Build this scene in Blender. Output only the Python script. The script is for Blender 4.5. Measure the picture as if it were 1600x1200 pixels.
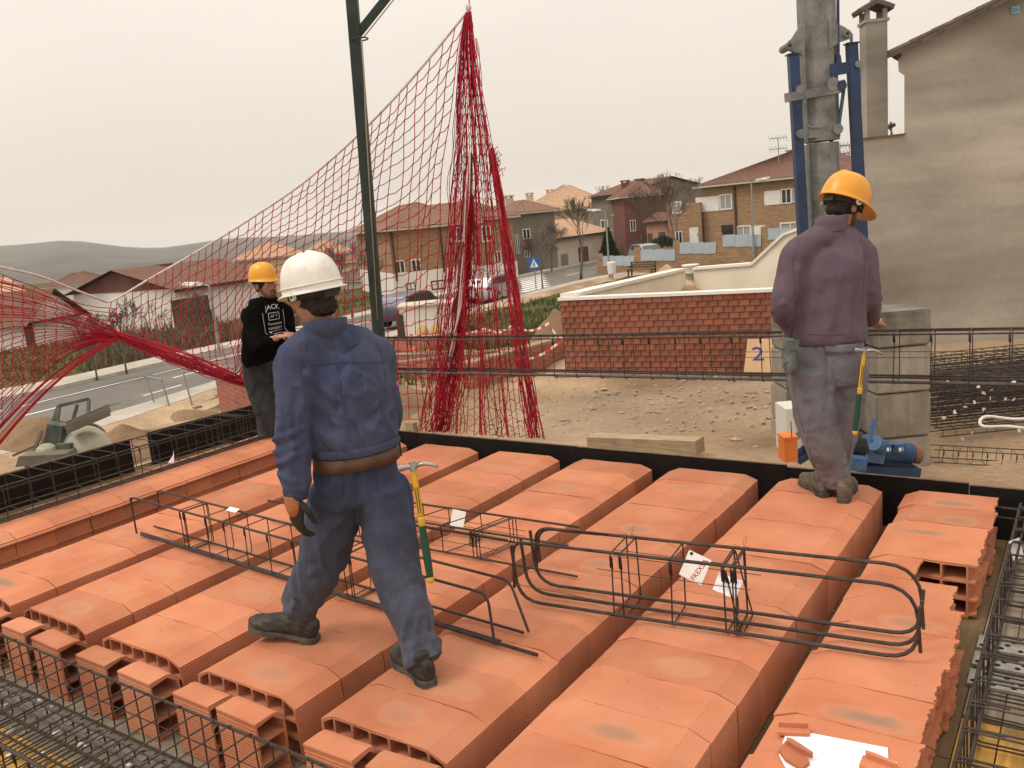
import bpy, bmesh, math, random
from mathutils import Vector, Matrix, noise, geometry
from math import sin, cos, pi, radians, sqrt
for o in list(bpy.data.objects): bpy.data.objects.remove(o, do_unlink=True)
SC = bpy.context.scene
COL = SC.collection
rnd = random.Random(7)

# ------------------------------------------------------------------ camera
FOC, YAW, PITCH, ROLL = 1341.6, -0.6112, 0.1913, 0.0919
CAM = Vector((5.117, -1.906, 1.704))
_f = Vector((sin(YAW)*cos(PITCH), cos(YAW)*cos(PITCH), -sin(PITCH)))
_r = Vector((cos(YAW), -sin(YAW), 0)); _d = _f.cross(_r)
_r2 = _r*cos(ROLL) + _d*sin(ROLL); _d2 = -_r*sin(ROLL) + _d*cos(ROLL)
FWD = Vector((sin(YAW), cos(YAW), 0)); SID = Vector((cos(YAW), -sin(YAW), 0)); UP = Vector((0, 0, 1))
cd = bpy.data.cameras.new('camera'); cam = bpy.data.objects.new('camera', cd); COL.objects.link(cam)
cd.sensor_fit = 'HORIZONTAL'; cd.sensor_width = 36; cd.lens = 36*FOC/1600
cd.clip_start = .05; cd.clip_end = 12000
M = Matrix((_r2, -_d2, -_f)).transposed().to_4x4(); M.translation = CAM
cam.matrix_world = M
SC.camera = cam

# ------------------------------------------------------------------ light
SUN_EL, SUN_AZ = radians(55), radians(-140)      # azimuth from +Y towards +X
w = bpy.data.worlds.new('World'); SC.world = w; w.use_nodes = True
N = w.node_tree.nodes; L = w.node_tree.links; N.clear()
out = N.new('ShaderNodeOutputWorld'); bg = N.new('ShaderNodeBackground')
sky = N.new('ShaderNodeTexSky'); sky.sky_type = 'NISHITA'; sky.sun_disc = False
sky.sun_elevation = SUN_EL; sky.sun_rotation = SUN_AZ; sky.dust_density = 6; sky.air_density = 1.6
hs = N.new('ShaderNodeHueSaturation'); hs.inputs['Saturation'].default_value = .25
tc = N.new('ShaderNodeTexCoord'); sx = N.new('ShaderNodeSeparateXYZ')
mr = N.new('ShaderNodeMapRange'); mr.inputs[1].default_value = 0; mr.inputs[2].default_value = 1
mr.inputs[3].default_value = 8.5; mr.inputs[4].default_value = 19.4
vm = N.new('ShaderNodeVectorMath'); vm.operation = 'SCALE'; vm.inputs[0].default_value = (1.0, .905, .795)
mx = N.new('ShaderNodeMix'); mx.data_type = 'RGBA'; mx.inputs[0].default_value = .88
L.new(tc.outputs['Generated'], sx.inputs[0]); zq = N.new('ShaderNodeMath'); zq.operation = 'MULTIPLY'; L.new(sx.outputs['Z'], zq.inputs[0]); L.new(sx.outputs['Z'], zq.inputs[1]); za = N.new('ShaderNodeMath'); za.operation = 'MULTIPLY_ADD'; za.inputs[1].default_value = .45; zb_ = N.new('ShaderNodeMath'); zb_.operation = 'MULTIPLY'; zb_.inputs[1].default_value = .55; L.new(sx.outputs['Z'], zb_.inputs[0]); L.new(zq.outputs[0], za.inputs[0]); L.new(zb_.outputs[0], za.inputs[2]); L.new(za.outputs[0], mr.inputs[0]); L.new(mr.outputs[0], vm.inputs['Scale'])
L.new(sky.outputs[0], hs.inputs['Color']); L.new(hs.outputs[0], mx.inputs[6]); L.new(vm.outputs[0], mx.inputs[7])
cn = N.new('ShaderNodeTexNoise'); cn.inputs['Scale'].default_value = 2.4; cn.inputs['Detail'].default_value = 5; mpn = N.new('ShaderNodeMapping'); mpn.inputs['Scale'].default_value = (1, 1, 3); L.new(tc.outputs['Generated'], mpn.inputs[0]); L.new(mpn.outputs[0], cn.inputs['Vector'])
cm = N.new('ShaderNodeMapRange'); cm.inputs[1].default_value = .3; cm.inputs[2].default_value = .7; cm.inputs[3].default_value = .965; cm.inputs[4].default_value = 1.035; L.new(cn.outputs['Fac'], cm.inputs[0])
cs = N.new('ShaderNodeVectorMath'); cs.operation = 'SCALE'; L.new(mx.outputs[2], cs.inputs[0]); L.new(cm.outputs[0], cs.inputs['Scale'])
L.new(cs.outputs[0], bg.inputs[0]); bg.inputs[1].default_value = .1; L.new(bg.outputs[0], out.inputs[0])
sl = bpy.data.lights.new('sun', 'SUN'); sl.energy = 1.3; sl.angle = radians(18); sl.color = (1, .93, .82)
so = bpy.data.objects.new('sun', sl); COL.objects.link(so)
sdir = Vector((sin(SUN_AZ)*cos(SUN_EL), cos(SUN_AZ)*cos(SUN_EL), sin(SUN_EL)))
so.rotation_euler = sdir.to_track_quat('Z', 'Y').to_euler()
SC.view_settings.view_transform = 'Standard'; SC.view_settings.look = 'None'
SC.view_settings.exposure = .05; SC.view_settings.gamma = 1
SC.cycles.max_bounces = 6; SC.cycles.diffuse_bounces = 2; SC.cycles.volume_bounces = 1; SC.cycles.transparent_max_bounces = 8
SC.cycles.use_denoising = True

# ------------------------------------------------------------------ places from the survey of the photograph
def ray(u, v): return (_f + _r2*((u-800)/FOC) + _d2*((v-600)/FOC))
def PZ(u, v, z): r = ray(u, v); return CAM + r*((z-CAM.z)/r.z)
def PD(u, v, d): r = ray(u, v); return CAM + r*(d/r.dot(FWD))
def PY(u, v, y): r = ray(u, v); return CAM + r*((y-CAM.y)/r.y)
def PX(u, v, x): r = ray(u, v); return CAM + r*((x-CAM.x)/r.x)
def SDZ(s, d, z): p = CAM + SID*s + FWD*d; p.z = z; return p
def hor(u): return 413 - .0919*u

# ------------------------------------------------------------------ materials
MATS = {}
def nodes_mat(name):
    m = bpy.data.materials.new(name); m.use_nodes = True
    nt = m.node_tree; b = nt.nodes['Principled BSDF']
    MATS[name] = m
    return m, nt, b
def mat(name, col, rough=.8, metal=0, var=.12, scale=8, bump=0, bscale=60, spec=.3, obj_var=0, dirt=None, dirt_amt=0, dirt_scale=3, detail=6):
    """plain surface with noise variation, optional per-object variation, dirt patches and bump"""
    m, nt, b = nodes_mat(name)
    N, L = nt.nodes, nt.links
    tc = N.new('ShaderNodeTexCoord')
    n = N.new('ShaderNodeTexNoise'); n.inputs['Scale'].default_value = scale; n.inputs['Detail'].default_value = detail
    L.new(tc.outputs['Object'], n.inputs['Vector'])
    r = N.new('ShaderNodeMapRange'); r.inputs[1].default_value = .3; r.inputs[2].default_value = .7
    r.inputs[3].default_value = 1-var; r.inputs[4].default_value = 1+var
    L.new(n.outputs['Fac'], r.inputs[0])
    v = N.new('ShaderNodeVectorMath'); v.operation = 'SCALE'; v.inputs[0].default_value = col[:3]
    L.new(r.outputs[0], v.inputs['Scale'])
    c = v.outputs[0]
    if obj_var:
        oi = N.new('ShaderNodeObjectInfo'); r2 = N.new('ShaderNodeMapRange')
        r2.inputs[3].default_value = 1-obj_var; r2.inputs[4].default_value = 1+obj_var
        L.new(oi.outputs['Random'], r2.inputs[0])
        v2 = N.new('ShaderNodeVectorMath'); v2.operation = 'SCALE'; L.new(c, v2.inputs[0]); L.new(r2.outputs[0], v2.inputs['Scale']); c = v2.outputs[0]
    if dirt:
        n2 = N.new('ShaderNodeTexNoise'); n2.inputs['Scale'].default_value = dirt_scale; n2.inputs['Detail'].default_value = 8; n2.inputs['Roughness'].default_value = .65
        L.new(tc.outputs['Object'], n2.inputs['Vector'])
        r3 = N.new('ShaderNodeMapRange'); r3.inputs[1].default_value = .45; r3.inputs[2].default_value = .7; r3.inputs[4].default_value = dirt_amt
        L.new(n2.outputs['Fac'], r3.inputs[0])
        mm = N.new('ShaderNodeMix'); mm.data_type = 'RGBA'; L.new(r3.outputs[0], mm.inputs[0]); L.new(c, mm.inputs[6]); mm.inputs[7].default_value = (*dirt, 1)
        c = mm.outputs[2]
    L.new(c, b.inputs['Base Color'])
    b.inputs['Roughness'].default_value = rough; b.inputs['Metallic'].default_value = metal
    b.inputs['Specular IOR Level'].default_value = spec
    if bump:
        n3 = N.new('ShaderNodeTexNoise'); n3.inputs['Scale'].default_value = bscale; n3.inputs['Detail'].default_value = 6
        L.new(tc.outputs['Object'], n3.inputs['Vector'])
        bp = N.new('ShaderNodeBump'); bp.inputs['Strength'].default_value = bump; bp.inputs['Distance'].default_value = .02
        L.new(n3.outputs['Fac'], bp.inputs['Height']); L.new(bp.outputs[0], b.inputs['Normal'])
    return m

def clay_mat():
    m, nt, b = nodes_mat('clay')
    N, L = nt.nodes, nt.links
    tc = N.new('ShaderNodeTexCoord'); geo = N.new('ShaderNodeNewGeometry')
    oi = N.new('ShaderNodeObjectInfo')
    n = N.new('ShaderNodeTexNoise'); n.inputs['Scale'].default_value = 3.5; n.inputs['Detail'].default_value = 7
    L.new(geo.outputs['Position'], n.inputs['Vector'])
    cr = N.new('ShaderNodeValToRGB'); e = cr.color_ramp.elements
    e[0].position = .3; e[0].color = (.43, .150, .076, 1); e[1].position = .72; e[1].color = (.55, .222, .122, 1)
    L.new(n.outputs['Fac'], cr.inputs[0])
    r2 = N.new('ShaderNodeMapRange'); r2.inputs[3].default_value = .84; r2.inputs[4].default_value = 1.12; L.new(oi.outputs['Random'], r2.inputs[0])
    v2 = N.new('ShaderNodeVectorMath'); v2.operation = 'SCALE'; L.new(cr.outputs[0], v2.inputs[0]); L.new(r2.outputs[0], v2.inputs['Scale'])
    # firing stain: an oval patch on the upper face of some blocks, placed by the block's own properties
    at = N.new('ShaderNodeAttribute'); at.attribute_type = 'OBJECT'; at.attribute_name = 'stain'
    ax = N.new('ShaderNodeAttribute'); ax.attribute_type = 'OBJECT'; ax.attribute_name = 'stain_x'
    sp = N.new('ShaderNodeSeparateXYZ'); L.new(tc.outputs['Object'], sp.inputs[0])
    def math_(op, a, bb=None):
        k = N.new('ShaderNodeMath'); k.operation = op
        for i, q in enumerate((a, bb)):
            if q is None: continue
            if isinstance(q, (int, float)): k.inputs[i].default_value = q
            else: L.new(q, k.inputs[i])
        return k.outputs[0]
    dx = math_('DIVIDE', math_('SUBTRACT', sp.outputs['X'], ax.outputs['Fac']), math_('ADD', math_('MULTIPLY', oi.outputs['Random'], .11), .09))
    dy = math_('DIVIDE', math_('ADD', sp.outputs['Y'], math_('MULTIPLY', ax.outputs['Fac'], .25)), math_('SUBTRACT', .078, math_('MULTIPLY', oi.outputs['Random'], .034)))
    n4 = N.new('ShaderNodeTexNoise'); n4.inputs['Scale'].default_value = 9; L.new(geo.outputs['Position'], n4.inputs['Vector'])
    rr = math_('ADD', math_('SQRT', math_('ADD', math_('MULTIPLY', dx, dx), math_('MULTIPLY', dy, dy))), math_('MULTIPLY', math_('SUBTRACT', n4.outputs['Fac'], .5), .9))
    top = math_('GREATER_THAN', sp.outputs['Z'], .2)
    def fall(lo, hi, amt):
        k = N.new('ShaderNodeMapRange'); k.interpolation_type = 'SMOOTHSTEP'; k.inputs[1].default_value = lo; k.inputs[2].default_value = hi
        k.inputs[3].default_value = amt; k.inputs[4].default_value = 0; L.new(rr, k.inputs[0]); return math_('MULTIPLY', k.outputs[0], top)
    pale = math_('MULTIPLY', fall(.8, 1.15, .4), math_('MINIMUM', at.outputs['Fac'], 1.0))
    grey = math_('MULTIPLY', fall(.1, .95, .85), math_('MAXIMUM', math_('SUBTRACT', at.outputs['Fac'], 1.0), 0.0))
    m1 = N.new('ShaderNodeMix'); m1.data_type = 'RGBA'; L.new(pale, m1.inputs[0]); L.new(v2.outputs[0], m1.inputs[6]); m1.inputs[7].default_value = (.49, .245, .145, 1)
    m2 = N.new('ShaderNodeMix'); m2.data_type = 'RGBA'; L.new(grey, m2.inputs[0]); L.new(m1.outputs[2], m2.inputs[6]); m2.inputs[7].default_value = (.20, .155, .115, 1)
    # dust specks
    n5 = N.new('ShaderNodeTexNoise'); n5.inputs['Scale'].default_value = 170; n5.inputs['Detail'].default_value = 3; L.new(geo.outputs['Position'], n5.inputs['Vector'])
    r5 = N.new('ShaderNodeMapRange'); r5.inputs[1].default_value = .68; r5.inputs[2].default_value = .74; r5.inputs[4].default_value = .45; L.new(n5.outputs['Fac'], r5.inputs[0])
    m3 = N.new('ShaderNodeMix'); m3.data_type = 'RGBA'; L.new(r5.outputs[0], m3.inputs[0]); L.new(m2.outputs[2], m3.inputs[6]); m3.inputs[7].default_value = (.27, .09, .05, 1)
    n7 = N.new('ShaderNodeTexNoise'); n7.inputs['Scale'].default_value = 1.7; n7.inputs['Detail'].default_value = 10; n7.inputs['Roughness'].default_value = .7; L.new(geo.outputs['Position'], n7.inputs['Vector'])
    r7 = N.new('ShaderNodeMapRange'); r7.inputs[1].default_value = .48; r7.inputs[2].default_value = .72; r7.inputs[4].default_value = .5; L.new(n7.outputs['Fac'], r7.inputs[0])
    m4 = N.new('ShaderNodeMix'); m4.data_type = 'RGBA'; L.new(r7.outputs[0], m4.inputs[0]); L.new(m3.outputs[2], m4.inputs[6]); m4.inputs[7].default_value = (.46, .23, .145, 1); m3 = m4
    L.new(m3.outputs[2], b.inputs['Base Color']); b.inputs['Roughness'].default_value = .85; b.inputs['Specular IOR Level'].default_value = .2
    wv = N.new('ShaderNodeTexWave'); wv.wave_type = 'BANDS'; wv.bands_direction = 'X'; wv.inputs['Scale'].default_value = 26; wv.inputs['Distortion'].default_value = .4
    L.new(tc.outputs['Object'], wv.inputs['Vector'])
    n6 = N.new('ShaderNodeTexNoise'); n6.inputs['Scale'].default_value = 60; n6.inputs['Detail'].default_value = 8; L.new(geo.outputs['Position'], n6.inputs['Vector'])
    ad = math_('ADD', math_('MULTIPLY', wv.outputs['Fac'], .35), n6.outputs['Fac'])
    bp = N.new('ShaderNodeBump'); bp.inputs['Strength'].default_value = .25; bp.inputs['Distance'].default_value = .006
    L.new(ad, bp.inputs['Height']); L.new(bp.outputs[0], b.inputs['Normal'])
    return m
clay_mat()

def wood_mat(name, c0, c1, along='X', grey=0, rough=.6):
    m, nt, b = nodes_mat(name); N, L = nt.nodes, nt.links
    tc = N.new('ShaderNodeTexCoord'); oi = N.new('ShaderNodeObjectInfo')
    mp = N.new('ShaderNodeMapping'); mp.inputs['Scale'].default_value = (1.2, 14, 14) if along == 'X' else (14, 1.2, 14)
    va = N.new('ShaderNodeVectorMath'); va.operation = 'ADD'; L.new(tc.outputs['Object'], va.inputs[0])
    vs = N.new('ShaderNodeVectorMath'); vs.operation = 'SCALE'; vs.inputs[0].default_value = (7, 3, 5); L.new(oi.outputs['Random'], vs.inputs['Scale']); L.new(vs.outputs[0], va.inputs[1])
    L.new(va.outputs[0], mp.inputs[0])
    n = N.new('ShaderNodeTexNoise'); n.inputs['Scale'].default_value = 2.2; n.inputs['Detail'].default_value = 9; n.inputs['Distortion'].default_value = .6
    L.new(mp.outputs[0], n.inputs['Vector'])
    cr = N.new('ShaderNodeValToRGB'); e = cr.color_ramp.elements; e[0].position = .33; e[0].color = (*c0, 1); e[1].position = .66; e[1].color = (*c1, 1)
    L.new(n.outputs['Fac'], cr.inputs[0])
    n2 = N.new('ShaderNodeTexNoise'); n2.inputs['Scale'].default_value = 5; n2.inputs['Detail'].default_value = 8; L.new(va.outputs[0], n2.inputs['Vector'])
    r = N.new('ShaderNodeMapRange'); r.inputs[1].default_value = .5; r.inputs[2].default_value = .72; r.inputs[4].default_value = .75; L.new(n2.outputs['Fac'], r.inputs[0])
    mm = N.new('ShaderNodeMix'); mm.data_type = 'RGBA'; L.new(r.outputs[0], mm.inputs[0]); L.new(cr.outputs[0], mm.inputs[6]); mm.inputs[7].default_value = (.16, .10, .05, 1) if not grey else (.20, .17, .13, 1)
    L.new(mm.outputs[2], b.inputs['Base Color']); b.inputs['Roughness'].default_value = rough
    bp = N.new('ShaderNodeBump'); bp.inputs['Strength'].default_value = .3; bp.inputs['Distance'].default_value = .004; L.new(n.outputs['Fac'], bp.inputs['Height']); L.new(bp.outputs[0], b.inputs['Normal'])
    return m
wood_mat('shutter_wood', (.42, .215, .03), (.64, .37, .06), 'Y')
wood_mat('brown_wood', (.10, .062, .03), (.20, .125, .055), 'Y', 0, .8)
wood_mat('grey_wood', (.17, .135, .095), (.27, .22, .16), 'Y', 1, .85)
wood_mat('timber', (.27, .19, .11), (.42, .32, .20), 'X', 1, .85)
mat('rebar', (.062, .052, .047), .62, .55, .35, 30, .4, 220, dirt=(.11, .065, .042), dirt_amt=.5, dirt_scale=12, obj_var=.2)
mat('steel_bar', (.095, .09, .088), .55, .3, .25, 30, .3, 220, dirt=(.12, .08, .06), dirt_amt=.4, dirt_scale=12)
mat('phenolic', (.008, .0058, .005), .7, 0, .35, 6, .1, 40, spec=.2, dirt=(.016, .012, .009), dirt_amt=.5, dirt_scale=5)
mat('board_edge', (.16, .11, .075), .8, 0, .3, 20)
mat('paper', (.84, .83, .86), .7, 0, .02, 4)
mat('paper_plain', (.75, .74, .72), .7, 0, .05, 6)
mat('red_ink', (.45, .02, .025), .7, 0, .02, 4)
mat('grey_ink', (.5, .5, .53), .7)

# ------------------------------------------------------------------ mesh helpers
class MB:
    def __init__(s): s.v = []; s.f = []
    def add(s, vs, fs):
        o = len(s.v); s.v += [tuple(v) for v in vs]; s.f += [tuple(i+o for i in f) for f in fs]; return s
    def box(s, c, size, mtx=None):
        x, y, z = [q/2 for q in size]; c = Vector(c)
        vs = [Vector((a*x, b*y, d*z)) for d in (-1, 1) for b in (-1, 1) for a in (-1, 1)]
        if mtx is not None: vs = [mtx @ v for v in vs]
        return s.add([c+v for v in vs], [(0, 2, 3, 1), (4, 5, 7, 6), (0, 1, 5, 4), (2, 6, 7, 3), (0, 4, 6, 2), (1, 3, 7, 5)])
    def beam(s, a, b, wd, h, up=None):
        """rectangular bar from a to b; wd across, h along up"""
        a = Vector(a); b = Vector(b); d = (b-a).normalized(); up = Vector(up or (0, 0, 1))
        if abs(d.dot(up)) > .95: up = Vector((0, 1, 0)) if up.z else UP
        x = d.cross(up).normalized(); y = x.cross(d).normalized()
        vs = [p + x*(i*wd/2) + y*(j*h/2) for p in (a, b) for j in (-1, 1) for i in (-1, 1)]
        return s.add(vs, [(0, 1, 3, 2), (4, 6, 7, 5), (0, 4, 5, 1), (2, 3, 7, 6), (0, 2, 6, 4), (1, 5, 7, 3)])
    def tube(s, pts, r, n=6, cap=True):
        pts = [Vector(p) for p in pts]; rs = r if isinstance(r, (list, tuple)) else [r]*len(pts)
        rings = []; prev = None
        for i, p in enumerate(pts):
            t = (pts[min(i+1, len(pts)-1)] - pts[max(i-1, 0)])
            if t.length < 1e-9: t = Vector((0, 0, 1))
            t.normalize()
            if prev is None:
                a = Vector((0, 0, 1)) if abs(t.z) < .9 else Vector((1, 0, 0)); x = t.cross(a).normalized()
            else: x = (prev - t*prev.dot(t)); x = x.normalized() if x.length > 1e-6 else t.orthogonal().normalized()
            prev = x; y = t.cross(x)
            rings.append([p + (x*cos(2*pi*k/n) + y*sin(2*pi*k/n))*rs[i] for k in range(n)])
        return s.rings(rings, cap)
    def rings(s, rings, cap=True, close=True):
        n = len(rings[0]); vs = [v for r in rings for v in r]; fs = []
        for i in range(len(rings)-1):
            for k in range(n if close else n-1):
                k2 = (k+1) % n; fs.append((i*n+k, i*n+k2, (i+1)*n+k2, (i+1)*n+k))
        if cap: fs.append(tuple(range(n-1, -1, -1))); fs.append(tuple((len(rings)-1)*n+k for k in range(n)))
        return s.add(vs, fs)
    def prism(s, poly, o, x, y, n, depth):
        """polygon (2-D list) in frame o,x,y pushed along n by depth"""
        o = Vector(o); x = Vector(x); y = Vector(y); n = Vector(n)
        k = len(poly); a = [o + x*p[0] + y*p[1] for p in poly]; b = [q + n*depth for q in a]
        return s.add(a+b, [tuple(range(k-1, -1, -1)), tuple(range(k, 2*k))] + [(i, (i+1) % k, k+(i+1) % k, k+i) for i in range(k)])
    def ellipsoid(s, c, r, nu=14, nv=9, mtx=None, v0=-90, v1=90):
        c = Vector(c); rs = []
        for j in range(nv+1):
            t = radians(v0 + (v1-v0)*j/nv); ring = []
            for k in range(nu):
                a = 2*pi*k/nu; q = Vector((r[0]*cos(t)*cos(a), r[1]*cos(t)*sin(a), r[2]*sin(t)))
                ring.append(c + (mtx @ q if mtx is not None else q))
            rs.append(ring)
        return s.rings(rs)
    def mesh(s, name, m=None, smooth=False):
        me = bpy.data.meshes.new(name); me.from_pydata(s.v, [], s.f); me.validate()
        if smooth is not False:
            me.polygons.foreach_set('use_smooth', [True]*len(me.polygons))
            if smooth is not True and smooth > 0:
                try: me.set_sharp_from_angle(angle=radians(smooth))
                except Exception: pass
        if m: me.materials.append(MATS[m])
        bm = bmesh.new(); bm.from_mesh(me); bmesh.ops.recalc_face_normals(bm, faces=bm.faces); bm.to_mesh(me); bm.free()
        return me
    def build(s, name, m, parent=None, smooth=False, loc=None):
        return link(name, s.mesh(name, m, smooth), parent, loc)
def link(name, data, parent=None, loc=None):
    o = bpy.data.objects.new(name, data); COL.objects.link(o)
    if parent is not None: o.parent = parent
    if loc is not None: o.location = loc
    return o
def tag(o, label=None, cat=None, group=None, kind=None):
    if label: o['label'] = label
    if cat: o['category'] = cat
    if group: o['group'] = group
    if kind: o['kind'] = kind
    return o
def thing(name, label, cat, loc=(0, 0, 0), group=None, rz=0):
    o = bpy.data.objects.new(name, None); COL.objects.link(o); o.location = loc; o.rotation_euler = (0, 0, rz); o.empty_display_size = .1
    return tag(o, label, cat, group)
def copy_tree(o, parent=None, loc=None):
    c = o.copy(); COL.objects.link(c)
    if parent is not None: c.parent = parent
    if loc is not None: c.location = loc
    for ch in list(o.children): copy_tree(ch, c)
    return c
def structure(name, mb, m, smooth=False, parent=None):
    o = mb.build(name, m, parent, smooth); tag(o, kind='structure'); return o
def arc_path(pts, r, seg=5):
    """polyline with rounded corners"""
    pts = [Vector(p) for p in pts]; outp = [pts[0]]
    for i in range(1, len(pts)-1):
        p = pts[i]; a = (pts[i-1]-p); b = (pts[i+1]-p); rr = min(r, a.length*.49, b.length*.49)
        a = p + a.normalized()*rr; b = p + b.normalized()*rr
        for k in range(seg+1):
            t = k/seg; outp.append(a.lerp(p, t).lerp(p.lerp(b, t), t))
    outp.append(pts[-1]); return outp
def ORD(k): return ['first', 'second', 'third', 'fourth', 'fifth', 'sixth', 'seventh', 'eighth', 'ninth', 'tenth', 'eleventh', 'twelfth', 'thirteenth', 'fourteenth', 'fifteenth', 'sixteenth'][k]
def nz(*a): return noise.noise(Vector(a))

DECK = -.26
# ------------------------------------------------------------------ hollow clay blocks
def profile_mesh(outer, holes, length, name, seed, wave=.006, axis='Y', nseg=1):
    """hollow profile (X-Z polygons) pushed along Y, with wavy wire-cut ends"""
    loops = [outer] + holes
    flat = [p for lp in loops for p in lp]
    tri = geometry.tessellate_polygon([[Vector((p[0], p[1], 0)) for p in lp] for lp in loops])
    n = len(flat); vs = []; fs = []
    for e in range(nseg+1):
        t = -length/2 + length*e/nseg
        for (x, z) in flat:
            dy = 0
            if e in (0, nseg): dy = wave*(nz(x*9+seed*3.1, z*6, seed+e*.37) + .5*nz(x*35+seed, z*20, e+seed*2))
            vs.append((x, t+dy, z) if axis == 'Y' else (t+dy, x, z))
    for t in tri:
        fs.append(tuple(t)); fs.append(tuple(i + nseg*n for i in reversed(t)))
    o = 0
    for lp in loops:
        k = len(lp)
        for e in range(nseg):
            for i in range(k):
                j = (i+1) % k; fs.append((e*n+o+i, e*n+o+j, (e+1)*n+o+j, (e+1)*n+o+i))
        o += k
    mb = MB(); mb.add(vs, fs)
    return mb.mesh(name, 'clay')
H, HW, CB, CDZ = .26, .2965, .076, .031
def ribs(x, z0, z1, sgn, n=19, dep=.0022):
    """zig-zag of extruded grooves on a vertical side going from z0 to z1"""
    p = []
    for i in range(n):
        a = z0 + (z1-z0)*i/n; b = (z1-z0)/n
        p += [(x, a+b*.06), (x, a+b*.5), (x - sgn*dep, a+b*.6), (x - sgn*dep, a+b*.95)]
    return p
def rect(x0, x1, z0, z1, c=.006):
    return [(x0+c, z0), (x1-c, z0), (x1, z0+c), (x1, z1-c), (x1-c, z1), (x0+c, z1), (x0, z1-c), (x0, z0+c)]
def block_outer(right=HW):
    p = [(-HW, 0), (HW, 0)] + ribs(HW, .004, H-CDZ-.004, 1)
    p += [(HW, H-CDZ), (HW-CB, H)]
    for i in range(1, 16): p.append((HW-CB - (2*HW-2*CB)*i/16, H))
    p += [(-HW+CB, H), (-HW, H-CDZ)] + [(q[0], q[1]) for q in reversed(ribs(-HW, .004, H-CDZ-.004, -1))]
    return p
def block_holes():
    hs = []; t = .009
    xs = [-HW+t, -HW+CB-.002, -.132, -.044, .044, .132, HW-CB+.002, HW-t]
    for i in range(7):
        x0, x1 = xs[i] + t/2*(i > 0), xs[i+1] - t/2*(i < 6)
        if i == 0: hs.append([(x0, .178), (x1, .178), (x1, H-.012), (x0+.006, H-CDZ-.009)])
        elif i == 6: hs.append([(x0, .178), (x1, .178), (x1-.006, H-CDZ-.009), (x0, H-.012)])
        else: hs.append(rect(x0, x1, .19, H-.011))
    for (z0, z1) in ((.105, .168), (.012, .095)):
        for i, (x0, x1) in enumerate([(-HW+t, -HW+CB), (-HW+CB+t, -.075), (-.066, .066), (.075, HW-CB-t), (HW-CB, HW-t)]): hs.append(rect(x0, x1, z0, z1))
    return hs
BL = .2382; PQ = .2408
variants = [profile_mesh(block_outer(), block_holes(), BL, 'hollow_block', s) for s in range(5)]
ROWNAME = {0: 'row nearest the edge row', 1: 'second row from edge row', 2: 'row behind striding worker',
           3: 'row under striding worker\'s left boot', 4: 'row under striding worker\'s right boot', 5: 'row under worker in purple', 6: 'broken row by the right cage'}
GRP = 'hollow terracotta floor blocks laid in rows on the shuttering'
stains = {(6, 0): (1.7, .06), (6, 1): (1.6, .1), (6, 2): (1.7, -.02), (6, 6): (1.5, .1), (6, 9): (1.8, .09), (5, 8): (1.0, -.05), (5, 5): (1.0, .0), (5, 9): (1.0, .05), (5, 11): (1.6, .02), (5, 3): (1.0, .1),
          (4, 1): (1.3, -.02), (4, 4): (1.6, 0), (4, 6): (1.5, .03), (4, 12): (1.25, 0), (4, 11): (1.1, .08), (4, 10): (1.0, .0), (4, 3): (.9, .02), (3, 12): (1.3, .05), (3, 2): (1.3, .0), (3, 1): (.9, 0), (3, 6): (1.4, -.05), (3, 9): (1, .03),
          (2, 12): (.8, 0), (2, 0): (1.3, .04), (2, 1): (1.2, .0), (2, 9): (1, -.03), (2, 10): (1.1, .06), (1, 12): (1.2, .02), (1, 10): (1, .03), (1, 11): (.9, .05), (1, 4): (1.3, 0), (0, 12): (1.8, 0), (0, 5): (1.5, .03), (0, 9): (1.1, 0)}
for r in range(6):
    for k in range(13):
        y = 3.105 - (k+.5)*PQ
        o = link('hollow_block', variants[(r*5+k*3) % 5], None, (r*.72 + .22 + rnd.uniform(-.003, .003), y, DECK + rnd.uniform(0, .0035)))
        o.rotation_euler = (rnd.uniform(-.004, .004), rnd.uniform(-.003, .003), (pi if rnd.random() < .5 else 0) + rnd.uniform(-.006, .006))
        st = stains.get((r, k), (0, 0)); o['stain'] = float(st[0]); o['stain_x'] = float(st[1])
        if abs(o.rotation_euler.z) > 1: o['stain_x'] = -o['stain_x']
        mark = 'grey stained ' if st[0] > 1.4 else 'pale stained ' if st[0] > .5 else ''
        tag(o, '%sterracotta block, %s from far board, %s' % (mark, ORD(k), ROWNAME[r]), 'clay block', GRP)
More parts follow.
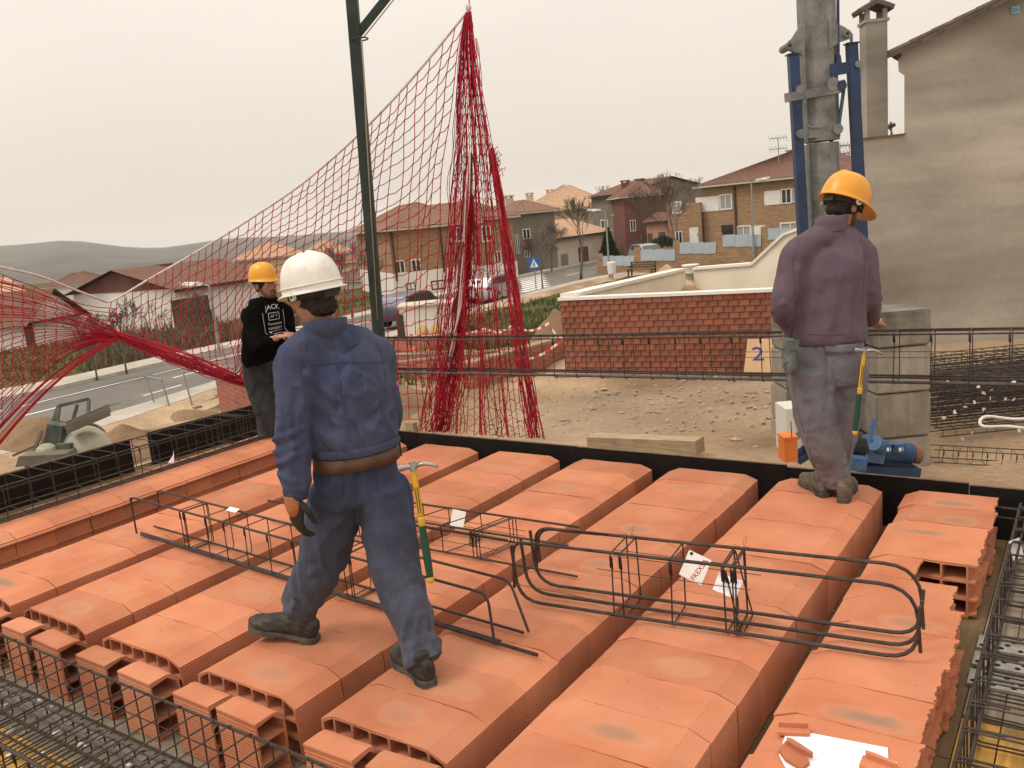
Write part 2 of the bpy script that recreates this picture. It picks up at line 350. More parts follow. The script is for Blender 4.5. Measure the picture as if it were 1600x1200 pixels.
# the last row was cut lengthwise: web at the cut, torn stubs of the shelves beyond it
def half_block(name, cut, seed, ytop=None):
    t = .009; left = -.076
    outer = [(left, 0), (cut, 0), (cut, .06), (cut, .12), (cut, .19), (cut, H)]
    for i in range(1, 12): outer.append((cut - cut*i/12, H))
    outer += [(0, H), (left, H-CDZ)] + list(reversed(ribs(left, .004, H-CDZ-.004, -1)))
    xs = [left+t, 0, cut*.36, cut*.68, cut-t]; hs = []
    for (z0, z1) in ((.012, .085), (.095, .17), (.18, H-.012)):
        for i in range(4):
            x0 = xs[i]+(t/2 if i else 0); x1 = xs[i+1]-(t/2 if i < 3 else 0)
            if i == 0 and z1 > .2: hs.append([(x0, z0), (x1, z0), (x1, z1), (x0+.005, H-CDZ-.01)])
            else: hs.append(rect(x0, x1, z0, z1, .004))
    me = profile_mesh(outer, hs, BL, name, seed)
    mb = MB(); n = 18
    for zc, mean in ((H-.006, .035), (.175, .028), (.09, .034), (.02, .03)):
        vs = []
        for i in range(n+1):
            y = -BL/2 + BL*i/n
            x1 = cut + max(.004, mean + .016*nz(y*12+seed*5, zc*40, seed) + .009*nz(y*55, zc*9, seed*3) + .006*nz(y*140, zc*9, seed))
            for z in (zc-.005, zc+.005 if zc < .25 else H): vs += [(cut, y, z), (x1, y, z)]
        fs = []
        for i in range(n):
            a = i*4; b = a+4
            fs += [(a, a+1, b+1, b), (a+2, b+2, b+3, a+3), (a+1, a+3, b+3, b+1)]
        fs += [(0, 2, 3, 1), (n*4, n*4+1, n*4+3, n*4+2)]
        mb.add(vs, fs)
    m2 = mb.mesh(name, 'clay')
    bm = bmesh.new(); bm.from_mesh(me); bm.from_mesh(m2); bm.to_mesh(me); bm.free(); bpy.data.meshes.remove(m2)
    return me
halves = [half_block('cut_block', .345, s) for s in (11, 12, 13, 14)]
short = half_block('cut_block', .11, 21)
med = half_block('cut_block', .30, 22)
for k in range(13):
    y = 3.105 - (k+.5)*PQ
    me = short if k in (4,) else med if k == 5 else halves[(k*3) % 4]
    o = link('cut_block', me, None, (4.32 + rnd.uniform(-.004, .004) + (.012 if k % 3 == 1 else 0), y, DECK + rnd.uniform(0, .004)))
    o.rotation_euler.z = rnd.uniform(-.008, .008)
    st = stains.get((6, k), (0, 0)); o['stain'] = float(st[0]); o['stain_x'] = float(st[1])+.12
    mark = 'dark holed ' if k == 4 else 'grey stained ' if st[0] > 1.4 else ''
    tag(o, '%slengthwise cut terracotta block, %s from far board beside the right cage' % (mark, ORD(k)), 'clay block', 'cut terracotta blocks in the last row')
# edge row: cut side towards us with a lip and a torn stub
def edge_block(seed):
    outer = [(-.28, 0), (.262, 0), (.262, .02), (.262, .098)] + [(.262+.018+.006*nz(seed*7, 1, 2), .1), (.262+.018, .112), (.262, .115)]
    outer += [(.262, .2), (.30, .205), (.306, .213), (.302, .221), (.28, .224), (.285, H-.031), (.205, H)]
    for i in range(1, 12): outer.append((.205 - .41*i/12, H))
    outer += [(-.205, H), (-.28, H-.031)]
    hs = []
    for (z0, z1) in ((.012, .09), (.105, .19), (.2, H-.012)):
        for i in range(4):
            x0 = -.2 + .1*i + .005; x1 = x0 + .09; hs.append(rect(x0, x1, z0, z1, .004))
    return profile_mesh(outer, hs, .248, 'edge_block', seed, .007)
eb = [edge_block(s) for s in (31, 32, 33)]
for k in range(14):
    o = link('edge_block', eb[k % 3], None, (-.865 + rnd.uniform(-.006, .006), 3.06 - (k+.5)*.2515, DECK+.001)); o.rotation_euler.z = rnd.uniform(-.008, .008)
    tag(o, 'terracotta edge block beside left rebar cage, %s from far board, stepped row' % ORD(k), 'clay block', 'terracotta blocks of the stepped edge row')
# fillers: short offcuts stood across the row ends
def filler(length, seed):
    D0, D1 = -.0655, .0655
    outer = [(D0, 0), (D1, 0), (D1, .07), (D1, .15), (D1, H-.045), (D1-.028, H-.006), (D1-.05, H), (0, H), (D0+.003, H), (D0, H-.004)] + list(reversed(ribs(D0, .005, H-.02, -1, 18, .002)))
    t = .009
    hs = [rect(D0+t, D1-t, .012, .08, .008), rect(D0+t, D1-t, .09, .165, .008), [(D0+t, .175), (D1-t, .175), (D1-t, H-.05), (D1-.05, H-.013), (D0+t, H-.02)]]
    return profile_mesh(outer, hs, length, 'filler_block', seed, .007, 'X')
FX = [(.44, .68), (.776, .987), (1.076, 1.325), (1.449, 1.678), (1.775, 2.009), (2.163, 2.389), (2.419, 2.65), (2.903, 3.129), (3.185, 3.41), (3.55, 3.78)]
FWHERE = ['leftmost of all, at the picture edge', 'second from the left, facing the first full row end', 'third from the left, with a torn rear edge', 'fourth from the left, standing alone', 'fifth from the left, before a wide hollow end',
          'left one of the touching pair', 'right one of the touching pair', 'left one of the pair below the striding worker', 'right one of the pair below the striding worker', 'rightmost, under the lower picture edge']
for i, (a, b) in enumerate(FX):
    o = link('filler_block', filler(b-a, 41+i), None, ((a+b)/2, -.126 + rnd.uniform(-.006, .006) + (.02 if i == 8 else 0), DECK)); o.rotation_euler.z = rnd.uniform(-.03, .03) + (.05 if i == 8 else 0)
    o['stain'] = 0.; o['stain_x'] = 0.
    tag(o, 'small upright terracotta offcut, %s' % FWHERE[i], 'clay offcut', 'small terracotta offcuts standing along the near cage')

# ------------------------------------------------------------------ shuttering deck
deck = bpy.data.objects.new('formwork_deck', None); COL.objects.link(deck); deck.location = (0, 0, DECK); tag(deck, kind='structure')
def plank(x0, x1, y0, y1, m, z=0, th=.027, name='plank'):
    mb = MB(); mb.box(((x0+x1)/2, (y0+y1)/2, z-th/2), (x1-x0-.004, y1-y0-.004, th)); return mb.build(name, m, deck)
yy = -2.45
for j in range(12):
    y1 = yy + .5
    for i, x0 in enumerate((-2.15, -.15, 1.85, 3.85)):
        x1 = min(x0+2, 5.75)
        if x0 == 3.85: x1 = 4.74
        plank(x0, x1, yy, min(y1, 3.3), 'brown_wood' if y1 > .2 else 'grey_wood' if y1 > -.2 else 'shutter_wood', -rnd.uniform(0, .003))  # planks beneath the block rows get a darker brown than the front ones
    yy = y1
    if yy > 3.2: break
x = 4.74
for i in range(8):
    plank(x, x+.128, -2.6, 1.33, 'shutter_wood', -rnd.uniform(0, .004)); plank(x, x+.128, 1.35, 3.3, 'grey_wood', -rnd.uniform(0, .004)); x += .13
# perforated grey strips lying across the right hand beam
mat('zinc', (.42, .40, .36), .55, .5, .2, 12, dirt=(.2, .17, .13), dirt_amt=.6, dirt_scale=9)
mat('dark_hole', (.02, .015, .012), .9)
for k, (yc, lab) in enumerate(((1.62, 'nearest the yellow planks'), (1.78, 'middle one of the three'), (1.93, 'farthest from the yellow planks'))):
    t = thing('perforated_strip', 'grey perforated metal strip on the deck under the right cage, %s' % lab, 'metal strip', (4.98, yc, DECK+.002), 'perforated metal strips under the right cage', rnd.uniform(-.03, .03))
    mb = MB(); mb.box((0, 0, .006), (.5, .12, .012)); mb.build('strip', 'zinc', t)
    mb = MB()
    for i in range(7):
        for j in (-1, 0, 1): mb.tube([(-.21+.07*i+.02*j, j*.035, .011), (-.21+.07*i+.02*j, j*.035, .0135)], .011, 8)
    q = mb.build('holes', 'dark_hole', t); q['kind'] = 'stuff'
# grey rubble and scraps of plaster under the near cage
mb = MB()
for i in range(60):
    p = Vector((rnd.uniform(.6, 2.4), rnd.uniform(-.62, -.25), DECK+.006)); s = rnd.uniform(.006, .022)
    mb.box(p, (s*1.6, s, s*.5), Matrix.Rotation(rnd.uniform(0, 6), 3, 'Z'))
tag(mb.build('deck_debris', 'paper_plain'), kind='stuff')
mb = MB()
for i in range(170):
    p = Vector((rnd.uniform(-.5, 5.4), rnd.uniform(-.8, 3.1), DECK+.004)); s = rnd.uniform(.004, .014)
    mb.box(p, (s*1.6, s, s*.6), Matrix.Rotation(rnd.uniform(0, 6), 3, 'Z'))
for i in range(170):
    r_ = rnd.randrange(7); p = Vector((r_*.72 + rnd.uniform(.02, .36 if r_ == 6 else .42) , rnd.uniform(.1, 3.0), .003)); s = rnd.uniform(.001, .0042)
    mb.box(p, (s*1.6, s, s*.8), Matrix.Rotation(rnd.uniform(0, 6), 3, 'Z'))
tag(mb.build('clay_crumbs', 'clay'), kind='stuff')

# ------------------------------------------------------------------ edge boards
def board(name, a, b, z0, z1, label, th=.021):
    a = Vector(a); b = Vector(b); t = thing(name, label, 'shuttering board', (a.x, a.y, z0), 'black shuttering boards round the slab')
    d = (b-a); mb = MB(); mb.beam(Vector((0, 0, (z1-z0)/2-.002)), d + Vector((0, 0, (z1-z0)/2-.002)), th, z1-z0-.004); mb.build('panel', 'phenolic', t)
    mb = MB(); mb.beam(Vector((0, 0, z1-z0-.0005)), d + Vector((0, 0, z1-z0-.0005)), th-.002, .003); mb.build('top_edge', 'board_edge', t)
    n = d.normalized().cross(UP)
    return t
FB = [(-.95, 3.21, .062, 'leftmost'), (.55, 3.205, .06, ''), (2.05, 3.20, .058, ''), (3.55, 3.195, .045, ''), (4.55, 3.19, .035, ''), (6.4, 3.185, .025, '')]
fl = ['black board behind the striding worker, at the net foot', 'black board left of the timber at the slab edge', 'long black board before the sandy ground and timber', 'black board right behind the purple worker\'s feet', 'black board at the far right, past the cut blocks']
for i in range(5):
    board('edge_board', (FB[i][0]+.002, FB[i][1], 0), (FB[i+1][0]-.002, FB[i+1][1], 0), DECK-.12, FB[i][2], fl[i])
board('edge_board', (-2.165, -.3, 0), (-2.15, 2.33, 0), DECK-.1, .045, 'black board along the left slab edge in front of the concrete mixer')
board('edge_board', (-2.17, 2.53, 0), (-2.1, 3.75, 0), DECK-.1, .05, 'black board beside the man in the black hoodie, left slab edge')
mb = MB(); mb.beam((-2.3, 2.1, DECK-.03), (-2.3, 3.0, DECK-.03), .12, .05)
tag(mb.build('pale_plank', 'timber'), 'pale plank seen through the gap between the two left boards', 'plank')
# ------------------------------------------------------------------ reinforcement cages
def stirrup_mesh(wd, h, r=.003, hook=.05, tilt=0, name='stirrup'):
    """closed rectangular link in the local Y-Z plane with two hooks at the top corner"""
    p = [(0, 0, h), (0, 0, 0), (0, wd, 0), (0, wd, h), (0, -.002, h), (0, -.002, h-hook)]
    p = [(q[0]+tilt*q[2], q[1], q[2]) for q in p]
    mb = MB(); mb.tube(arc_path([(.008, .0, h-hook*1.1)] + [(q[0]+.006, q[1], q[2]) for q in p[:1]] + p[1:], .018, 3), r, 5)
    return mb.mesh(name, 'rebar', True)
def tie(parent, p, r=.009):
    mb = MB(); pts = [Vector(p)+Vector((cos(a)*r*.5, sin(a)*r, cos(a*1.7)*r)) for a in [i*.9 for i in range(9)]]
    mb.tube(pts + [Vector(p)+Vector((.02, .015, .03))], .0009, 3); return mb.build('tie_wire', 'rebar', parent)
def cage(label, group, a, b, up_tilt=0, name='rebar_cage', cat='rebar cage'):
    a = Vector(a); b = Vector(b); t = thing(name, label, cat, a, group)
    x = (b-a).normalized(); y = UP.cross(x).normalized(); z = x.cross(y)
    t.matrix_world = Matrix((x, y, z)).transposed().to_4x4(); t.location = a
    t['len'] = (b-a).length
    return t
def bar(t, pts, r, m='rebar', bend=.05, name='bar', n=6):
    mb = MB(); mb.tube(arc_path(pts, bend) if len(pts) > 2 else pts, r, n); return mb.build(name, m, t, 40)
def stirrups(t, me, xs, y=0, z=0, rot=0):
    for x in xs:
        o = link('stirrup', me, t, (x + rnd.uniform(-.006, .006), y, z)); o.rotation_euler = (rnd.uniform(-.01, .01), rnd.uniform(-.03, .03), rot + rnd.uniform(-.03, .03))
GC = 'rebar cages on the slab'
# carried cage
t = cage('long rebar beam cage carried at waist height by two workers across the view', GC, (-1.15, 3.27, .50), (5.7, 3.27, .592))
for (y, z, r) in ((0, .004, .0065), (.03, .004, .0065), (.14, .004, .0065), (.165, .012, .0065)): bar(t, [(0, y, z), (2.2, y+.004, z+.012), (6.85, y, z)], r, 'steel_bar' if y in (.03,) else 'rebar', .3)
for (y, z, r) in ((.0, .288, .0055), (.165, .29, .0055), (.145, .284, .0045)): bar(t, [(.0, y, z), (2.5, y, z-.005), (6.85, y, z)], r, 'rebar', .3)
for y, z in ((.0, .15), (.165, .155)): bar(t, [(.1, y, z), (6.8, y, z+.004)], .002, 'rebar')
stirrups(t, stirrup_mesh(.165, .295), [.55 + i*.19 for i in range(33)], -.003, -.002)
# left edge cage
t = cage('black rebar cage lying along the left slab edge in front of the boards', GC, (-.90, -.25, .012), (-.85, 3.15, .012))
for (y, z, r) in ((.0, .006, .006), (.05, .006, .007), (.09, .006, .007), (.34, .006, .006)): bar(t, [(0, y, z), (3.4, y, z)], r)
for (y, z, r) in ((.035, .235, .0055), (.35, .235, .0055), (.03, .21, .0022), (.03, .13, .0022), (.35, .14, .0022)): bar(t, [(0, y, z), (3.4, y, z)], r)
stirrups(t, stirrup_mesh(.345, .245, .0034), [.08 + i*.165 for i in range(17)] + [2.83, 2.86, 2.9, 3.05, 3.2], .006, 0)
# near cage
t = cage('rusty rebar beam cage in the lower left foreground along the small offcuts', GC, (-.3, -.70, -.235), (4.1, -.70, -.235))
for (y, z, r) in ((.44, .25, .0062), (-.02, .25, .006), (.44, .004, .0065), (.36, .004, .006), (.0, .004, .0065), (.2, .004, .006)): bar(t, [(0, y, z), (4.4, y, z)], r)
for y, z in ((.445, .12), (.0, .13)): bar(t, [(0, y, z), (4.4, y, z)], .0022)
stirrups(t, stirrup_mesh(.47, .256, .0032), [.03 + i*.103 for i in range(42)], -.02, 0)
t = cage('second lower rebar cage nested within the foreground cage, with bright bars on top', GC, (-.3, -.80, -.24), (2.6, -.80, -.24))
for (y, z, r) in ((.40, .135, .0085), (.35, .135, .0085), (.37, .118, .0085), (.02, .135, .008), (.0, .004, .008), (.39, .004, .008), (.13, .004, .008), (.26, .004, .008)): bar(t, [(0, y, z), (2.9, y, z)], r, 'steel_bar' if z > .1 and y > .1 else 'rebar')
stirrups(t, stirrup_mesh(.41, .145, .0036), [.06 + i*.105 for i in range(27)], 0, 0)
# right cage
t = cage('rebar cage standing along the right slab edge on yellow planks', GC, (5.14, -.6, -.235), (5.14, 3.05, -.235))
t.rotation_euler = (0, 0, pi/2)
for (y, z, r) in ((.335, .236, .0075), (.30, .23, .006), (.0, .236, .0065), (.335, .004, .0065), (.17, .004, .0065), (.0, .004, .0065)): bar(t, [(0, y, z), (3.65, y, z)], r)
me = stirrup_mesh(.345, .245, .0036, .07)
stirrups(t, me, [.75 + i*.165 for i in range(18)], -.004, 0)
stirrups(t, me, [.768 + i*.165 for i in range(18)], -.012, .002)
for i in range(18): bar(t, [(.77+i*.165, .335, .244), (.765+i*.165, .22, .246)], .0036)
for yy, zz in ((2.95, .02), (3.02, .05)):
    o = MB(); o.tube([(4.62, yy, zz-.07), (5.5, yy-.03, zz-.075)], .007, 6); tag(o.build('loose_bar', 'rebar', None, True), 'short loose rebar by the far right board corner, %s of the two' % ('lower' if zz < .03 else 'upper'), 'rebar', 'loose bars at the far right corner')
# lying support cages
t = cage('small rebar cage lying behind the striding worker\'s legs, hooked at its left end', GC, (.29, .85, .012), (3.2, .64, .012))
bar(t, [(0, 0, .235), (0, 0, .005)], .0055, bend=.02)
bar(t, [(0, 0, .01), (0, 0, .24), (2.83, 0, .215), (2.86, -.02, .01)], .006, bend=.05)
bar(t, [(.03, .155, .12), (.03, .155, .24), (2.83, .145, .215), (2.92, .13, .01)], .006, bend=.05)
for y, x0, x1 in ((.0, .05, 3.06), (.018, .02, 2.86), (.12, -.01, 2.9)): bar(t, [(x0, y, .008), (x1, y, .008)], .0075 if y < .01 else .006)
me = stirrup_mesh(.15, .232, .003); stirrups(t, me, [.55, .575, .60, .80, .98, 1.16, 1.36, 1.56, 1.95, 1.975, 2.0], 0, .002)
mb = MB(); mb.prism([(0, 0), (.09, 0), (.09, .03), (0, .03)], (.86, .10, .247), (1, 0, 0), (0, 1, .35), (0, -.3, 1), .0012); mb.build('label_strip', 'paper', t)
t = cage('low rebar cage on the blocks beyond the hammer, with a small white card', GC, (.95, 1.335, .012), (3.15, 1.335, .012))
for y, z, x0, x1, r in ((.0, .006, .0, 2.17, .0055), (.25, .006, .1, 1.75, .0055), (.02, .145, .1, 2.12, .006), (.0, .132, .0, 1.78, .006), (.25, .145, -.05, 2.05, .006)): bar(t, [(x0, y, z), (x1, y, z)], r)
for y, z in ((.0, .07), (.25, .08), (.25, .05)): bar(t, [(.2, y, z), (1.72, y, z)], .0016)
me = stirrup_mesh(.252, .15, .003); stirrups(t, me, [.35, .55, .75, .95, 1.14, 1.36], 0, .001, -.35); stirrups(t, me, [1.56, 1.58, 1.6], 0, .001, -.25)
for dx in (0, .012, .024, .036): bar(t, [(1.555+dx, -.006, .15), (1.552+dx, -.012, .07)], .003)
def card(t, loc, rot, wd, h, hole=True):
    c = MB(); c.box((0, 0, 0), (wd, .0012, h)); o = c.build('tag_card', 'paper_plain', t, False, loc); o.rotation_euler = rot; return o
card(t, (1.30, .22, .105), (-.35, .12, .1), .085, .09)
t = cage('thick bar rebar cage with rounded hooks on the blocks, red lettered card hanging from it', GC, (2.98, 1.0, .012), (4.66, 1.172, .012))
for y in (.0, .09, .185): bar(t, [(.015, y, .27), (.03, y, .012), (1.64, y, .012), (1.655, y, .20 + .02*(y < .05))], .0075, bend=.11)
bar(t, [(0, .02, .06), (.02, .01, .285), (.46, .01, .285)], .0065, bend=.06)
bar(t, [(.05, .19, .12), (.05, .19, .285), (.36, .19, .285)], .0065, bend=.08)
for y in (.005, .19): bar(t, [(.22, y, .287) if y > .1 else (.36, y, .287), (1.64, y, .287), (1.655, y, .04)], .007, bend=.13)
bar(t, [(.03, .19, .08), (.04, .19, .287), (.4, .19, .287)], .007, bend=.07)
for y, z in ((.0, .21), (.19, .19), (.19, .22)): bar(t, [(.42, y, z), (1.06, y, z-.01)], .0016)
me = stirrup_mesh(.195, .285, .0036, .06)
stirrups(t, me, [.49, .53, .735, .955, .99, 1.005], -.002, 0)
o = link('stirrup', me, t, (1.02, -.002, 0)); o.rotation_euler = (0, -.22, 0)
for i, x in enumerate((.515, 1.0)):
    mb = MB(); b0 = Vector((x, .19, .287))
    mb.tube([b0, b0+Vector((-.01, 0, .03)), b0+Vector((.004, .01, .05)), b0+Vector((.0, 0, .012)), b0+Vector((.05, -.02, .006)), b0+Vector((.08, -.03, .014))], .0011, 3); mb.tube([b0, b0+Vector((-.05, .01, .012))], .0011, 3); mb.build('tie_wire', 'rebar', t)
# red lettered card + folded paper
ct = card(t, (.815, .10, .222), (-.42, .32, -.1), .10, .11)
def text(body, size, parent, loc, rot, m, ext=.0004, name='lettering', align='CENTER'):
    c = bpy.data.curves.new('t', 'FONT'); c.body = body; c.size = size; c.extrude = ext; c.align_x = align; c.align_y = 'CENTER'; c.resolution_u = 2
    o = bpy.data.objects.new('t', c); COL.objects.link(o); bpy.context.view_layer.update()
    me = bpy.data.meshes.new_from_object(o.evaluated_get(bpy.context.evaluated_depsgraph_get())); bpy.data.objects.remove(o)
    me.materials.clear(); me.materials.append(MATS[m])
    o = link(name, me, parent, loc); o.rotation_euler = rot; return o
text('FREXSA', .03, ct, (.02, -.0013, -.002), (pi/2, -pi/2*.86, 0), 'red_ink')
mb = MB(); mb.box((0, 0, 0), (.012, .003, .012)); mb.build('eyelet', 'dark_hole', ct, False, (-.035, 0, .045))
mb = MB(); n = 5; vs = []
for i in range(n+1):
    for j in range(n+1): vs.append((i/n*.1, .02*nz(i*.7, j*.6, 3), j/n*.075 + .012*nz(i*.5, j, 8)))
mb.add(vs, [(i*(n+1)+j, (i+1)*(n+1)+j, (i+1)*(n+1)+j+1, i*(n+1)+j+1) for i in range(n) for j in range(n)])
o = mb.build('crumpled_label', 'paper', t, True, (.90, .04, .165)); o.rotation_euler = (-.6, .25, -.1)
mb = MB(); mb.add([(0, 0, 0), (.06, 0, .01), (.065, .01, .10), (.05, .01, .06)], [(0, 1, 2, 3)]); mb.add([(0, .001, 0), (.06, .001, .01), (.065, .011, .10), (.05, .011, .06)], [(3, 2, 1, 0)])
o = mb.build('paper_tag', 'paper', None, False, PZ(262, 724, .02)); o.rotation_euler.z = .4
tag(o, 'pointed white paper tag stuck in the left rebar cage', 'paper tag')
o = card(None, PZ(1588, 858, -.03), (-.3, .1, 1.2), .1, .09); o.name = 'paper_tag'; tag(o, 'white paper card tied to the right rebar cage near the far corner', 'paper tag')

# ------------------------------------------------------------------ papers and shards on the cut row
mb = MB(); a = [PZ(1228, 1146, .004), PZ(1262, 1145, .004), PZ(1387, 1169, .004), PZ(1388, 1186, .004), PZ(1402, 1192, .004), PZ(1390, 1215, .004), PZ(1235, 1215, .004), PZ(1217, 1180, .004)]
c0 = sum(a, Vector())/len(a)
mb.prism([((p-c0).x, (p-c0).y) for p in a], (0, 0, 0), (1, 0, 0), (0, 1, 0), (0, 0, 1), .0015)
o = mb.build('drawing_sheet', 'paper', None, False, c0); tag(o, 'white sheet of drawings held down by clay shards on the cut row', 'paper sheet')
mb = MB()
for i in range(46):
    p = Vector((rnd.uniform(-.09, .1), rnd.uniform(-.05, .03), .0019)); mb.tube([p, p+Vector((rnd.uniform(-.02, .02), rnd.uniform(-.012, .012), 0))], .0005, 3)
mb.build('pencil_lines', 'grey_ink', o)
for (uv, poly, rz, lab) in (((1240, 1147), [(-.05, -.012), (-.048, .016), (.03, .03), (.052, .022), (.048, -.008)], .35, 'narrow clay shard at the top edge of the white sheet'),
                            ((1245, 1182), [(-.06, .03), (-.045, .055), (.0, .03), (.05, -.01), (.05, -.05), (-.01, -.045), (-.05, -.02)], -.3, 'curved clay shard on the left of the white sheet'),
                            ((1370, 1200), [(-.04, -.03), (-.05, .02), (-.02, .035), (.03, .02), (.05, .03), (.06, -.03)], -.2, 'clay shard on the lower right of the white sheet')):
    mb = MB(); mb.prism(poly, (0, 0, 0), (1, 0, 0), (0, 1, 0), (0, 0, 1), .011); mb.prism([(p[0]*.9, p[1]*.25+.02) for p in poly], (0, 0, .010), (1, 0, 0), (0, 1, 0), (0, 0, 1), .018)
    o = mb.build('clay_shard', 'clay', None, False, PZ(*uv, .007)); o.rotation_euler.z = rz; tag(o, lab, 'clay shard', 'clay shards on the sheet'); o['stain'] = 0.; o['stain_x'] = 0.
# ------------------------------------------------------------------ terrain
PTS = [(0, 6, -.85), (3, 6, -.85), (6, 6, -.85), (0, 9, -.85), (3, 9, -.85), (6, 9, -.85), (1, 13, -.85), (4, 13, -.85), (7, 13, -.9), (-2, 9, -1.1), (-2, 12, -1.15), (-1, 14, -1.0), (-4, 10, -1.6), (-5, 13, -1.9), (-4, 17, -1.9), (-7, 12, -2.1), (-7, 17, -2.35), (-9, 15, -2.5),
       (-11, 20, -2.9), (-9.5, 24, -3.0), (-7.5, 29, -3.0), (-4, 24, -2.6), (-2, 19, -1.9), (0, 18, -1.5), (2, 17, -1.1), (0, 25, -2.3), (3, 22, -1.4), (6, 22, -1.3), (8, 30, -1.7), (5, 34, -2.1), (2, 40, -2.6), (-3, 34, -2.9), (.5, 48, -3), (5, 52, -2.9), (9, 48, -2.4), (12, 42, -2.2), (16, 50, -2.4),
       (-20, 24, -3), (-14, 31, -3), (-12, 40, -3), (-6, 46, -3), (0, 62, -3), (6, 74, -3), (12, 62, -3), (20, 66, -2.9), (15, 80, -3), (-20, 60, -3.5), (-40, 50, -4), (-40, 100, -6), (0, 110, -4), (40, 80, -3), (40, 130, -4), (-2, 2, -1), (5, 2, -1), (-8, 5, -2), (12, 12, -1.2), (14, 22, -1.6), (20, 35, -2), (-15, 10, -2.8), (-25, 10, -3)]
def ground_z(s, d):
    if d > 180 or s*s + d*d > 190*190:
        r = sqrt(s*s+d*d); t = min(1, max(0, (r-150)/700)); zf = -5 - 30*t*t*(3-2*t)
        if r > 260: return zf
    a = b = 0
    for (x, y, z) in PTS:
        q = 1/((s-x)**2 + (d-y)**2 + .6*(1+.002*(x*x+y*y)))**1.7; a += q*z; b += q
    z = a/b
    if d > 180: t = min(1, (sqrt(s*s+d*d)-180)/80); z = z*(1-t) + zf*t
    return z
def ZG(u, v, lo=4, hi=150):
    """point where the ray through the survey pixel meets the ground"""
    for _ in range(46):
        m = (lo+hi)/2; p = PD(u, v, m); s = (p-CAM).dot(SID)
        if p.z < ground_z(s, m): hi = m
        else: lo = m
    return PD(u, v, lo)
def GND(s, d): return SDZ(s, d, ground_z(s, d))
def zat(p): q = p-CAM; return ground_z(q.dot(SID), q.dot(FWD))
def frange(a, b, k):
    out = [a]
    while out[-1] < b: out.append(out[-1]*k if out[-1] > 0 else out[-1]+k)
    return out
ds = [-6, -3, 0, 2, 3.5, 4.5] + [5+i*.22 for i in range(50)] + [16+i*.55 for i in range(36)]
while ds[-1] < 1600: ds.append(ds[-1]*1.07)
ss = [-12 + i*.28 for i in range(78)]
k = 9.9
while k < 1500: ss.append(k); k = k*1.13 + .3
k = -12.4
while k > -1500: ss.insert(0, k); k = k*1.13 - .3
vs = []; fs = []
for d in ds:
    for s in ss:
        z = ground_z(s, d)
        if 3 < d < 60: z += .05*nz(s*.7, d*.7, 1) + .028*nz(s*2.3, d*2.3, 4) + .012*nz(s*6, d*6, 9)
        p = SDZ(s, d, z); vs.append(p)
n = len(ss)
for i in range(len(ds)-1):
    for j in range(n-1): fs.append((i*n+j, i*n+j+1, (i+1)*n+j+1, (i+1)*n+j))
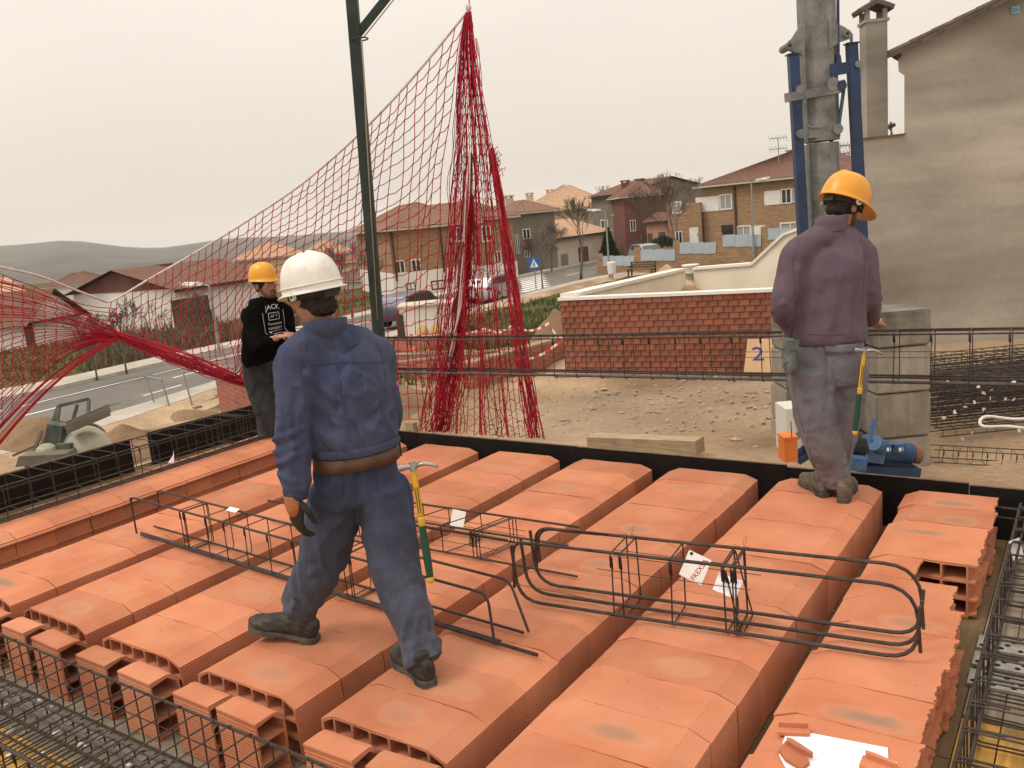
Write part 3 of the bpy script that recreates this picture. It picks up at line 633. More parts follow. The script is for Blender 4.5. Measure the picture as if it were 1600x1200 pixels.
def soil_mat():
    m, nt, b = nodes_mat('soil'); N, L = nt.nodes, nt.links
    geo = N.new('ShaderNodeNewGeometry'); at = N.new('ShaderNodeAttribute'); at.attribute_name = 'cover'
    def noise_(sc, det=8, ro=.6):
        k = N.new('ShaderNodeTexNoise'); k.inputs['Scale'].default_value = sc; k.inputs['Detail'].default_value = det; k.inputs['Roughness'].default_value = ro; L.new(geo.outputs['Position'], k.inputs['Vector']); return k.outputs['Fac']
    cr = N.new('ShaderNodeValToRGB'); e = cr.color_ramp.elements; e[0].position = .32; e[0].color = (.22, .145, .088, 1); e[1].position = .62; e[1].color = (.54, .395, .26, 1)
    q = e.new(.48); q.color = (.42, .30, .195, 1)
    L.new(noise_(.55, 9, .62), cr.inputs[0])
    gr = N.new('ShaderNodeValToRGB'); e = gr.color_ramp.elements; e[0].position = .35; e[0].color = (.13, .10, .05, 1); e[1].position = .65; e[1].color = (.085, .10, .032, 1)
    L.new(noise_(1.3, 9, .7), gr.inputs[0])
    sp = N.new('ShaderNodeSeparateColor'); L.new(at.outputs['Color'], sp.inputs[0])
    n2 = N.new('ShaderNodeMath'); n2.operation = 'MULTIPLY_ADD'; n2.inputs[1].default_value = .9; n2.inputs[2].default_value = -.45; L.new(noise_(2.2, 7, .7), n2.inputs[0])
    ad = N.new('ShaderNodeMath'); ad.operation = 'ADD'; ad.use_clamp = True; L.new(sp.outputs[0], ad.inputs[0]); L.new(n2.outputs[0], ad.inputs[1])
    st = N.new('ShaderNodeMapRange'); st.inputs[1].default_value = .35; st.inputs[2].default_value = .65; L.new(ad.outputs[0], st.inputs[0])
    mg = N.new('ShaderNodeMix'); mg.data_type = 'RGBA'; L.new(st.outputs[0], mg.inputs[0]); L.new(cr.outputs[0], mg.inputs[6]); L.new(gr.outputs[0], mg.inputs[7])
    # grey gravel
    gv = N.new('ShaderNodeMix'); gv.data_type = 'RGBA'; gv.inputs[7].default_value = (.30, .25, .19, 1)
    ad2 = N.new('ShaderNodeMath'); ad2.operation = 'ADD'; ad2.use_clamp = True; L.new(sp.outputs[1], ad2.inputs[0]); L.new(n2.outputs[0], ad2.inputs[1])
    L.new(ad2.outputs[0], gv.inputs[0]); L.new(mg.outputs[2], gv.inputs[6])
    fine = N.new('ShaderNodeMapRange'); fine.inputs[1].default_value = .3; fine.inputs[2].default_value = .7; fine.inputs[3].default_value = .72; fine.inputs[4].default_value = 1.2; L.new(noise_(14, 9, .75), fine.inputs[0])
    v = N.new('ShaderNodeVectorMath'); v.operation = 'SCALE'; L.new(gv.outputs[2], v.inputs[0]); L.new(fine.outputs[0], v.inputs['Scale'])
    dk = N.new('ShaderNodeMix'); dk.data_type = 'RGBA'; dk.blend_type = 'MULTIPLY'; dk.inputs[7].default_value = (.40, .34, .285, 1)
    ad3 = N.new('ShaderNodeMath'); ad3.operation = 'ADD'; ad3.use_clamp = True; L.new(sp.outputs[2], ad3.inputs[0]); L.new(n2.outputs[0], ad3.inputs[1]); L.new(ad3.outputs[0], dk.inputs[0]); L.new(v.outputs[0], dk.inputs[6])
    L.new(dk.outputs[2], b.inputs['Base Color']); b.inputs['Roughness'].default_value = .95; b.inputs['Specular IOR Level'].default_value = .1
    bp = N.new('ShaderNodeBump'); bp.inputs['Strength'].default_value = .7; bp.inputs['Distance'].default_value = .05; L.new(noise_(9, 10, .75), bp.inputs['Height']); L.new(bp.outputs[0], b.inputs['Normal'])
soil_mat()
def cover(s, d):
    """grass and gravel share of the ground at a place"""
    g = gv = 0.
    if d > 19 and s > -3: g = min(1, (d-19)/4)*.9
    if s < -8 and d > 26: g = .75
    if s < -5.5 and d > 24 and s > -14: g = max(g, .55)
    if d > 90: g = .8
    if -.5 < s < 4.5 and 9.6 < d < 12.2: gv = .4
    dk = .8 if s < -6.2 and d < 22 else .45 if -3 < s < 0 and d < 20 else .2
    return (g, gv, dk, 1)
mb = MB(); mb.add(vs, fs)
go = mb.build('ground', 'soil', None, True); tag(go, kind='structure')
ca = go.data.color_attributes.new('cover', 'FLOAT_COLOR', 'POINT')
cols = []
for d in ds:
    for s in ss: cols += cover(s, d)
ca.data.foreach_set('color', cols)
# hills across the valley
mat('hill_scrub', (.045, .043, .04), .95, 0, .75, .006, spec=.05, detail=10)
prof = [(-1400, 27), (0, 27), (62, 26), (125, 27.5), (172, 22), (234, 7), (281, 3), (328, 4), (390, 8), (453, 3), (600, 0), (900, -4), (1400, 4), (1700, 8), (3200, 12)]
def lerp_tab(t, x):
    for (a, p), (b, q) in zip(t, t[1:]):
        if x <= b: return p + (q-p)*max(0, (x-a)/(b-a))
    return t[-1][1]
vs = []; fs = []; nu = 150
dists = [700, 1000, 1300, 1600, 1900, 2200, 2600, 3000, 3400, 3800]
for i, d in enumerate(dists):
    for j in range(nu+1):
        u = -1400 + 4600*j/nu; s = (u-800)/FOC*d
        top = (lerp_tab(prof, u) + 2.5*nz(u*.012, 7, 3))/FOC*3400 + 1.7
        low = -38
        t = min(1, max(0, (d-1100)/2300)); t = t*t*(3-2*t)
        z = low + (top-low)*t + 9*nz(s*.0016, d*.0022, 2)*(1 if d < 3000 else 0) + 4*nz(s*.006, d*.006, 5)*(d < 3000)
        if d > 3400: z = top - (d-3400)*.2
        vs.append(SDZ(s, d, z))
n = nu+1
for i in range(len(dists)-1):
    for j in range(nu): fs.append((i*n+j, i*n+j+1, (i+1)*n+j+1, (i+1)*n+j))
mb = MB(); mb.add(vs, fs); structure('hills', mb, 'hill_scrub', True)

# ------------------------------------------------------------------ street
mat('asphalt', (.15, .138, .122), .9, 0, .18, .6, .3, 30, dirt=(.16, .15, .135), dirt_amt=.5, dirt_scale=.35)
mat('pavement_slab', (.42, .385, .33), .9, 0, .15, 1.5, .2, 20, dirt=(.3, .26, .2), dirt_amt=.5, dirt_scale=.6)
mat('kerb_stone', (.45, .42, .37), .9, 0, .12, 3)
mat('road_paint', (.72, .71, .68), .8, 0, .15, 2)
near = [ZG(u, v) for u, v in ((-420, 850), (-150, 745), (0, 700), (156, 662), (350, 600), (600, 530), (815, 465), (935, 435), (1100, 405))]
far_ = [ZG(u, v) for u, v in ((-420, 740), (-150, 672), (0, 640), (240, 575), (390, 545), (620, 490), (815, 437), (935, 412), (1100, 388))]
def resample(pl, m):
    L_ = [0]
    for a, b in zip(pl, pl[1:]): L_.append(L_[-1] + (b-a).length)
    o = []
    for i in range(m+1):
        t = L_[-1]*i/m
        for k in range(len(pl)-1):
            if t <= L_[k+1]+1e-6: o.append(pl[k].lerp(pl[k+1], (t-L_[k])/(L_[k+1]-L_[k]))); break
    return o
def smooth(pl, it=6):
    for _ in range(it): pl = [pl[0]] + [(pl[i-1]+pl[i]*2+pl[i+1])/4 for i in range(1, len(pl)-1)] + [pl[-1]]
    return pl
RM = 70
near = smooth(resample(near, RM)); far_ = smooth(resample(far_, RM))
for a, b in zip(near, far_): z = max(zat(a), zat(b), zat((a+b)/2)) + .05; a.z = b.z = z
zs_ = [a.z for a in near]
for _ in range(10): zs_ = [zs_[0]] + [(zs_[i-1]+2*zs_[i]+zs_[i+1])/4 for i in range(1, RM)] + [zs_[-1]]
for a, b, z in zip(near, far_, zs_): a.z = b.z = z
def strip(a, b, dz, name, m, thick=.3, parent=None):
    mb = MB(); n = len(a); vs = []
    for p, q in zip(a, b): vs += [p+UP*dz, q+UP*dz, p+UP*(dz-thick), q+UP*(dz-thick)]
    fs = []
    for i in range(n-1):
        o = i*4; e = o+4; fs += [(o, o+1, e+1, e), (o, e, e+2, o+2), (o+1, o+3, e+3, e+1)]
    fs += [(0, 2, 3, 1), (n*4-4, n*4-3, n*4-1, n*4-2)]
    mb.add(vs, fs); return mb.build(name, m, parent)
road = strip(near, far_, 0, 'road', 'asphalt', 1.2); tag(road, kind='structure')
def off(a, b, t):  # from line a outwards away from b by t metres
    return [p + (p-q).normalized()*t for p, q in zip(a, b)]
for nm, A, B, wd in (('far_pavement', far_, near, 2.3), ('near_pavement', near, far_, 1.9)):
    e1 = off(A, B, .16); e2 = off(A, B, wd)
    o = strip([p + (q-p).normalized()*.003 for p, q in zip(A, e1)], e1, .13, 'kerb', 'kerb_stone', 1.1); tag(o, kind='structure')
    o = strip([p + (q-p).normalized()*.004 for p, q in zip(e1, e2)], e2, .127, nm, 'pavement_slab', 1.1); tag(o, kind='structure')
e1 = off(near, far_, 1.9); e2 = off(near, far_, 4.2)
for a in e2: a.z = min(zat(a) - .05, a.z + .3)
mb = MB(); vs = []
for i, (a, b) in enumerate(zip(e1, e2)):
    for k in range(4): q = a.lerp(b, k/3); q.z += .115*(1-k/3) + (.05*nz(i*.9, k*1.3, 4) if k in (1, 2) else 0); vs.append(q)
mb.add(vs, [(i*4+k, i*4+k+1, i*4+k+5, i*4+k+4) for i in range(RM) for k in range(3)]); structure('verge', mb, 'soil', True)
paint = bpy.data.objects.new('road_markings', None); COL.objects.link(paint); tag(paint, kind='structure')
def mix(i, t): 
    k = min(int(i), RM-1); f = i-k; return near[k].lerp(near[k+1], f).lerp(far_[k].lerp(far_[k+1], f), t)
def seg(i0, i1, t, wd):
    a = mix(i0, t); b = mix(i1, t); mb = MB(); x = (b-a).normalized().cross(UP)*wd/2; z = UP*.006
    mb.add([a-x+z, a+x+z, b+x+z, b-x+z], [(0, 1, 2, 3)]); mb.build('line', 'road_paint', paint)
tot = sum((a-b).length for a, b in zip(near, near[1:]))/RM
i = 2.
while i < 58:
    seg(i, i+2.2/tot, .5, .13); i += 5.5/tot
i = 2.
while i < 40: seg(i, i+1.6/tot, .25, .12); seg(i, i+4.6/tot, .74, .1); i += 5/tot
ic = min(range(RM), key=lambda k: abs((near[k]-ZG(815, 465)).length))
for j in range(9): seg(ic+.2, ic+3.4/tot, .06+.11*j, .5)

# ------------------------------------------------------------------ houses
mat('white_render', (.78, .75, .70), .9, 0, .08, .8, dirt=(.62, .58, .52), dirt_amt=.5, dirt_scale=.5)
mat('cream_render', (.58, .44, .30), .9, 0, .08, .8)
mat('beige_render', (.50, .44, .36), .9, 0, .1, .8)
mat('grey_brown_render', (.21, .175, .14), .9, 0, .12, .8)
mat('dark_red_render', (.16, .07, .055), .9, 0, .15, .8)
mat('pink_render', (.42, .25, .19), .9, 0, .1, .8)
mat('dark_glass', (.035, .038, .045), .15, 0, .2, 2, spec=.6)
mat('shutter_grey', (.33, .33, .33), .6, 0, .06, 3)
mat('white_frame', (.72, .70, .66), .7)
mat('brown_door', (.11, .065, .04), .7, 0, .2, 3)
mat('dark_trim', (.06, .045, .035), .8)
mat('cornice', (.52, .46, .38), .9)
mat('blue_grey_panel', (.40, .46, .51), .5, 0, .06, 2)
def brick_mat(name, c1, c2, mortar, sc=1., bw=.25, bh=.065):
    m, nt, b = nodes_mat(name); N, L = nt.nodes, nt.links
    tc = N.new('ShaderNodeTexCoord'); br = N.new('ShaderNodeTexBrick'); sp = N.new('ShaderNodeSeparateXYZ'); cb = N.new('ShaderNodeCombineXYZ')
    L.new(tc.outputs['Object'], sp.inputs[0]); ad = N.new('ShaderNodeMath'); L.new(sp.outputs[0], ad.inputs[0]); L.new(sp.outputs[1], ad.inputs[1]); L.new(ad.outputs[0], cb.inputs[0]); L.new(sp.outputs[2], cb.inputs[1])
    L.new(cb.outputs[0], br.inputs[0]); br.inputs['Color1'].default_value = (*c1, 1); br.inputs['Color2'].default_value = (*c2, 1); br.inputs['Mortar'].default_value = (*mortar, 1)
    br.inputs['Scale'].default_value = sc; br.inputs['Brick Width'].default_value = bw; br.inputs['Row Height'].default_value = bh; br.inputs['Mortar Size'].default_value = .009
    n = N.new('ShaderNodeTexNoise'); n.inputs['Scale'].default_value = 1.6; n.inputs['Detail'].default_value = 10; n.inputs['Roughness'].default_value = .7
    mp = N.new('ShaderNodeMapping'); mp.inputs['Scale'].default_value = (1, 1, 5); L.new(tc.outputs['Object'], mp.inputs[0]); L.new(mp.outputs[0], n.inputs['Vector'])
    r = N.new('ShaderNodeMapRange'); r.inputs[1].default_value = .3; r.inputs[2].default_value = .7; r.inputs[3].default_value = .62; r.inputs[4].default_value = 1.3; L.new(n.outputs['Fac'], r.inputs[0])
    v = N.new('ShaderNodeVectorMath'); v.operation = 'SCALE'; L.new(br.outputs['Color'], v.inputs[0]); L.new(r.outputs[0], v.inputs['Scale']); L.new(v.outputs[0], b.inputs['Base Color'])
    b.inputs['Roughness'].default_value = .9
brick_mat('buff_brick', (.37, .205, .105), (.26, .135, .065), (.36, .27, .18))
brick_mat('red_block', (.36, .10, .06), (.27, .075, .045), (.30, .20, .15), 1, .3, .13)
def tile_mat(name, c0, c1):
    m, nt, b = nodes_mat(name); N, L = nt.nodes, nt.links
    tc = N.new('ShaderNodeTexCoord')
    n = N.new('ShaderNodeTexNoise'); n.inputs['Scale'].default_value = 4; n.inputs['Detail'].default_value = 9; n.inputs['Roughness'].default_value = .75; L.new(tc.outputs['Object'], n.inputs['Vector'])
    cr = N.new('ShaderNodeValToRGB'); e = cr.color_ramp.elements; e[0].position = .35; e[0].color = (*c0, 1); e[1].position = .65; e[1].color = (*c1, 1); L.new(n.outputs['Fac'], cr.inputs[0])
    L.new(cr.outputs[0], b.inputs['Base Color']); b.inputs['Roughness'].default_value = .9
tile_mat('brown_tiles', (.10, .045, .030), (.20, .10, .070)); tile_mat('peach_tiles', (.34, .20, .125), (.50, .34, .23)); tile_mat('red_tiles', (.14, .07, .048), (.27, .155, .105))
def tiled_slope(mb, e0, e1, r0, r1, pitch=.24, amp=.035):
    """corrugated roof slope: eave e0-e1, ridge r0-r1, channels running up the slope"""
    e0, e1, r0, r1 = map(Vector, (e0, e1, r0, r1)); n = max(4, int((e1-e0).length/pitch)); nrm = (e1-e0).cross(r0-e0).normalized()
    if nrm.z < 0: nrm = -nrm
    vs = []
    for i in range(n*2+1):
        t = i/(n*2); h = amp if i % 2 else 0
        vs += [e0.lerp(e1, t)+nrm*h, r0.lerp(r1, t)+nrm*h*(1 if (r1-r0).length > .5 else .2)]
    mb.add(vs, [(2*i, 2*i+2, 2*i+3, 2*i+1) for i in range(n*2)])
def house(label, ul, dl, ur, dr, zb, ze, depth, wallm, roofm, roof='hip', rise=1.5, over=.5, openings=(), group='houses along the street', chimneys=(), split=None, name='house', plinth=None, fdep=.3):
    """front wall between survey columns ul (at depth dl) and ur (at dr), base zb, eave ze, built depth metres back"""
    a = PD(ul, hor(ul), dl); b = PD(ur, hor(ur), dr); a.z = b.z = zb
    x = (b-a); wdt = x.length; x.normalize(); y = UP.cross(x)
    if y.dot(FWD) < 0: y = -y
    t = thing(name, label, 'house', a, group)
    t.rotation_euler.z = math.atan2(x.y, x.x)
    h = ze-zb; mb = MB()
    if roof == 'gable_front':
        mb.prism([(0, 0), (wdt, 0), (wdt, h), (wdt/2, h+rise), (0, h)], (0, 0, 0), (1, 0, 0), (0, 0, 1), (0, 1, 0), depth)
    elif roof == 'gable':
        mb.prism([(0, 0), (depth, 0), (depth, h), (depth/2, h+rise), (0, h)], (0, 0, 0), (0, 1, 0), (0, 0, 1), (1, 0, 0), wdt)
    else: mb.box((wdt/2, depth/2, h/2), (wdt, depth, h))
    mb.build('wall', wallm, t)
    if plinth:
        mb = MB(); mb.box((wdt/2, depth/2, plinth[0]/2), (wdt+.12, depth+.12, plinth[0])); mb.build('plinth', plinth[1], t)
    mb = MB(); o = over
    if roof == 'hip':
        m = min(wdt, depth)/2; E = [(-o, -o, h), (wdt+o, -o, h), (wdt+o, depth+o, h), (-o, depth+o, h)]
        if wdt >= depth: R0, R1 = (m, depth/2, h+rise), (wdt-m, depth/2, h+rise)
        else: R0, R1 = (wdt/2, m, h+rise), (wdt/2, depth-m, h+rise)
        if wdt >= depth: sl = [(E[0], E[1], R0, R1), (E[1], E[2], R1, R1), (E[2], E[3], R1, R0), (E[3], E[0], R0, R0)]
        else: sl = [(E[0], E[1], R0, R0), (E[1], E[2], R0, R1), (E[2], E[3], R1, R1), (E[3], E[0], R1, R0)]
        for q in sl: tiled_slope(mb, *q)
    elif roof == 'gable':
        tiled_slope(mb, (-o, -o, h-.05), (wdt+o, -o, h-.05), (-o, depth/2, h+rise+.06), (wdt+o, depth/2, h+rise+.06)); tiled_slope(mb, (-o, depth+o, h-.05), (wdt+o, depth+o, h-.05), (-o, depth/2, h+rise+.06), (wdt+o, depth/2, h+rise+.06))
    elif roof == 'gable_front':
        k = rise/(wdt/2)*o
        tiled_slope(mb, (-o, -o, h-k+.06), (-o, depth, h-k+.06), (wdt/2, -o, h+rise+.06), (wdt/2, depth, h+rise+.06)); tiled_slope(mb, (wdt+o, -o, h-k+.06), (wdt+o, depth, h-k+.06), (wdt/2, -o, h+rise+.06), (wdt/2, depth, h+rise+.06))
    if mb.v:
        rf = mb.build('roof', roofm, t)
        if roof == 'hip':
            mb = MB(); mb.box((wdt/2, depth/2, h-.08), (wdt+2*o-.05, depth+2*o-.05, .14)); mb.build('cornice', 'cornice', t)
        else:
            mb = MB(); mb.box((wdt/2, -over*.5, h-.16), (wdt+.1, over, .1)); mb.build('eaves', 'dark_trim', t)
        for (fx, fy, ch, cm) in chimneys:
            mb = MB(); ch *= .62; z0 = h + rise*.3; mb.box((fx*wdt, fy*depth, z0+ch/2), (.7, .6, ch)); mb.box((fx*wdt, fy*depth, z0+ch+.18), (.86, .76, .12))
            for sx in (-.26, .26): mb.box((fx*wdt+sx, fy*depth, z0+ch+.06), (.14, .5, .12))
            mb.build('chimney', cm, rf)
    # openings given as survey rectangles on the front wall
    nrm = y; 
    def loc(u, v):
        r = ray(u, v); k = (a-CAM).dot(nrm)/r.dot(nrm); p = CAM + r*k - a; return p.dot(x), p.z
    for q in openings:
        (u0, v0, u1, v1), kind = q[:4], q[4]
        x0, z1 = loc(u0, v0); x1, z0 = loc(u1, v1)
        xc, zc, ww, hh = (x0+x1)/2, (z0+z1)/2, abs(x1-x0), abs(z1-z0)
        mb = MB()
        if kind == 'window' or kind == 'shutter':
            fw = min(.11, ww*.12)
            for (cx_, cz_, sx_, sz_) in ((xc, zc+hh/2+fw/2, ww+2*fw, fw), (xc, zc-hh/2-fw/2, ww+2*fw, fw), (xc-ww/2-fw/2, zc, fw, hh), (xc+ww/2+fw/2, zc, fw, hh), (xc, zc, .06, hh)): mb.box((cx_, -.03, cz_), (sx_, .08, sz_))
            f = mb.build('window', 'white_frame' if len(q) < 6 else q[5], t)
            mb = MB(); mb.box((xc, -.006, zc), (ww, .02, hh)); mb.build('pane', 'dark_glass' if kind == 'window' else 'shutter_grey', f)
        elif kind == 'door':
            mb.box((xc, -.02, zc), (ww, .05, hh)); dd = mb.build('door', q[5] if len(q) > 5 else 'brown_door', t)
            mb = MB(); mb.box((xc+ww*.38, -.06, zc), (.05, .04, .16)); mb.build('handle', 'dark_trim', dd)
        elif kind == 'panel':
            mb.box((xc, -.02, zc), (ww, .05, hh)); mb.build('wall_panel', q[5], t)
        elif kind == 'pipe':
            mb.beam((xc, -.08, z0), (xc, -.08, z1), .12, .12); mb.build('downpipe', 'dark_trim', t)
        elif kind == 'rail':
            for i in range(9): mb.beam((x0 + (x1-x0)*i/8, -.5, z0), (x0+(x1-x0)*i/8, -.5, z1), .04, .04)
            mb.beam((x0, -.5, z1), (x1, -.5, z1), .06, .05); mb.box((xc, -.28, z0-.06), (ww, .52, .1)); mb.build('balcony', 'dark_trim', t)
    return t
house('two storey buff brick house with grey panelled fence before it, right of the bare trees', 1098, 70, 1330, 62, -3.4, 2.75, 11, 'buff_brick', 'brown_tiles', 'hip', 2.2, .6,
      [(1126, 306, 1143, 325, 'shutter'), (1087, 309, 1124, 329, 'panel', 'white_frame'), (1222, 297, 1236, 316, 'window'), (1194, 299, 1220, 319, 'panel', 'white_frame'), (1238, 296, 1248, 314, 'shutter'), (1127, 352, 1146, 369, 'door', 'dark_glass'), (1153, 355, 1172, 367, 'shutter'), (1174, 353, 1196, 372, 'panel', 'white_frame'), (1221, 350, 1250, 358, 'shutter'), (1150, 291, 1151, 400, 'pipe')],
      chimneys=((.33, .75, 2.3, 'buff_brick'), (.62, .4, 2.6, 'buff_brick')))
house('lower flat buff brick wing with white garage, left of the buff brick house', 1042, 70.5, 1094, 69.5, -3.4, 1.5, 9, 'buff_brick', 'brown_tiles', 'flat', 0, .3,
      [(1051, 317, 1064, 332, 'shutter'), (1056, 363, 1066, 380, 'window'), (1077, 356, 1092, 379, 'door', 'white_frame')])
house('dark reddish house with brown hip roof between the bare trees', 975, 78, 1040, 78, -3.2, 2.6, 12, 'dark_red_render', 'brown_tiles', 'hip', 1.3, .5, [(985, 345, 993, 360, 'window'), (1000, 372, 1010, 392, 'door')], chimneys=((.3, .5, 1.5, 'dark_red_render'),))
house('low pink rendered house front behind the parked car near the conifer', 1008, 73, 1041, 72, -3.2, .3, 6, 'pink_render', 'brown_tiles', 'gable', .6, .3, [(1029, 363, 1040, 382, 'door'), (1012, 365, 1020, 384, 'door')])
house('brown house with dark roof behind the conifer and lamp posts', 925, 88, 985, 84, -3.2, 3.0, 12, 'grey_brown_render', 'brown_tiles', 'gable', 1.2, .4, [(965, 353, 976, 372, 'window'), (940, 345, 950, 357, 'window')], chimneys=((.45, .4, 1.2, 'dark_red_render'),))
house('long cream house with pale peach tiled roof behind the bare street trees', 812, 92, 935, 90, -3.2, 2.0, 14, 'cream_render', 'peach_tiles', 'hip', 2.6, .5, [(880, 345, 890, 358, 'window')], chimneys=((.08, .2, 1.7, 'cream_render'), (.32, .3, 2.0, 'cream_render')))
house('low beige garage house with peach roof and brown door beside the street', 866, 72, 947, 80, -3.1, -.3, 8, 'beige_render', 'peach_tiles', 'gable', 1.3, .4, [(903, 387, 920, 413, 'door'), (876, 398, 888, 418, 'panel', 'grey_brown_render')])
house('grey brown two storey house with white framed windows right of the red net', 796, 70, 866, 71, -3.1, 2.0, 11, 'grey_brown_render', 'red_tiles', 'hip', 1.0, .5, [(817, 359, 828, 372, 'window'), (805, 367, 812, 396, 'window'), (818, 374, 829, 386, 'rail'), (820, 392, 827, 401, 'window')], chimneys=((.35, .4, 1.6, 'beige_render'),))
house('brick house with white base behind the red net, downpipes at its corners', 606, 59, 738, 61, -3.1, 1.65, 12, 'buff_brick', 'red_tiles', 'hip', 1.7, .6,
      [(618, 409, 632, 425, 'window'), (643, 407, 657, 423, 'window'), (704, 358, 722, 375, 'window'), (615, 362, 616, 440, 'pipe'), (690, 355, 691, 425, 'pipe'), (635, 444, 648, 451, 'window', 'dark_trim'), (675, 441, 694, 449, 'window', 'dark_trim')], plinth=(1.75, 'white_render'))
house('reddish brick house wing seen through the dense folds of the net', 738, 63, 800, 66, -3.1, 1.8, 11, 'buff_brick', 'red_tiles', 'hip', 1.4, .5, [(752, 355, 766, 375, 'window'), (738, 398, 744, 428, 'door'), (772, 395, 782, 410, 'window')], plinth=(1.5, 'white_render'))
h6 = house('white house with brown tiled roof and large brown window beside the black hoodie', 262, 49.5, 408, 56, -3.6, -.55, 9, 'white_render', 'brown_tiles', 'gable', 1.25, .5, [(266, 470, 331, 505, 'panel', 'brown_door'), (296, 493, 330, 503, 'window', 'dark_trim'), (288, 450, 294, 462, 'window')], chimneys=((.45, .5, 1.2, 'dark_red_render'),))
mb = MB(); mb.prism([(.1, 3.05), (8.9, 3.05), (4.5, 4.27)], (-.03, 0, 0), (0, 1, 0), (0, 0, 1), (-1, 0, 0), .03); mb.build('gable_cladding', 'dark_red_render', h6)
house('long white house with brown gable roof and red chimney left of the net dip', 108, 58, 262, 56, -3.8, -1.25, 11, 'white_render', 'brown_tiles', 'gable', 1.25, .6, [(140, 470, 155, 490, 'window'), (205, 462, 215, 480, 'window')], chimneys=((.3, .35, 1.4, 'dark_red_render'),))
house('white house with dark brown gable end at the left edge behind the net', 20, 48, 108, 52, -3.8, -1.5, 12, 'white_render', 'brown_tiles', 'gable_front', 1.5, .5, [(35, 505, 60, 560, 'panel', 'brown_door')])
house('house with pale peach roof cut by the left picture edge', -140, 52, 30, 56, -3.8, -.6, 11, 'white_render', 'peach_tiles', 'gable', 1.3, .5, [(-60, 480, -30, 510, 'window')])
k = 0
for (ul, dl, ur, dr, ze, wm, rm, rise, lab) in ((365, 95, 440, 95, -.2, 'cream_render', 'peach_tiles', 1.6, 'small distant house with peach roof behind the man in black hoodie'), (482, 110, 548, 112, -.8, 'cream_render', 'peach_tiles', 1.7, 'distant peach roofed house just behind the white helmet'), (525, 84, 605, 80, -1.0, 'cream_render', 'red_tiles', 1.8, 'distant cream house left of the green post'),
                               (60, 120, 130, 120, -2.0, 'white_render', 'brown_tiles', 1.6, 'far white house between roofs at left'), (200, 130, 290, 128, -2.6, 'beige_render', 'brown_tiles', 1.6, 'far beige house over the long white house'), (470, 75, 600, 72, -2.3, 'white_render', 'brown_tiles', .9, 'low white outbuilding behind the green post')):
    house(lab, ul, dl, ur, dr, -5, ze, 9, wm, rm, 'hip', rise, .4, [(ul+15, hor(ul) + (1.704-ze)*FOC/dl + 5, ul+20, hor(ul) + (1.704-ze)*FOC/dl + 11, 'window')], chimneys=((.5, .4, 1.2, wm),))
# ------------------------------------------------------------------ fence of the brick house
t = thing('garden_fence', 'stepped brick fence with grey blue panels before the buff brick house', 'fence', ZG(1000, 432))
FT = [((942, 400), (991, 398), 416), ((1001, 390), (1055, 387), 408), ((1062, 379), (1119, 377), 397), ((1129, 367), (1189, 364), 386), ((1200, 357), (1252, 354), 375)]
fd = lambda u: 60.5 - (u-942)/310*7
def fence_piece(name, m, u0, v0, u1, v1, dd=0, th=.12):
    a = PD(u0, v0, fd(u0)+dd); b = PD(u1, v0, fd(u1)+dd); c = PD(u0, v1, fd(u0)+dd); d2 = PD(u1, v1, fd(u1)+dd); b.z = a.z; d2.z = c.z
    y = FWD*th; mb = MB(); q = [c, d2, b, a]; mb.add(q + [p+y for p in q], [(0, 1, 2, 3), (7, 6, 5, 4), (0, 4, 5, 1), (1, 5, 6, 2), (2, 6, 7, 3), (3, 7, 4, 0)])
    o = mb.build(name, m, None); o.parent = t; o.matrix_parent_inverse = Matrix.Translation(-t.location); return o
for i, ((u0, v0), (u1, v1), vb) in enumerate(FT):
    n = 3
    for k in range(n): fence_piece('panel', 'blue_grey_panel', u0 + (u1-u0)*k/n+.15, v0+.3, u0 + (u1-u0)*(k+1)/n-.15, vb, -.04, .06)
    fence_piece('low_wall', 'buff_brick', u0-9, vb, u1+1, 446 - (u0-942)*.115, 0, .3); fence_piece('pier', 'buff_brick', u0-9, v0-3, u0-.3, vb+.2, 0, .3)
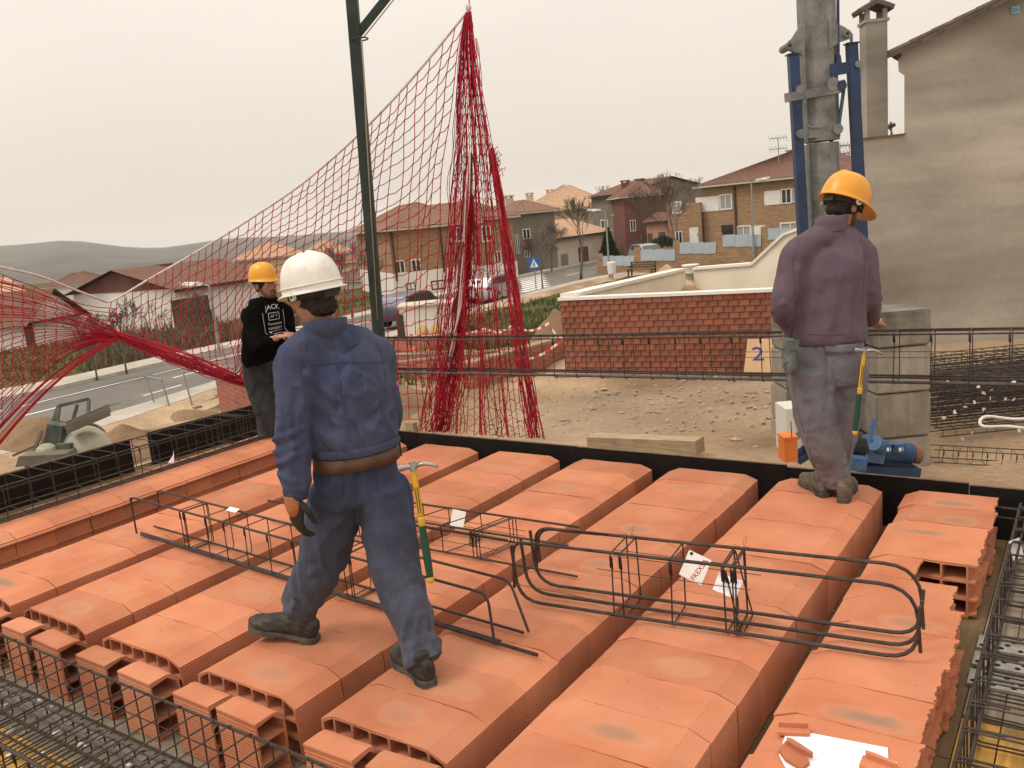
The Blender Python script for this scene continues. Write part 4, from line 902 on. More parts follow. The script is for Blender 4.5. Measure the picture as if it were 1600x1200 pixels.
# ------------------------------------------------------------------ bare trees
mat('bark', (.13, .10, .08), .95, 0, .3, 6)
mat('pale_bark', (.24, .20, .165), .95, 0, .25, 6)
def bare_tree(u, vb, vt, label, seed, spread=.42, d=None, m='bark', name='bare_tree', fork=.35, lean=0, group='bare street trees', depth=6):
    R = random.Random(seed)
    p0 = ZG(u, vb) if d is None else PD(u, vb, d)
    dd = (p0-CAM).dot(FWD); hgt = PD(u, vt, dd).z - p0.z
    t = thing(name, label, 'tree', p0, group)
    tr = MB(); br = MB()
    def grow(mb, p, dr, ln, r, lev):
        if lev > depth: return
        r = max(r, .017)
        n = 3; pts = [p]; q = p; rs = [r]
        for i in range(n):
            dr = (dr + Vector((R.uniform(-1, 1), R.uniform(-1, 1), R.uniform(-.4, .7)))*.13).normalized(); q = q + dr*ln/n; pts.append(q); rs.append(r*(1-.38*(i+1)/n))
        (tr if lev == 0 else br).tube(pts, rs, 5 if lev < 2 else 3, lev == 0)
        k = 3 if lev < 3 else (3 if R.random() < .55 else 2)
        for i in range(k):
            a = R.uniform(0, 2*pi); tilt = R.uniform(.35, 1)*spread*(1.25 if lev else 1.0)
            x = dr.orthogonal().normalized(); y = dr.cross(x)
            nd = (dr*cos(tilt) + (x*cos(a)+y*sin(a))*sin(tilt) + Vector((0, 0, .12))).normalized()
            grow(br, pts[-1] if R.random() < .7 else pts[-2], nd, ln*R.uniform(.6, .85), rs[-1]*R.uniform(.62, .85), lev+1)
    grow(tr, Vector((0, 0, 0)), Vector((lean, 0, 1)).normalized(), hgt*fork, max(.06, hgt*.02), 0)
    zs = [v[2] for v in br.v]; top = max(zs); k = hgt/top
    for q in (tr, br): q.v = [(v[0]*(.5+.5*k), v[1]*(.5+.5*k), v[2]*k) for v in q.v]
    tr.build('trunk', m, t, True); br.build('crown', m, t); return t
bare_tree(1061, 418, 262, 'large bare tree standing left of the buff brick house', 3, .5, 58, fork=.36, depth=7)
bare_tree(908, 438, 303, 'bare street tree in front of the brown garage door', 5, .45, None, fork=.33)
bare_tree(862, 424, 345, 'bare tree beside the crossing, before the grey brown house', 6, .5, 68, fork=.34)
bare_tree(848, 452, 358, 'thin bare tree right beside the blue crossing sign', 8, .4, None, fork=.45)
bare_tree(1004, 400, 287, 'bare tree rising behind the conifer and parked car', 9, .45, 75, fork=.34)
bare_tree(950, 372, 288, 'bare tree top above the dark brown roofs', 10, .4, 96, fork=.3)
bare_tree(552, 505, 372, 'bare tree with forked trunk left of the green post', 12, .5, None, fork=.34)
bare_tree(515, 470, 378, 'bare tree behind the white helmet, left of the forked one', 13, .5, 70, fork=.3)
bare_tree(590, 480, 395, 'bare tree half hidden by the green post', 18, .45, 56, fork=.3)
bare_tree(154, 602, 478, 'bare young tree on the pavement below the net dip, left one', 14, .5, None, fork=.5)
bare_tree(200, 590, 462, 'bare young tree on the pavement below the net dip, right one', 15, .5, None, fork=.5)
bare_tree(310, 555, 455, 'bare scrubby tree on the weedy slope before the white house', 16, .55, 44, fork=.3)
bare_tree(1393, 212, 190, 'bare twigs of a tree top showing between chimney and gable wall', 17, .7, 34, fork=.25)
# shrubs on the weedy slope (one grown mass of stems)
mat('scrub_twig', (.15, .115, .075), .95, 0, .4, 3)
mat('grass_blade', (.085, .105, .035), .9, 0, .45, .8, dirt=(.22, .18, .08), dirt_amt=.8, dirt_scale=.5)
mb = MB(); R = random.Random(5)
for i in range(5200):
    d = R.uniform(30, 47); s = R.uniform(-20, -5)*d/40
    u = 800 + s/d*FOC*.98
    if u > 590 or u < -30: continue
    p = GND(s, d)
    # keep off the road: nearest edge distance
    if any((p-q).length < 8.5 for q in near[::3]): continue
    if any((p-q).length < 2.4 for q in far_): continue
    h = R.uniform(.2, .85)*(1.0 if R.random() < .9 else 1.8); w_ = R.uniform(.04, .09); a = R.uniform(0, pi); lx = R.uniform(-.5, .5)
    x = Vector((cos(a), sin(a), 0))*w_; tip = p + Vector((lx*h*.6, R.uniform(-.3, .3)*h, h)); mb.add([p-x, p+x, tip], [(0, 1, 2)])
    for j in range(3):
        q = p.lerp(tip, R.uniform(.3, .9)); e = q + Vector((R.uniform(-.4, .4), R.uniform(-.4, .4), R.uniform(.05, .4)))*h*.6; mb.add([q-x*.4, q+x*.4, e], [(0, 1, 2)])
tag(mb.build('weedy_scrub', 'scrub_twig'), kind='stuff')
mb = MB()
for i in range(26000):
    if i % 3 == 0: s, d = R.uniform(-3, 8), R.uniform(19, 45)
    elif i % 3 == 1: s, d = R.uniform(-2, 4), R.uniform(20, 32)
    else: d = R.uniform(33, 62); s = d*(R.uniform(-100, 600)-800)/FOC
    p = GND(s, d)
    if any((p-q).length < (3 if i % 3 == 2 else 2.4) for q in far_[::2]) or any((p-q).length < 2.6 for q in near[::2]): continue
    if i % 3 == 2 and any((p-q).length < 9 for q in near[::4]): continue
    if nz(p.x*.3, p.y*.3, 2) < -.25: continue
    h = R.uniform(.06, .22)*(1 + d/60); a = R.uniform(0, pi); x = Vector((cos(a), sin(a), 0))*R.uniform(.015, .035)*(1+d/40)
    mb.add([p-x, p+x, p+Vector((R.uniform(-.5, .5)*h, R.uniform(-.5, .5)*h, h))], [(0, 1, 2)])
tag(mb.build('grass', 'grass_blade'), kind='stuff')
# conifer
mat('conifer', (.022, .045, .018), .95, 0, .5, 5)
p0 = PD(952, 402, 62); t = thing('conifer', 'dark green cone shaped conifer behind the grey blue fence', 'tree', p0)
mb = MB(); mb.tube([(0, 0, -.6), (0, 0, 1.5)], [.1, .05], 6); mb.build('trunk', 'bark', t)
mb = MB(); hh = PD(952, 357, 62).z - p0.z
for i in range(2600):
    z = R.random()**1.25; r = (1-z)**.8*.62*(.72+.36*R.random())*(1.3 if z < .25 else 1.15); a = R.uniform(0, 2*pi); c = Vector((r*cos(a), r*sin(a), z*hh)); q = Vector((cos(a), sin(a), 1.6)).normalized()*R.uniform(.1, .2); x = Vector((-sin(a), cos(a), 0))*R.uniform(.04, .07)
    mb.add([c-x, c+x, c+q], [(0, 1, 2)])
mb.build('crown', 'conifer', t)
mb = MB(); p0 = PD(1037, 387, 66)
for i in range(900):
    a = R.uniform(0, 2*pi); e = R.uniform(0, pi/2); c = Vector((1.1*cos(a)*cos(e), .6*sin(a)*cos(e), .75*sin(e)))*R.uniform(.7, 1.05); x = Vector((R.uniform(-1, 1), R.uniform(-1, 1), 0))*.09; mb.add([c-x, c+x, c+Vector((R.uniform(-.1, .1), 0, .18))], [(0, 1, 2)])
tag(mb.build('garden_shrub', 'conifer', None, False, p0), 'rounded green shrub over the fence before the pink house', 'shrub')

# ------------------------------------------------------------------ street furniture
mat('galv_pole', (.30, .31, .31), .5, .4, .15, 5)
mat('lamp_white', (.72, .72, .70), .5)
def street_lamp(u, vb, vt, label, d=None, head=-1):
    p0 = ZG(u, vb) if d is None else PD(u, vb, d); dd = (p0-CAM).dot(FWD); h = PD(u, vt, dd).z - p0.z
    t = thing('street_lamp', label, 'street lamp', p0, 'street lamps')
    mb = MB(); mb.tube([(0, 0, 0), (0, 0, .5), (0, 0, h)], [.09, .07, .05], 8); mb.build('pole', 'galv_pole', t)
    x = SID*head; mb = MB(); mb.tube([Vector((0, 0, h-.05)), x*.35+UP*(h+.05)], .03, 6); mb.build('arm', 'galv_pole', t)
    mb = MB(); c = x*.75+UP*(h+.1); mb.beam(x*.3+UP*(h+.06), x*1.15+UP*(h+.14), .26, .13); mb.ellipsoid(c-UP*.05, (.28, .2, .1), 8, 5); mb.build('lamp_head', 'lamp_white', t); return t
street_lamp(1178, 402, 283, 'tall street lamp before the buff brick house', 55, 1)
street_lamp(953, 436, 328, 'street lamp beside the white bin and conifer', None, -1)
street_lamp(977, 392, 336, 'street lamp behind the conifer, shorter in view', 85, -1)
street_lamp(345, 562, 443, 'street lamp on the left pavement behind the net', 36, -1)
street_lamp(826, 350, 356, 'double', 60) if 0 else None
t = thing('crossing_sign', 'blue square pedestrian crossing sign on a grey pole by the street', 'road sign', ZG(838, 455)); dd = (t.location-CAM).dot(FWD)
hs_ = PD(833, 402, dd).z - t.location.z
mb = MB(); mb.tube([(0, 0, 0), (0, 0, hs_)], .04, 8); mb.build('pole', 'galv_pole', t)
mat('sign_blue', (.03, .13, .42), .4); mat('sign_white', (.8, .8, .8), .4); mat('sign_black', (.02, .02, .02), .5)
sg = MB(); sg.beam(-SID*.33 + UP*(hs_-.36) - FWD*.06, SID*.33 + UP*(hs_-.36) - FWD*.06, .03, .66); sg = sg.build('sign_plate', 'sign_blue', t)
o0 = UP*(hs_-.36) - FWD*.078
mb = MB(); mb.prism([(-.26, -.25), (.26, -.25), (0, .26)], o0, SID, UP, -FWD, .004); mb.build('white_triangle', 'sign_white', sg)
mb = MB(); q = o0 - FWD*.005
for poly in ([(-.03, .08), (.03, .08), (.03, .14), (-.03, .14)], [(-.04, -.06), (.04, -.06), (.03, .07), (-.03, .07)], [(-.1, -.22), (-.05, -.22), (.02, -.06), (-.04, -.06)], [(.05, -.22), (.1, -.22), (.04, -.06), (-.02, -.06)], [(-.14, -.25), (.14, -.25), (.14, -.235), (-.14, -.235)]): mb.prism([(x_*.8, y_*.8) for x_, y_ in poly], q, SID, UP, -FWD, .003)
o = mb.build('walking_figure', 'sign_black', sg); o['kind'] = 'stuff'
# bench
mat('bench_wood', (.12, .075, .045), .8, 0, .2, 4)
p0 = ZG(1003, 432); t = thing('park_bench', 'brown slatted park bench on the pavement below the grey blue fence', 'bench', p0)
ux = (PD(1022, 417, 50)-PD(985, 424, 51)); ux.z = 0; ux.normalize(); uy = UP.cross(ux)
for sx in (-.85, .85):
    mb = MB(); b0 = ux*sx
    mb.beam(b0-uy*.25, b0-uy*.2+UP*.45, .07, .07, uy); mb.beam(b0+uy*.2, b0+uy*.3+UP*.95, .07, .07, uy); mb.beam(b0-uy*.3+UP*.45, b0+uy*.25+UP*.45, .07, .05); mb.beam(b0-uy*.28+UP*.66, b0+uy*.25+UP*.66, .07, .05); mb.build('bench_frame', 'dark_trim', t)
for k in range(4): mb = MB(); mb.beam(-ux*.95-uy*(.24-k*.13)+UP*.48, ux*.95-uy*(.24-k*.13)+UP*.48, .1, .035); mb.build('slat', 'bench_wood', t)
for k in range(3): mb = MB(); mb.beam(-ux*.95+uy*(.23+.025*k)+UP*(.6+k*.14), ux*.95+uy*(.23+.025*k)+UP*(.6+k*.14), .035, .1); mb.build('slat', 'bench_wood', t)
p0 = ZG(957, 437); t = thing('litter_bin', 'white litter bin at the foot of the lamp by the conifer', 'bin', p0); mb = MB(); mb.tube([(0, 0, 0), (0, 0, .5)], .05, 6); mb.build('post', 'galv_pole', t); mb = MB(); mb.tube([(0, 0, .35), (0, 0, .4), (0, 0, 1.1), (0, 0, 1.15)], [.2, .26, .3, .26], 10); mb.build('bin_body', 'lamp_white', t)
# antennas
def antenna(u, vb, vt, d, label):
    p = PD(u, vb, d); h = PD(u, vt, d).z-p.z; t = thing('roof_antenna', label, 'antenna', p, 'television antennas')
    mb = MB(); mb.tube([(0, 0, 0), (0, 0, h)], .035, 5); mb.build('mast', 'galv_pole', t)
    mb = MB(); 
    for zz in (.97, .62):
        mb.tube([-SID*.7+UP*h*zz, SID*.7+UP*h*zz], .03, 4)
        for k in range(6): c = -SID*.65+SID*.26*k+UP*h*zz; mb.tube([c-FWD*.3-UP*.25, c+FWD*.3+UP*.25], .02, 3)
    mb.build('elements', 'galv_pole', t)
antenna(1217, 262, 214, 68, 'tall television antenna on the buff brick house ridge'); antenna(1313, 262, 226, 66, 'left television antenna seen behind the crane mast'); antenna(1328, 262, 226, 66, 'right television antenna seen behind the crane mast')
# cars
mat('car_silver', (.42, .43, .44), .3, .6, .04, 2, spec=.6); mat('car_dark', (.05, .06, .09), .3, .4, .04, 2, spec=.6); mat('tyre', (.02, .02, .02), .9); mat('rim', (.4, .4, .4), .4, .7)
mat('lamp_red', (.4, .02, .02), .3)
def car(label, p, dr, m, h=1.46):
    t = thing('parked_car', label, 'car', p, 'parked cars', math.atan2(dr.y, dr.x))
    side = [(-2.1, .35), (-2.12, .75), (-2.0, 1.0), (-1.75, 1.38), (-1.2, h), (.1, h), (.45, h-.08), (1.05, .98), (1.9, .82), (2.1, .6), (2.1, .35), (1.75, .3), (-1.75, .3)]
    mb = MB(); 
    rings = []
    for (yy, k, tz) in ((-.86, .97, .0), (-.8, 1, 0), (-.6, 1, 1), (.6, 1, 1), (.8, 1, 0), (.86, .97, 0)):
        rings.append([Vector((x*k, yy*(1 if z < .95 else .84), z if tz else min(z, z))) for x, z in side])
    mb.rings(rings); mb.build('body', m, t, 30)
    for sy in (-1, 1):
        mb = MB(); mb.prism([(-1.68, 1.0), (-1.55, 1.33), (-1.1, h-.08), (.05, h-.08), (.35, h-.14), (.92, 1.0)], (0, sy*.735 if sy > 0 else -.735, 0), (1, 0, 0), (0, 0, 1), (0, sy, 0), .045); mb.build('side_window', 'dark_glass', t)
        for wx in (-1.3, 1.3):
            mb = MB(); mb.tube([(wx, sy*.62, .31), (wx, sy*.87, .31)], .31, 14); wh = mb.build('wheel', 'tyre', t, 40); mb = MB(); mb.tube([(wx, sy*.86, .31), (wx, sy*.885, .31)], .19, 10); mb.build('rim', 'rim', wh)
        mb = MB(); mb.box((-2.1, sy*.65, .85), (.06, .25, .14)); mb.build('tail_light', 'lamp_red', t); mb = MB(); mb.box((2.02, sy*.6, .7), (.14, .3, .13)); mb.build('headlight', 'sign_white', t)
    mb = MB(); mb.add([(.5, -.62, h-.1), (.5, .62, h-.1), (1.06, .7, 1.0), (1.06, -.7, 1.0)], [(0, 1, 2, 3)]); mb.build('windscreen', 'dark_glass', t); return t
ki = min(range(RM), key=lambda k: (near[k]-ZG(765, 478)).length)
rd = (near[ki+2]-near[ki]).normalized()
car('silver parked car at the near kerb seen through the red net', near[ki].lerp(far_[ki], .16)+UP*.01, rd, 'car_silver')
ki2 = min(range(RM), key=lambda k: (near[k]-ZG(672, 508)).length)
car('dark parked car at the near kerb left of the silver car', near[ki2].lerp(far_[ki2], .14)+UP*.01, rd, 'car_dark')
car('grey car parked in front of the pink house', PD(1013, 411, 66), -FWD + SID*.2, 'car_silver')

# ------------------------------------------------------------------ plot walls
# red hollow brick wall, brick by brick
A = PZ(884, 583, -.87); B = PZ(1232, 583, -.87); wx = (B-A).normalized(); wl = (B-A).length; wy = UP.cross(wx)
mat('mortar', (.33, .215, .16), .95, 0, .15, 4)
mat('wall_brick', (.225, .062, .035), .9, 0, .2, 5, .25, 40, obj_var=.3, dirt=(.34, .21, .15), dirt_amt=.6, dirt_scale=3.2)
t = thing('brick_wall', 'red brick wall with white plastered coping beyond the slab', 'wall', A, None, math.atan2(wx.y, wx.x))
zt = PD(884, 469, (A-CAM).dot(FWD)).z - A.z; NC = 13; ch = zt/NC
mb = MB(); mb.box((wl/2, .075, zt/2), (wl, .13, zt)); mb.build('mortar_bed', 'mortar', t)
bw = ch*1.68
mb = MB(); mb.box((0, 0, 0), (bw-.012, .05, ch-.012)); bme = mb.mesh('brick', 'wall_brick')
mb = MB(); mb.box((0, 0, 0), (bw/2-.012, .05, ch-.012)); hme = mb.mesh('brick', 'wall_brick')
cnt = 0; rest = MB()
for r in range(NC):
    x = 0; first = r % 2
    while x < wl-.02:
        half = first or x + bw > wl; first = 0
        wd = bw/2 if half else bw
        if cnt >= 296:
            rest.box((x+wd/2, .012, ch*(r+.5)), (wd-.012, .05, ch-.012)); x += wd; continue
        o = link('brick', hme if half else bme, t, (x+wd/2, .012 + rnd.uniform(-.004, .004), ch*(r+.5))); o.rotation_euler = (0, 0, rnd.uniform(-.012, .012)); x += wd; cnt += 1
if rest.v: rest.build('brick', 'wall_brick', t)['kind'] = 'stuff'
mb = MB(); mb.box((wl/2, .07, zt+.024), (wl+.06, .2, .046)); mb.build('coping', 'white_render', t)
mb = MB(); mb.box((wl/2, .0, -.1), (wl+.1, .3, .24)); mb.build('footing', 'mortar', t)
# white plastered walls behind
mat('white_plaster', (.80, .735, .62), .9, 0, .08, 1.2, dirt=(.58, .52, .43), dirt_amt=.45, dirt_scale=.9)
def poly_wall(label, pts, zb, th=.2, coping=.06):
    """pts: list of (u, v, depth) along the top"""
    top = [PD(*p) for p in pts]; t = thing('plastered_wall', label, 'wall', Vector((top[0].x, top[0].y, zb)), 'white plastered plot walls')
    mb = MB(); o = t.location; n = len(top); vs = []
    for i, p in enumerate(top):
        d = (top[min(i+1, n-1)]-top[max(i-1, 0)]); d.z = 0; d.normalize(); y = UP.cross(d)*th/2
        for q in (p-y, p+y): vs += [Vector((q.x, q.y, zb))-o, q-o]
    fs = []
    for i in range(n-1):
        a = i*4; b = a+4; fs += [(a, b, b+1, a+1), (a+2, a+3, b+3, b+2), (a+1, b+1, b+3, a+3)]
    fs += [(0, 1, 3, 2), (n*4-4, n*4-2, n*4-1, n*4-3)]; mb.add(vs, fs); mb.build('wall_body', 'white_plaster', t)
    for a, b in zip(top, top[1:]):
        mb = MB(); mb.beam(a-o+UP*.03, b-o+UP*.03, th+.1, coping); mb.build('coping', 'white_render', t)
    return t
poly_wall('white plastered wall running back from the brick wall corner, left one', [(889, 464, 13.75), (1064, 423, 20.5)], -1.2)
poly_wall('white plastered wall stepping up to the right behind the brick wall', [(1087, 421, 20.5), (1178, 414, 19.5), (1227, 368, 19), (1330, 330, 18)], -1.2)
mb = MB(); p0 = PD(1077, 458, 19.5); vs = []; n = 12
for i in range(n+1):
    for j in range(n+1):
        x = (i/n-.5)*1.3; y = j/n*2.4; h = .72*(j/n)*(1-abs(x)/.85)+.06*nz(x*4, y*4, 1); vs.append(SID*x + FWD*y + UP*max(0, h))
mb.add(vs, [(i*(n+1)+j, (i+1)*(n+1)+j, (i+1)*(n+1)+j+1, i*(n+1)+j+1) for i in range(n) for j in range(n)])
o = mb.build('dirt_mound', 'soil', None, True, Vector((p0.x, p0.y, -.5))); tag(o, kind='structure')
p0 = PD(1079, 417, 21.5); mb = MB(); mb.tube([(0, 0, -.15), (0, 0, .03)], .13, 10); mb.tube([(0, 0, .03), (0, 0, .06)], .22, 12); tag(mb.build('well_cover', 'white_render', None, False, p0), 'small round concrete cap where the two white plastered walls meet', 'well cover')
# low walls of the neighbouring dig
def dig_wall(label, p, q, h, th=.24):
    p = Vector(p); q = Vector(q); t = thing('foundation_wall', label, 'wall', p, 'low red block foundation walls', math.atan2((q-p).y, (q-p).x)); ln = (q-p).xy.length; dz = q.z-p.z
    mb = MB(); mb.prism([(0, -.4), (ln, -.4+dz), (ln, h+dz), (0, h)], (0, -th/2, 0), (1, 0, 0), (0, 0, 1), (0, 1, 0), th); mb.build('block_wall', 'red_block', t)
    mb = MB(); mb.beam((0, 0, h+.02), (ln, 0, h+dz+.02), th+.02, .04); mb.build('mortar_top', 'mortar', t); return t
dig_wall('longest low red foundation wall behind the carried cage and net', ZG(560, 605), ZG(800, 588), .55); dig_wall('slanting red foundation wall rising to the right toward the brick wall', ZG(735, 608), ZG(884, 556), .42)
dig_wall('rear red foundation wall below the white shed', ZG(590, 552), ZG(815, 540), .5); dig_wall('red foundation wall behind the man in black hoodie, at the left', ZG(352, 645), ZG(440, 640), .9)
dig_wall('middle red foundation wall with pipes before it', ZG(600, 572), ZG(740, 572), .35)
mat('orange_pipe', (.5, .16, .04), .5)
for k, (u, v) in enumerate(((650, 570), (672, 575))):
    mb = MB(); mb.tube([(0, 0, 0), (0, 0, .55)], .055, 8); tag(mb.build('drain_pipe', 'orange_pipe', None, True, ZG(u, v)), 'orange drain pipe stub in the dig, %s one' % ('left' if k == 0 else 'right'), 'pipe', 'orange drain pipes')
p0 = ZG(646, 534); t = thing('site_shed', 'low white site shed with dark doorway behind the net', 'shed', p0); dd = (p0-CAM).dot(FWD); hh = PD(646, 480, dd).z-p0.z; ww = 80/FOC*dd; t.rotation_euler.z = YAW*-1
mb = MB(); mb.box((.6, .8, hh/2), (ww, 1.6, hh)); mb.build('wall', 'white_render', t); mb = MB(); mb.box((-.45, -.015, hh*.42), (.3, .05, hh*.8)); mb.build('door', 'dark_trim', t); mb = MB(); mb.box((.6, .8, hh+.04), (ww+.2, 1.8, .08)); mb.build('roof', 'cornice', t)
mat('dark_plastic', (.035, .035, .04), .6); mat('sack', (.55, .38, .16), .9, 0, .2, 5)
p0 = PD(708, 502, 42); t = thing('waste_container', 'dark waste container beside the parked car behind the net', 'container', p0, None, -YAW)
mb = MB(); mb.prism([(-.45, 0), (.45, 0), (.55, .95), (-.55, .95)], (0, -.4, 0), (1, 0, 0), (0, 0, 1), (0, 1, 0), .85); mb.build('tub', 'dark_plastic', t); mb = MB(); mb.box((0, 0, 1.0), (1.2, .95, .08)); mb.build('lid', 'dark_plastic', t)
for k, (u, v, lab) in enumerate(((662, 532, 'left'), (683, 530, 'right'))):
    p0 = ZG(u, v); mb = MB(); mb.ellipsoid((0, 0, .3), (.3, .26, .4), 10, 6, v0=-50); tag(mb.build('sand_sack', 'sack', None, True, p0), 'tan building sack beside the white shed, %s one' % lab, 'sack', 'tan sacks by the shed')
# barrier tape between stakes
mat('tape_white', (.75, .73, .70), .5); mat('tape_red', (.55, .05, .04), .5)
def tape(label, pts):
    t = thing('barrier_tape', label, 'barrier tape', pts[0]); a = MB(); b = MB(); i = 0
    for p, q in zip(pts, pts[1:]):
        n = max(3, int((q-p).length/.2))
        for k in range(n):
            x = p.lerp(q, k/n)-pts[0]; y = p.lerp(q, (k+1)/n)-pts[0]; s1 = -.12*sin(pi*k/n); s2 = -.12*sin(pi*(k+1)/n); (a if i % 2 else b).beam(x+UP*s1, y+UP*s2, .006, .042); i += 1
    for nm, m_, mm in (('white_bands', a, 'tape_white'), ('red_bands', b, 'tape_red')): o = m_.build(nm, mm, t); o['kind'] = 'stuff'
tape('red and white barrier tape strung before the soil heap left of the brick wall', [PD(640, 523, 22), PD(760, 513, 19), PD(800, 508, 17), PD(858, 505, 15), PD(884, 527, 13.9)])
tape('sagging red and white barrier tape lower down across the dig', [PD(735, 588, 17), PD(800, 562, 16), PD(880, 530, 14.4)])
# soil heaps
def mound(u, v, rx, ry, h, d=None, seed=1):
    p0 = ZG(u, v) if d is None else PD(u, v, d); mb = MB(); n = 26; vs = []
    for i in range(n+1):
        for j in range(n+1):
            x = (i/n*2-1); y = (j/n*2-1); r = sqrt(x*x+y*y); q = max(0, 1-r); z = h*(q*q*(3-2*q))*(1+.5*nz(x*2.5, y*2.5, seed)) + .07*h*nz(x*8, y*8, seed)*(q > 0) + .03*nz(x*22, y*22, seed)*(q > 0) - .12
            vs.append(SID*(x*rx) + FWD*(y*ry) + UP*z)
    mb.add(vs, [(i*(n+1)+j, (i+1)*(n+1)+j, (i+1)*(n+1)+j+1, i*(n+1)+j+1) for i in range(n) for j in range(n)]); o = mb.build('soil_heap', 'soil', None, True, Vector((p0.x, p0.y, zat(p0)))); tag(o, kind='structure'); c_ = o.data.color_attributes.new('cover', 'FLOAT_COLOR', 'POINT'); c_.data.foreach_set('color', [0, .1, .75, 1]*len(o.data.vertices))
mound(868, 548, 1.1, 1.6, .95, None, 3); mound(60, 700, 2.2, 1.8, .85, None, 5); mound(200, 690, 1.3, 1.0, .5, None, 7); mound(300, 650, 1.6, 1.2, .3, None, 8); mound(640, 628, 1.6, 1.2, .35, None, 9)
# stones
mat('stone', (.33, .27, .20), .95, 0, .3, 3, obj_var=0)
mb = MB()
for i in range(900):
    d = R.uniform(7.4, 19); s = R.uniform(-4, 5.2) if i % 4 else R.uniform(-9, -3)
    if i % 2 == 0: d = R.uniform(9.4, 12.6); s = R.uniform(-.6, 4.4)
    p = GND(s, d); z = R.uniform(.012, .038)*(2.2 if R.random() < .05 else 1)
    q = [Vector((R.uniform(.6, 1.3)*a, R.uniform(.6, 1.2)*b, R.uniform(.4, .8)*c))*z for a, b, c in ((1, 0, 0), (0, 1, 0), (-1, 0, 0), (0, -1, 0), (0, 0, 1), (0, 0, -1))]
    mb.add([p+k+UP*.01 for k in q], [(0, 1, 4), (1, 2, 4), (2, 3, 4), (3, 0, 4), (1, 0, 5), (2, 1, 5), (3, 2, 5), (0, 3, 5)])
tag(mb.build('loose_stones', 'stone'), kind='stuff')
# timber and cardboard
a = PD(925, 690, 9.15); b = PD(1094, 697, 8.35)
mb = MB(); mb.beam((0, 0, 0), b-a, .2, .15); o = mb.build('timber_baulk', 'timber', None, False, a); tag(o, 'long pale timber baulk lying on the ground beyond the slab edge', 'timber')
a = PY(643, 671, 3.3); mb = MB(); mb.box((0, 0, -.12), (.09, .05, .36)); tag(mb.build('wood_stake', 'timber', None, False, a), 'short wooden stake behind the board at the net foot', 'stake')
mat('cardboard', (.52, .33, .19), .85, 0, .08, 3); mat('blue_paint', (.03, .05, .22), .7)
p = [PD(1162, 583, 12.0), PD(1209, 583, 11.9), PD(1214, 560, 12.0), PD(1211, 532, 12.2), PD(1168, 530, 12.25)]
c0 = p[0]; nrm = (p[1]-p[0]).cross(p[4]-p[0]).normalized(); x = (p[1]-p[0]).normalized(); y = nrm.cross(x)
t = thing('plywood_sheet', 'tan plywood sheet with blue painted 2 leaning on the brick wall', 'sheet', c0)
mb = MB(); mb.prism([((q-c0).dot(x), (q-c0).dot(y)) for q in p], (0, 0, 0), x, y, nrm, .012); mb.build('sheet', 'cardboard', t)
o = text('2', .3, t, (0, 0, 0), (0, 0, 0), 'blue_paint', .001, 'painted_number'); o.matrix_local = Matrix.Translation(x*.2 + y*.28 + nrm*(-.006 if nrm.dot(FWD) > 0 else .018)) @ Matrix((x, y, x.cross(y))).transposed().to_4x4() @ Matrix.Scale(1.25, 4, (1, 0, 0))
if nrm.dot(FWD) < 0: pass

# ------------------------------------------------------------------ rendered gable house at right
def render_mat():
    m, nt, b = nodes_mat('grey_render'); N, L = nt.nodes, nt.links
    tc = N.new('ShaderNodeTexCoord')
    def noise_(sc, vec=None, det=5, ro=.5):
        k = N.new('ShaderNodeTexNoise'); k.inputs['Scale'].default_value = sc; k.inputs['Detail'].default_value = det; k.inputs['Roughness'].default_value = ro
        if vec is not None: mp = N.new('ShaderNodeMapping'); mp.inputs['Scale'].default_value = vec; L.new(tc.outputs['Object'], mp.inputs[0]); L.new(mp.outputs[0], k.inputs[0])
        else: L.new(tc.outputs['Object'], k.inputs[0])
        return k.outputs['Fac']
    cr = N.new('ShaderNodeValToRGB'); e = cr.color_ramp.elements; e[0].position = .36; e[0].color = (.27, .24, .20, 1); e[1].position = .62; e[1].color = (.47, .43, .37, 1)
    q = e.new(.5); q.color = (.36, .325, .275, 1)
    L.new(noise_(1, (.16, .16, .85), 5, .5), cr.inputs[0])
    r = N.new('ShaderNodeMapRange'); r.inputs[1].default_value = .42; r.inputs[2].default_value = .62; r.inputs[3].default_value = .86; r.inputs[4].default_value = 1.12; L.new(noise_(1, (.3, .3, .7), 6, .55), r.inputs[0])
    v = N.new('ShaderNodeVectorMath'); v.operation = 'SCALE'; L.new(cr.outputs[0], v.inputs[0]); L.new(r.outputs[0], v.inputs['Scale'])
    r2 = N.new('ShaderNodeMapRange'); r2.inputs[1].default_value = .3; r2.inputs[2].default_value = .7; r2.inputs[3].default_value = .93; r2.inputs[4].default_value = 1.07; L.new(noise_(9, None, 9, .7), r2.inputs[0])
    v2 = N.new('ShaderNodeVectorMath'); v2.operation = 'SCALE'; L.new(v.outputs[0], v2.inputs[0]); L.new(r2.outputs[0], v2.inputs['Scale'])
    r3 = N.new('ShaderNodeMapRange'); r3.inputs[1].default_value = .4; r3.inputs[2].default_value = .6; r3.inputs[3].default_value = .84; r3.inputs[4].default_value = 1.1; L.new(noise_(1, (.045, .045, 1.0), 3, .5), r3.inputs[0])
    v3 = N.new('ShaderNodeVectorMath'); v3.operation = 'SCALE'; L.new(v2.outputs[0], v3.inputs[0]); L.new(r3.outputs[0], v3.inputs['Scale']); v2 = v3
    L.new(v2.outputs[0], b.inputs['Base Color']); b.inputs['Roughness'].default_value = .95; b.inputs['Specular IOR Level'].default_value = .1
    bp = N.new('ShaderNodeBump'); bp.inputs['Strength'].default_value = .15; bp.inputs['Distance'].default_value = .02; L.new(noise_(25, None, 8, .7), bp.inputs['Height']); L.new(bp.outputs[0], b.inputs['Normal'])
render_mat()
GD = 13.4
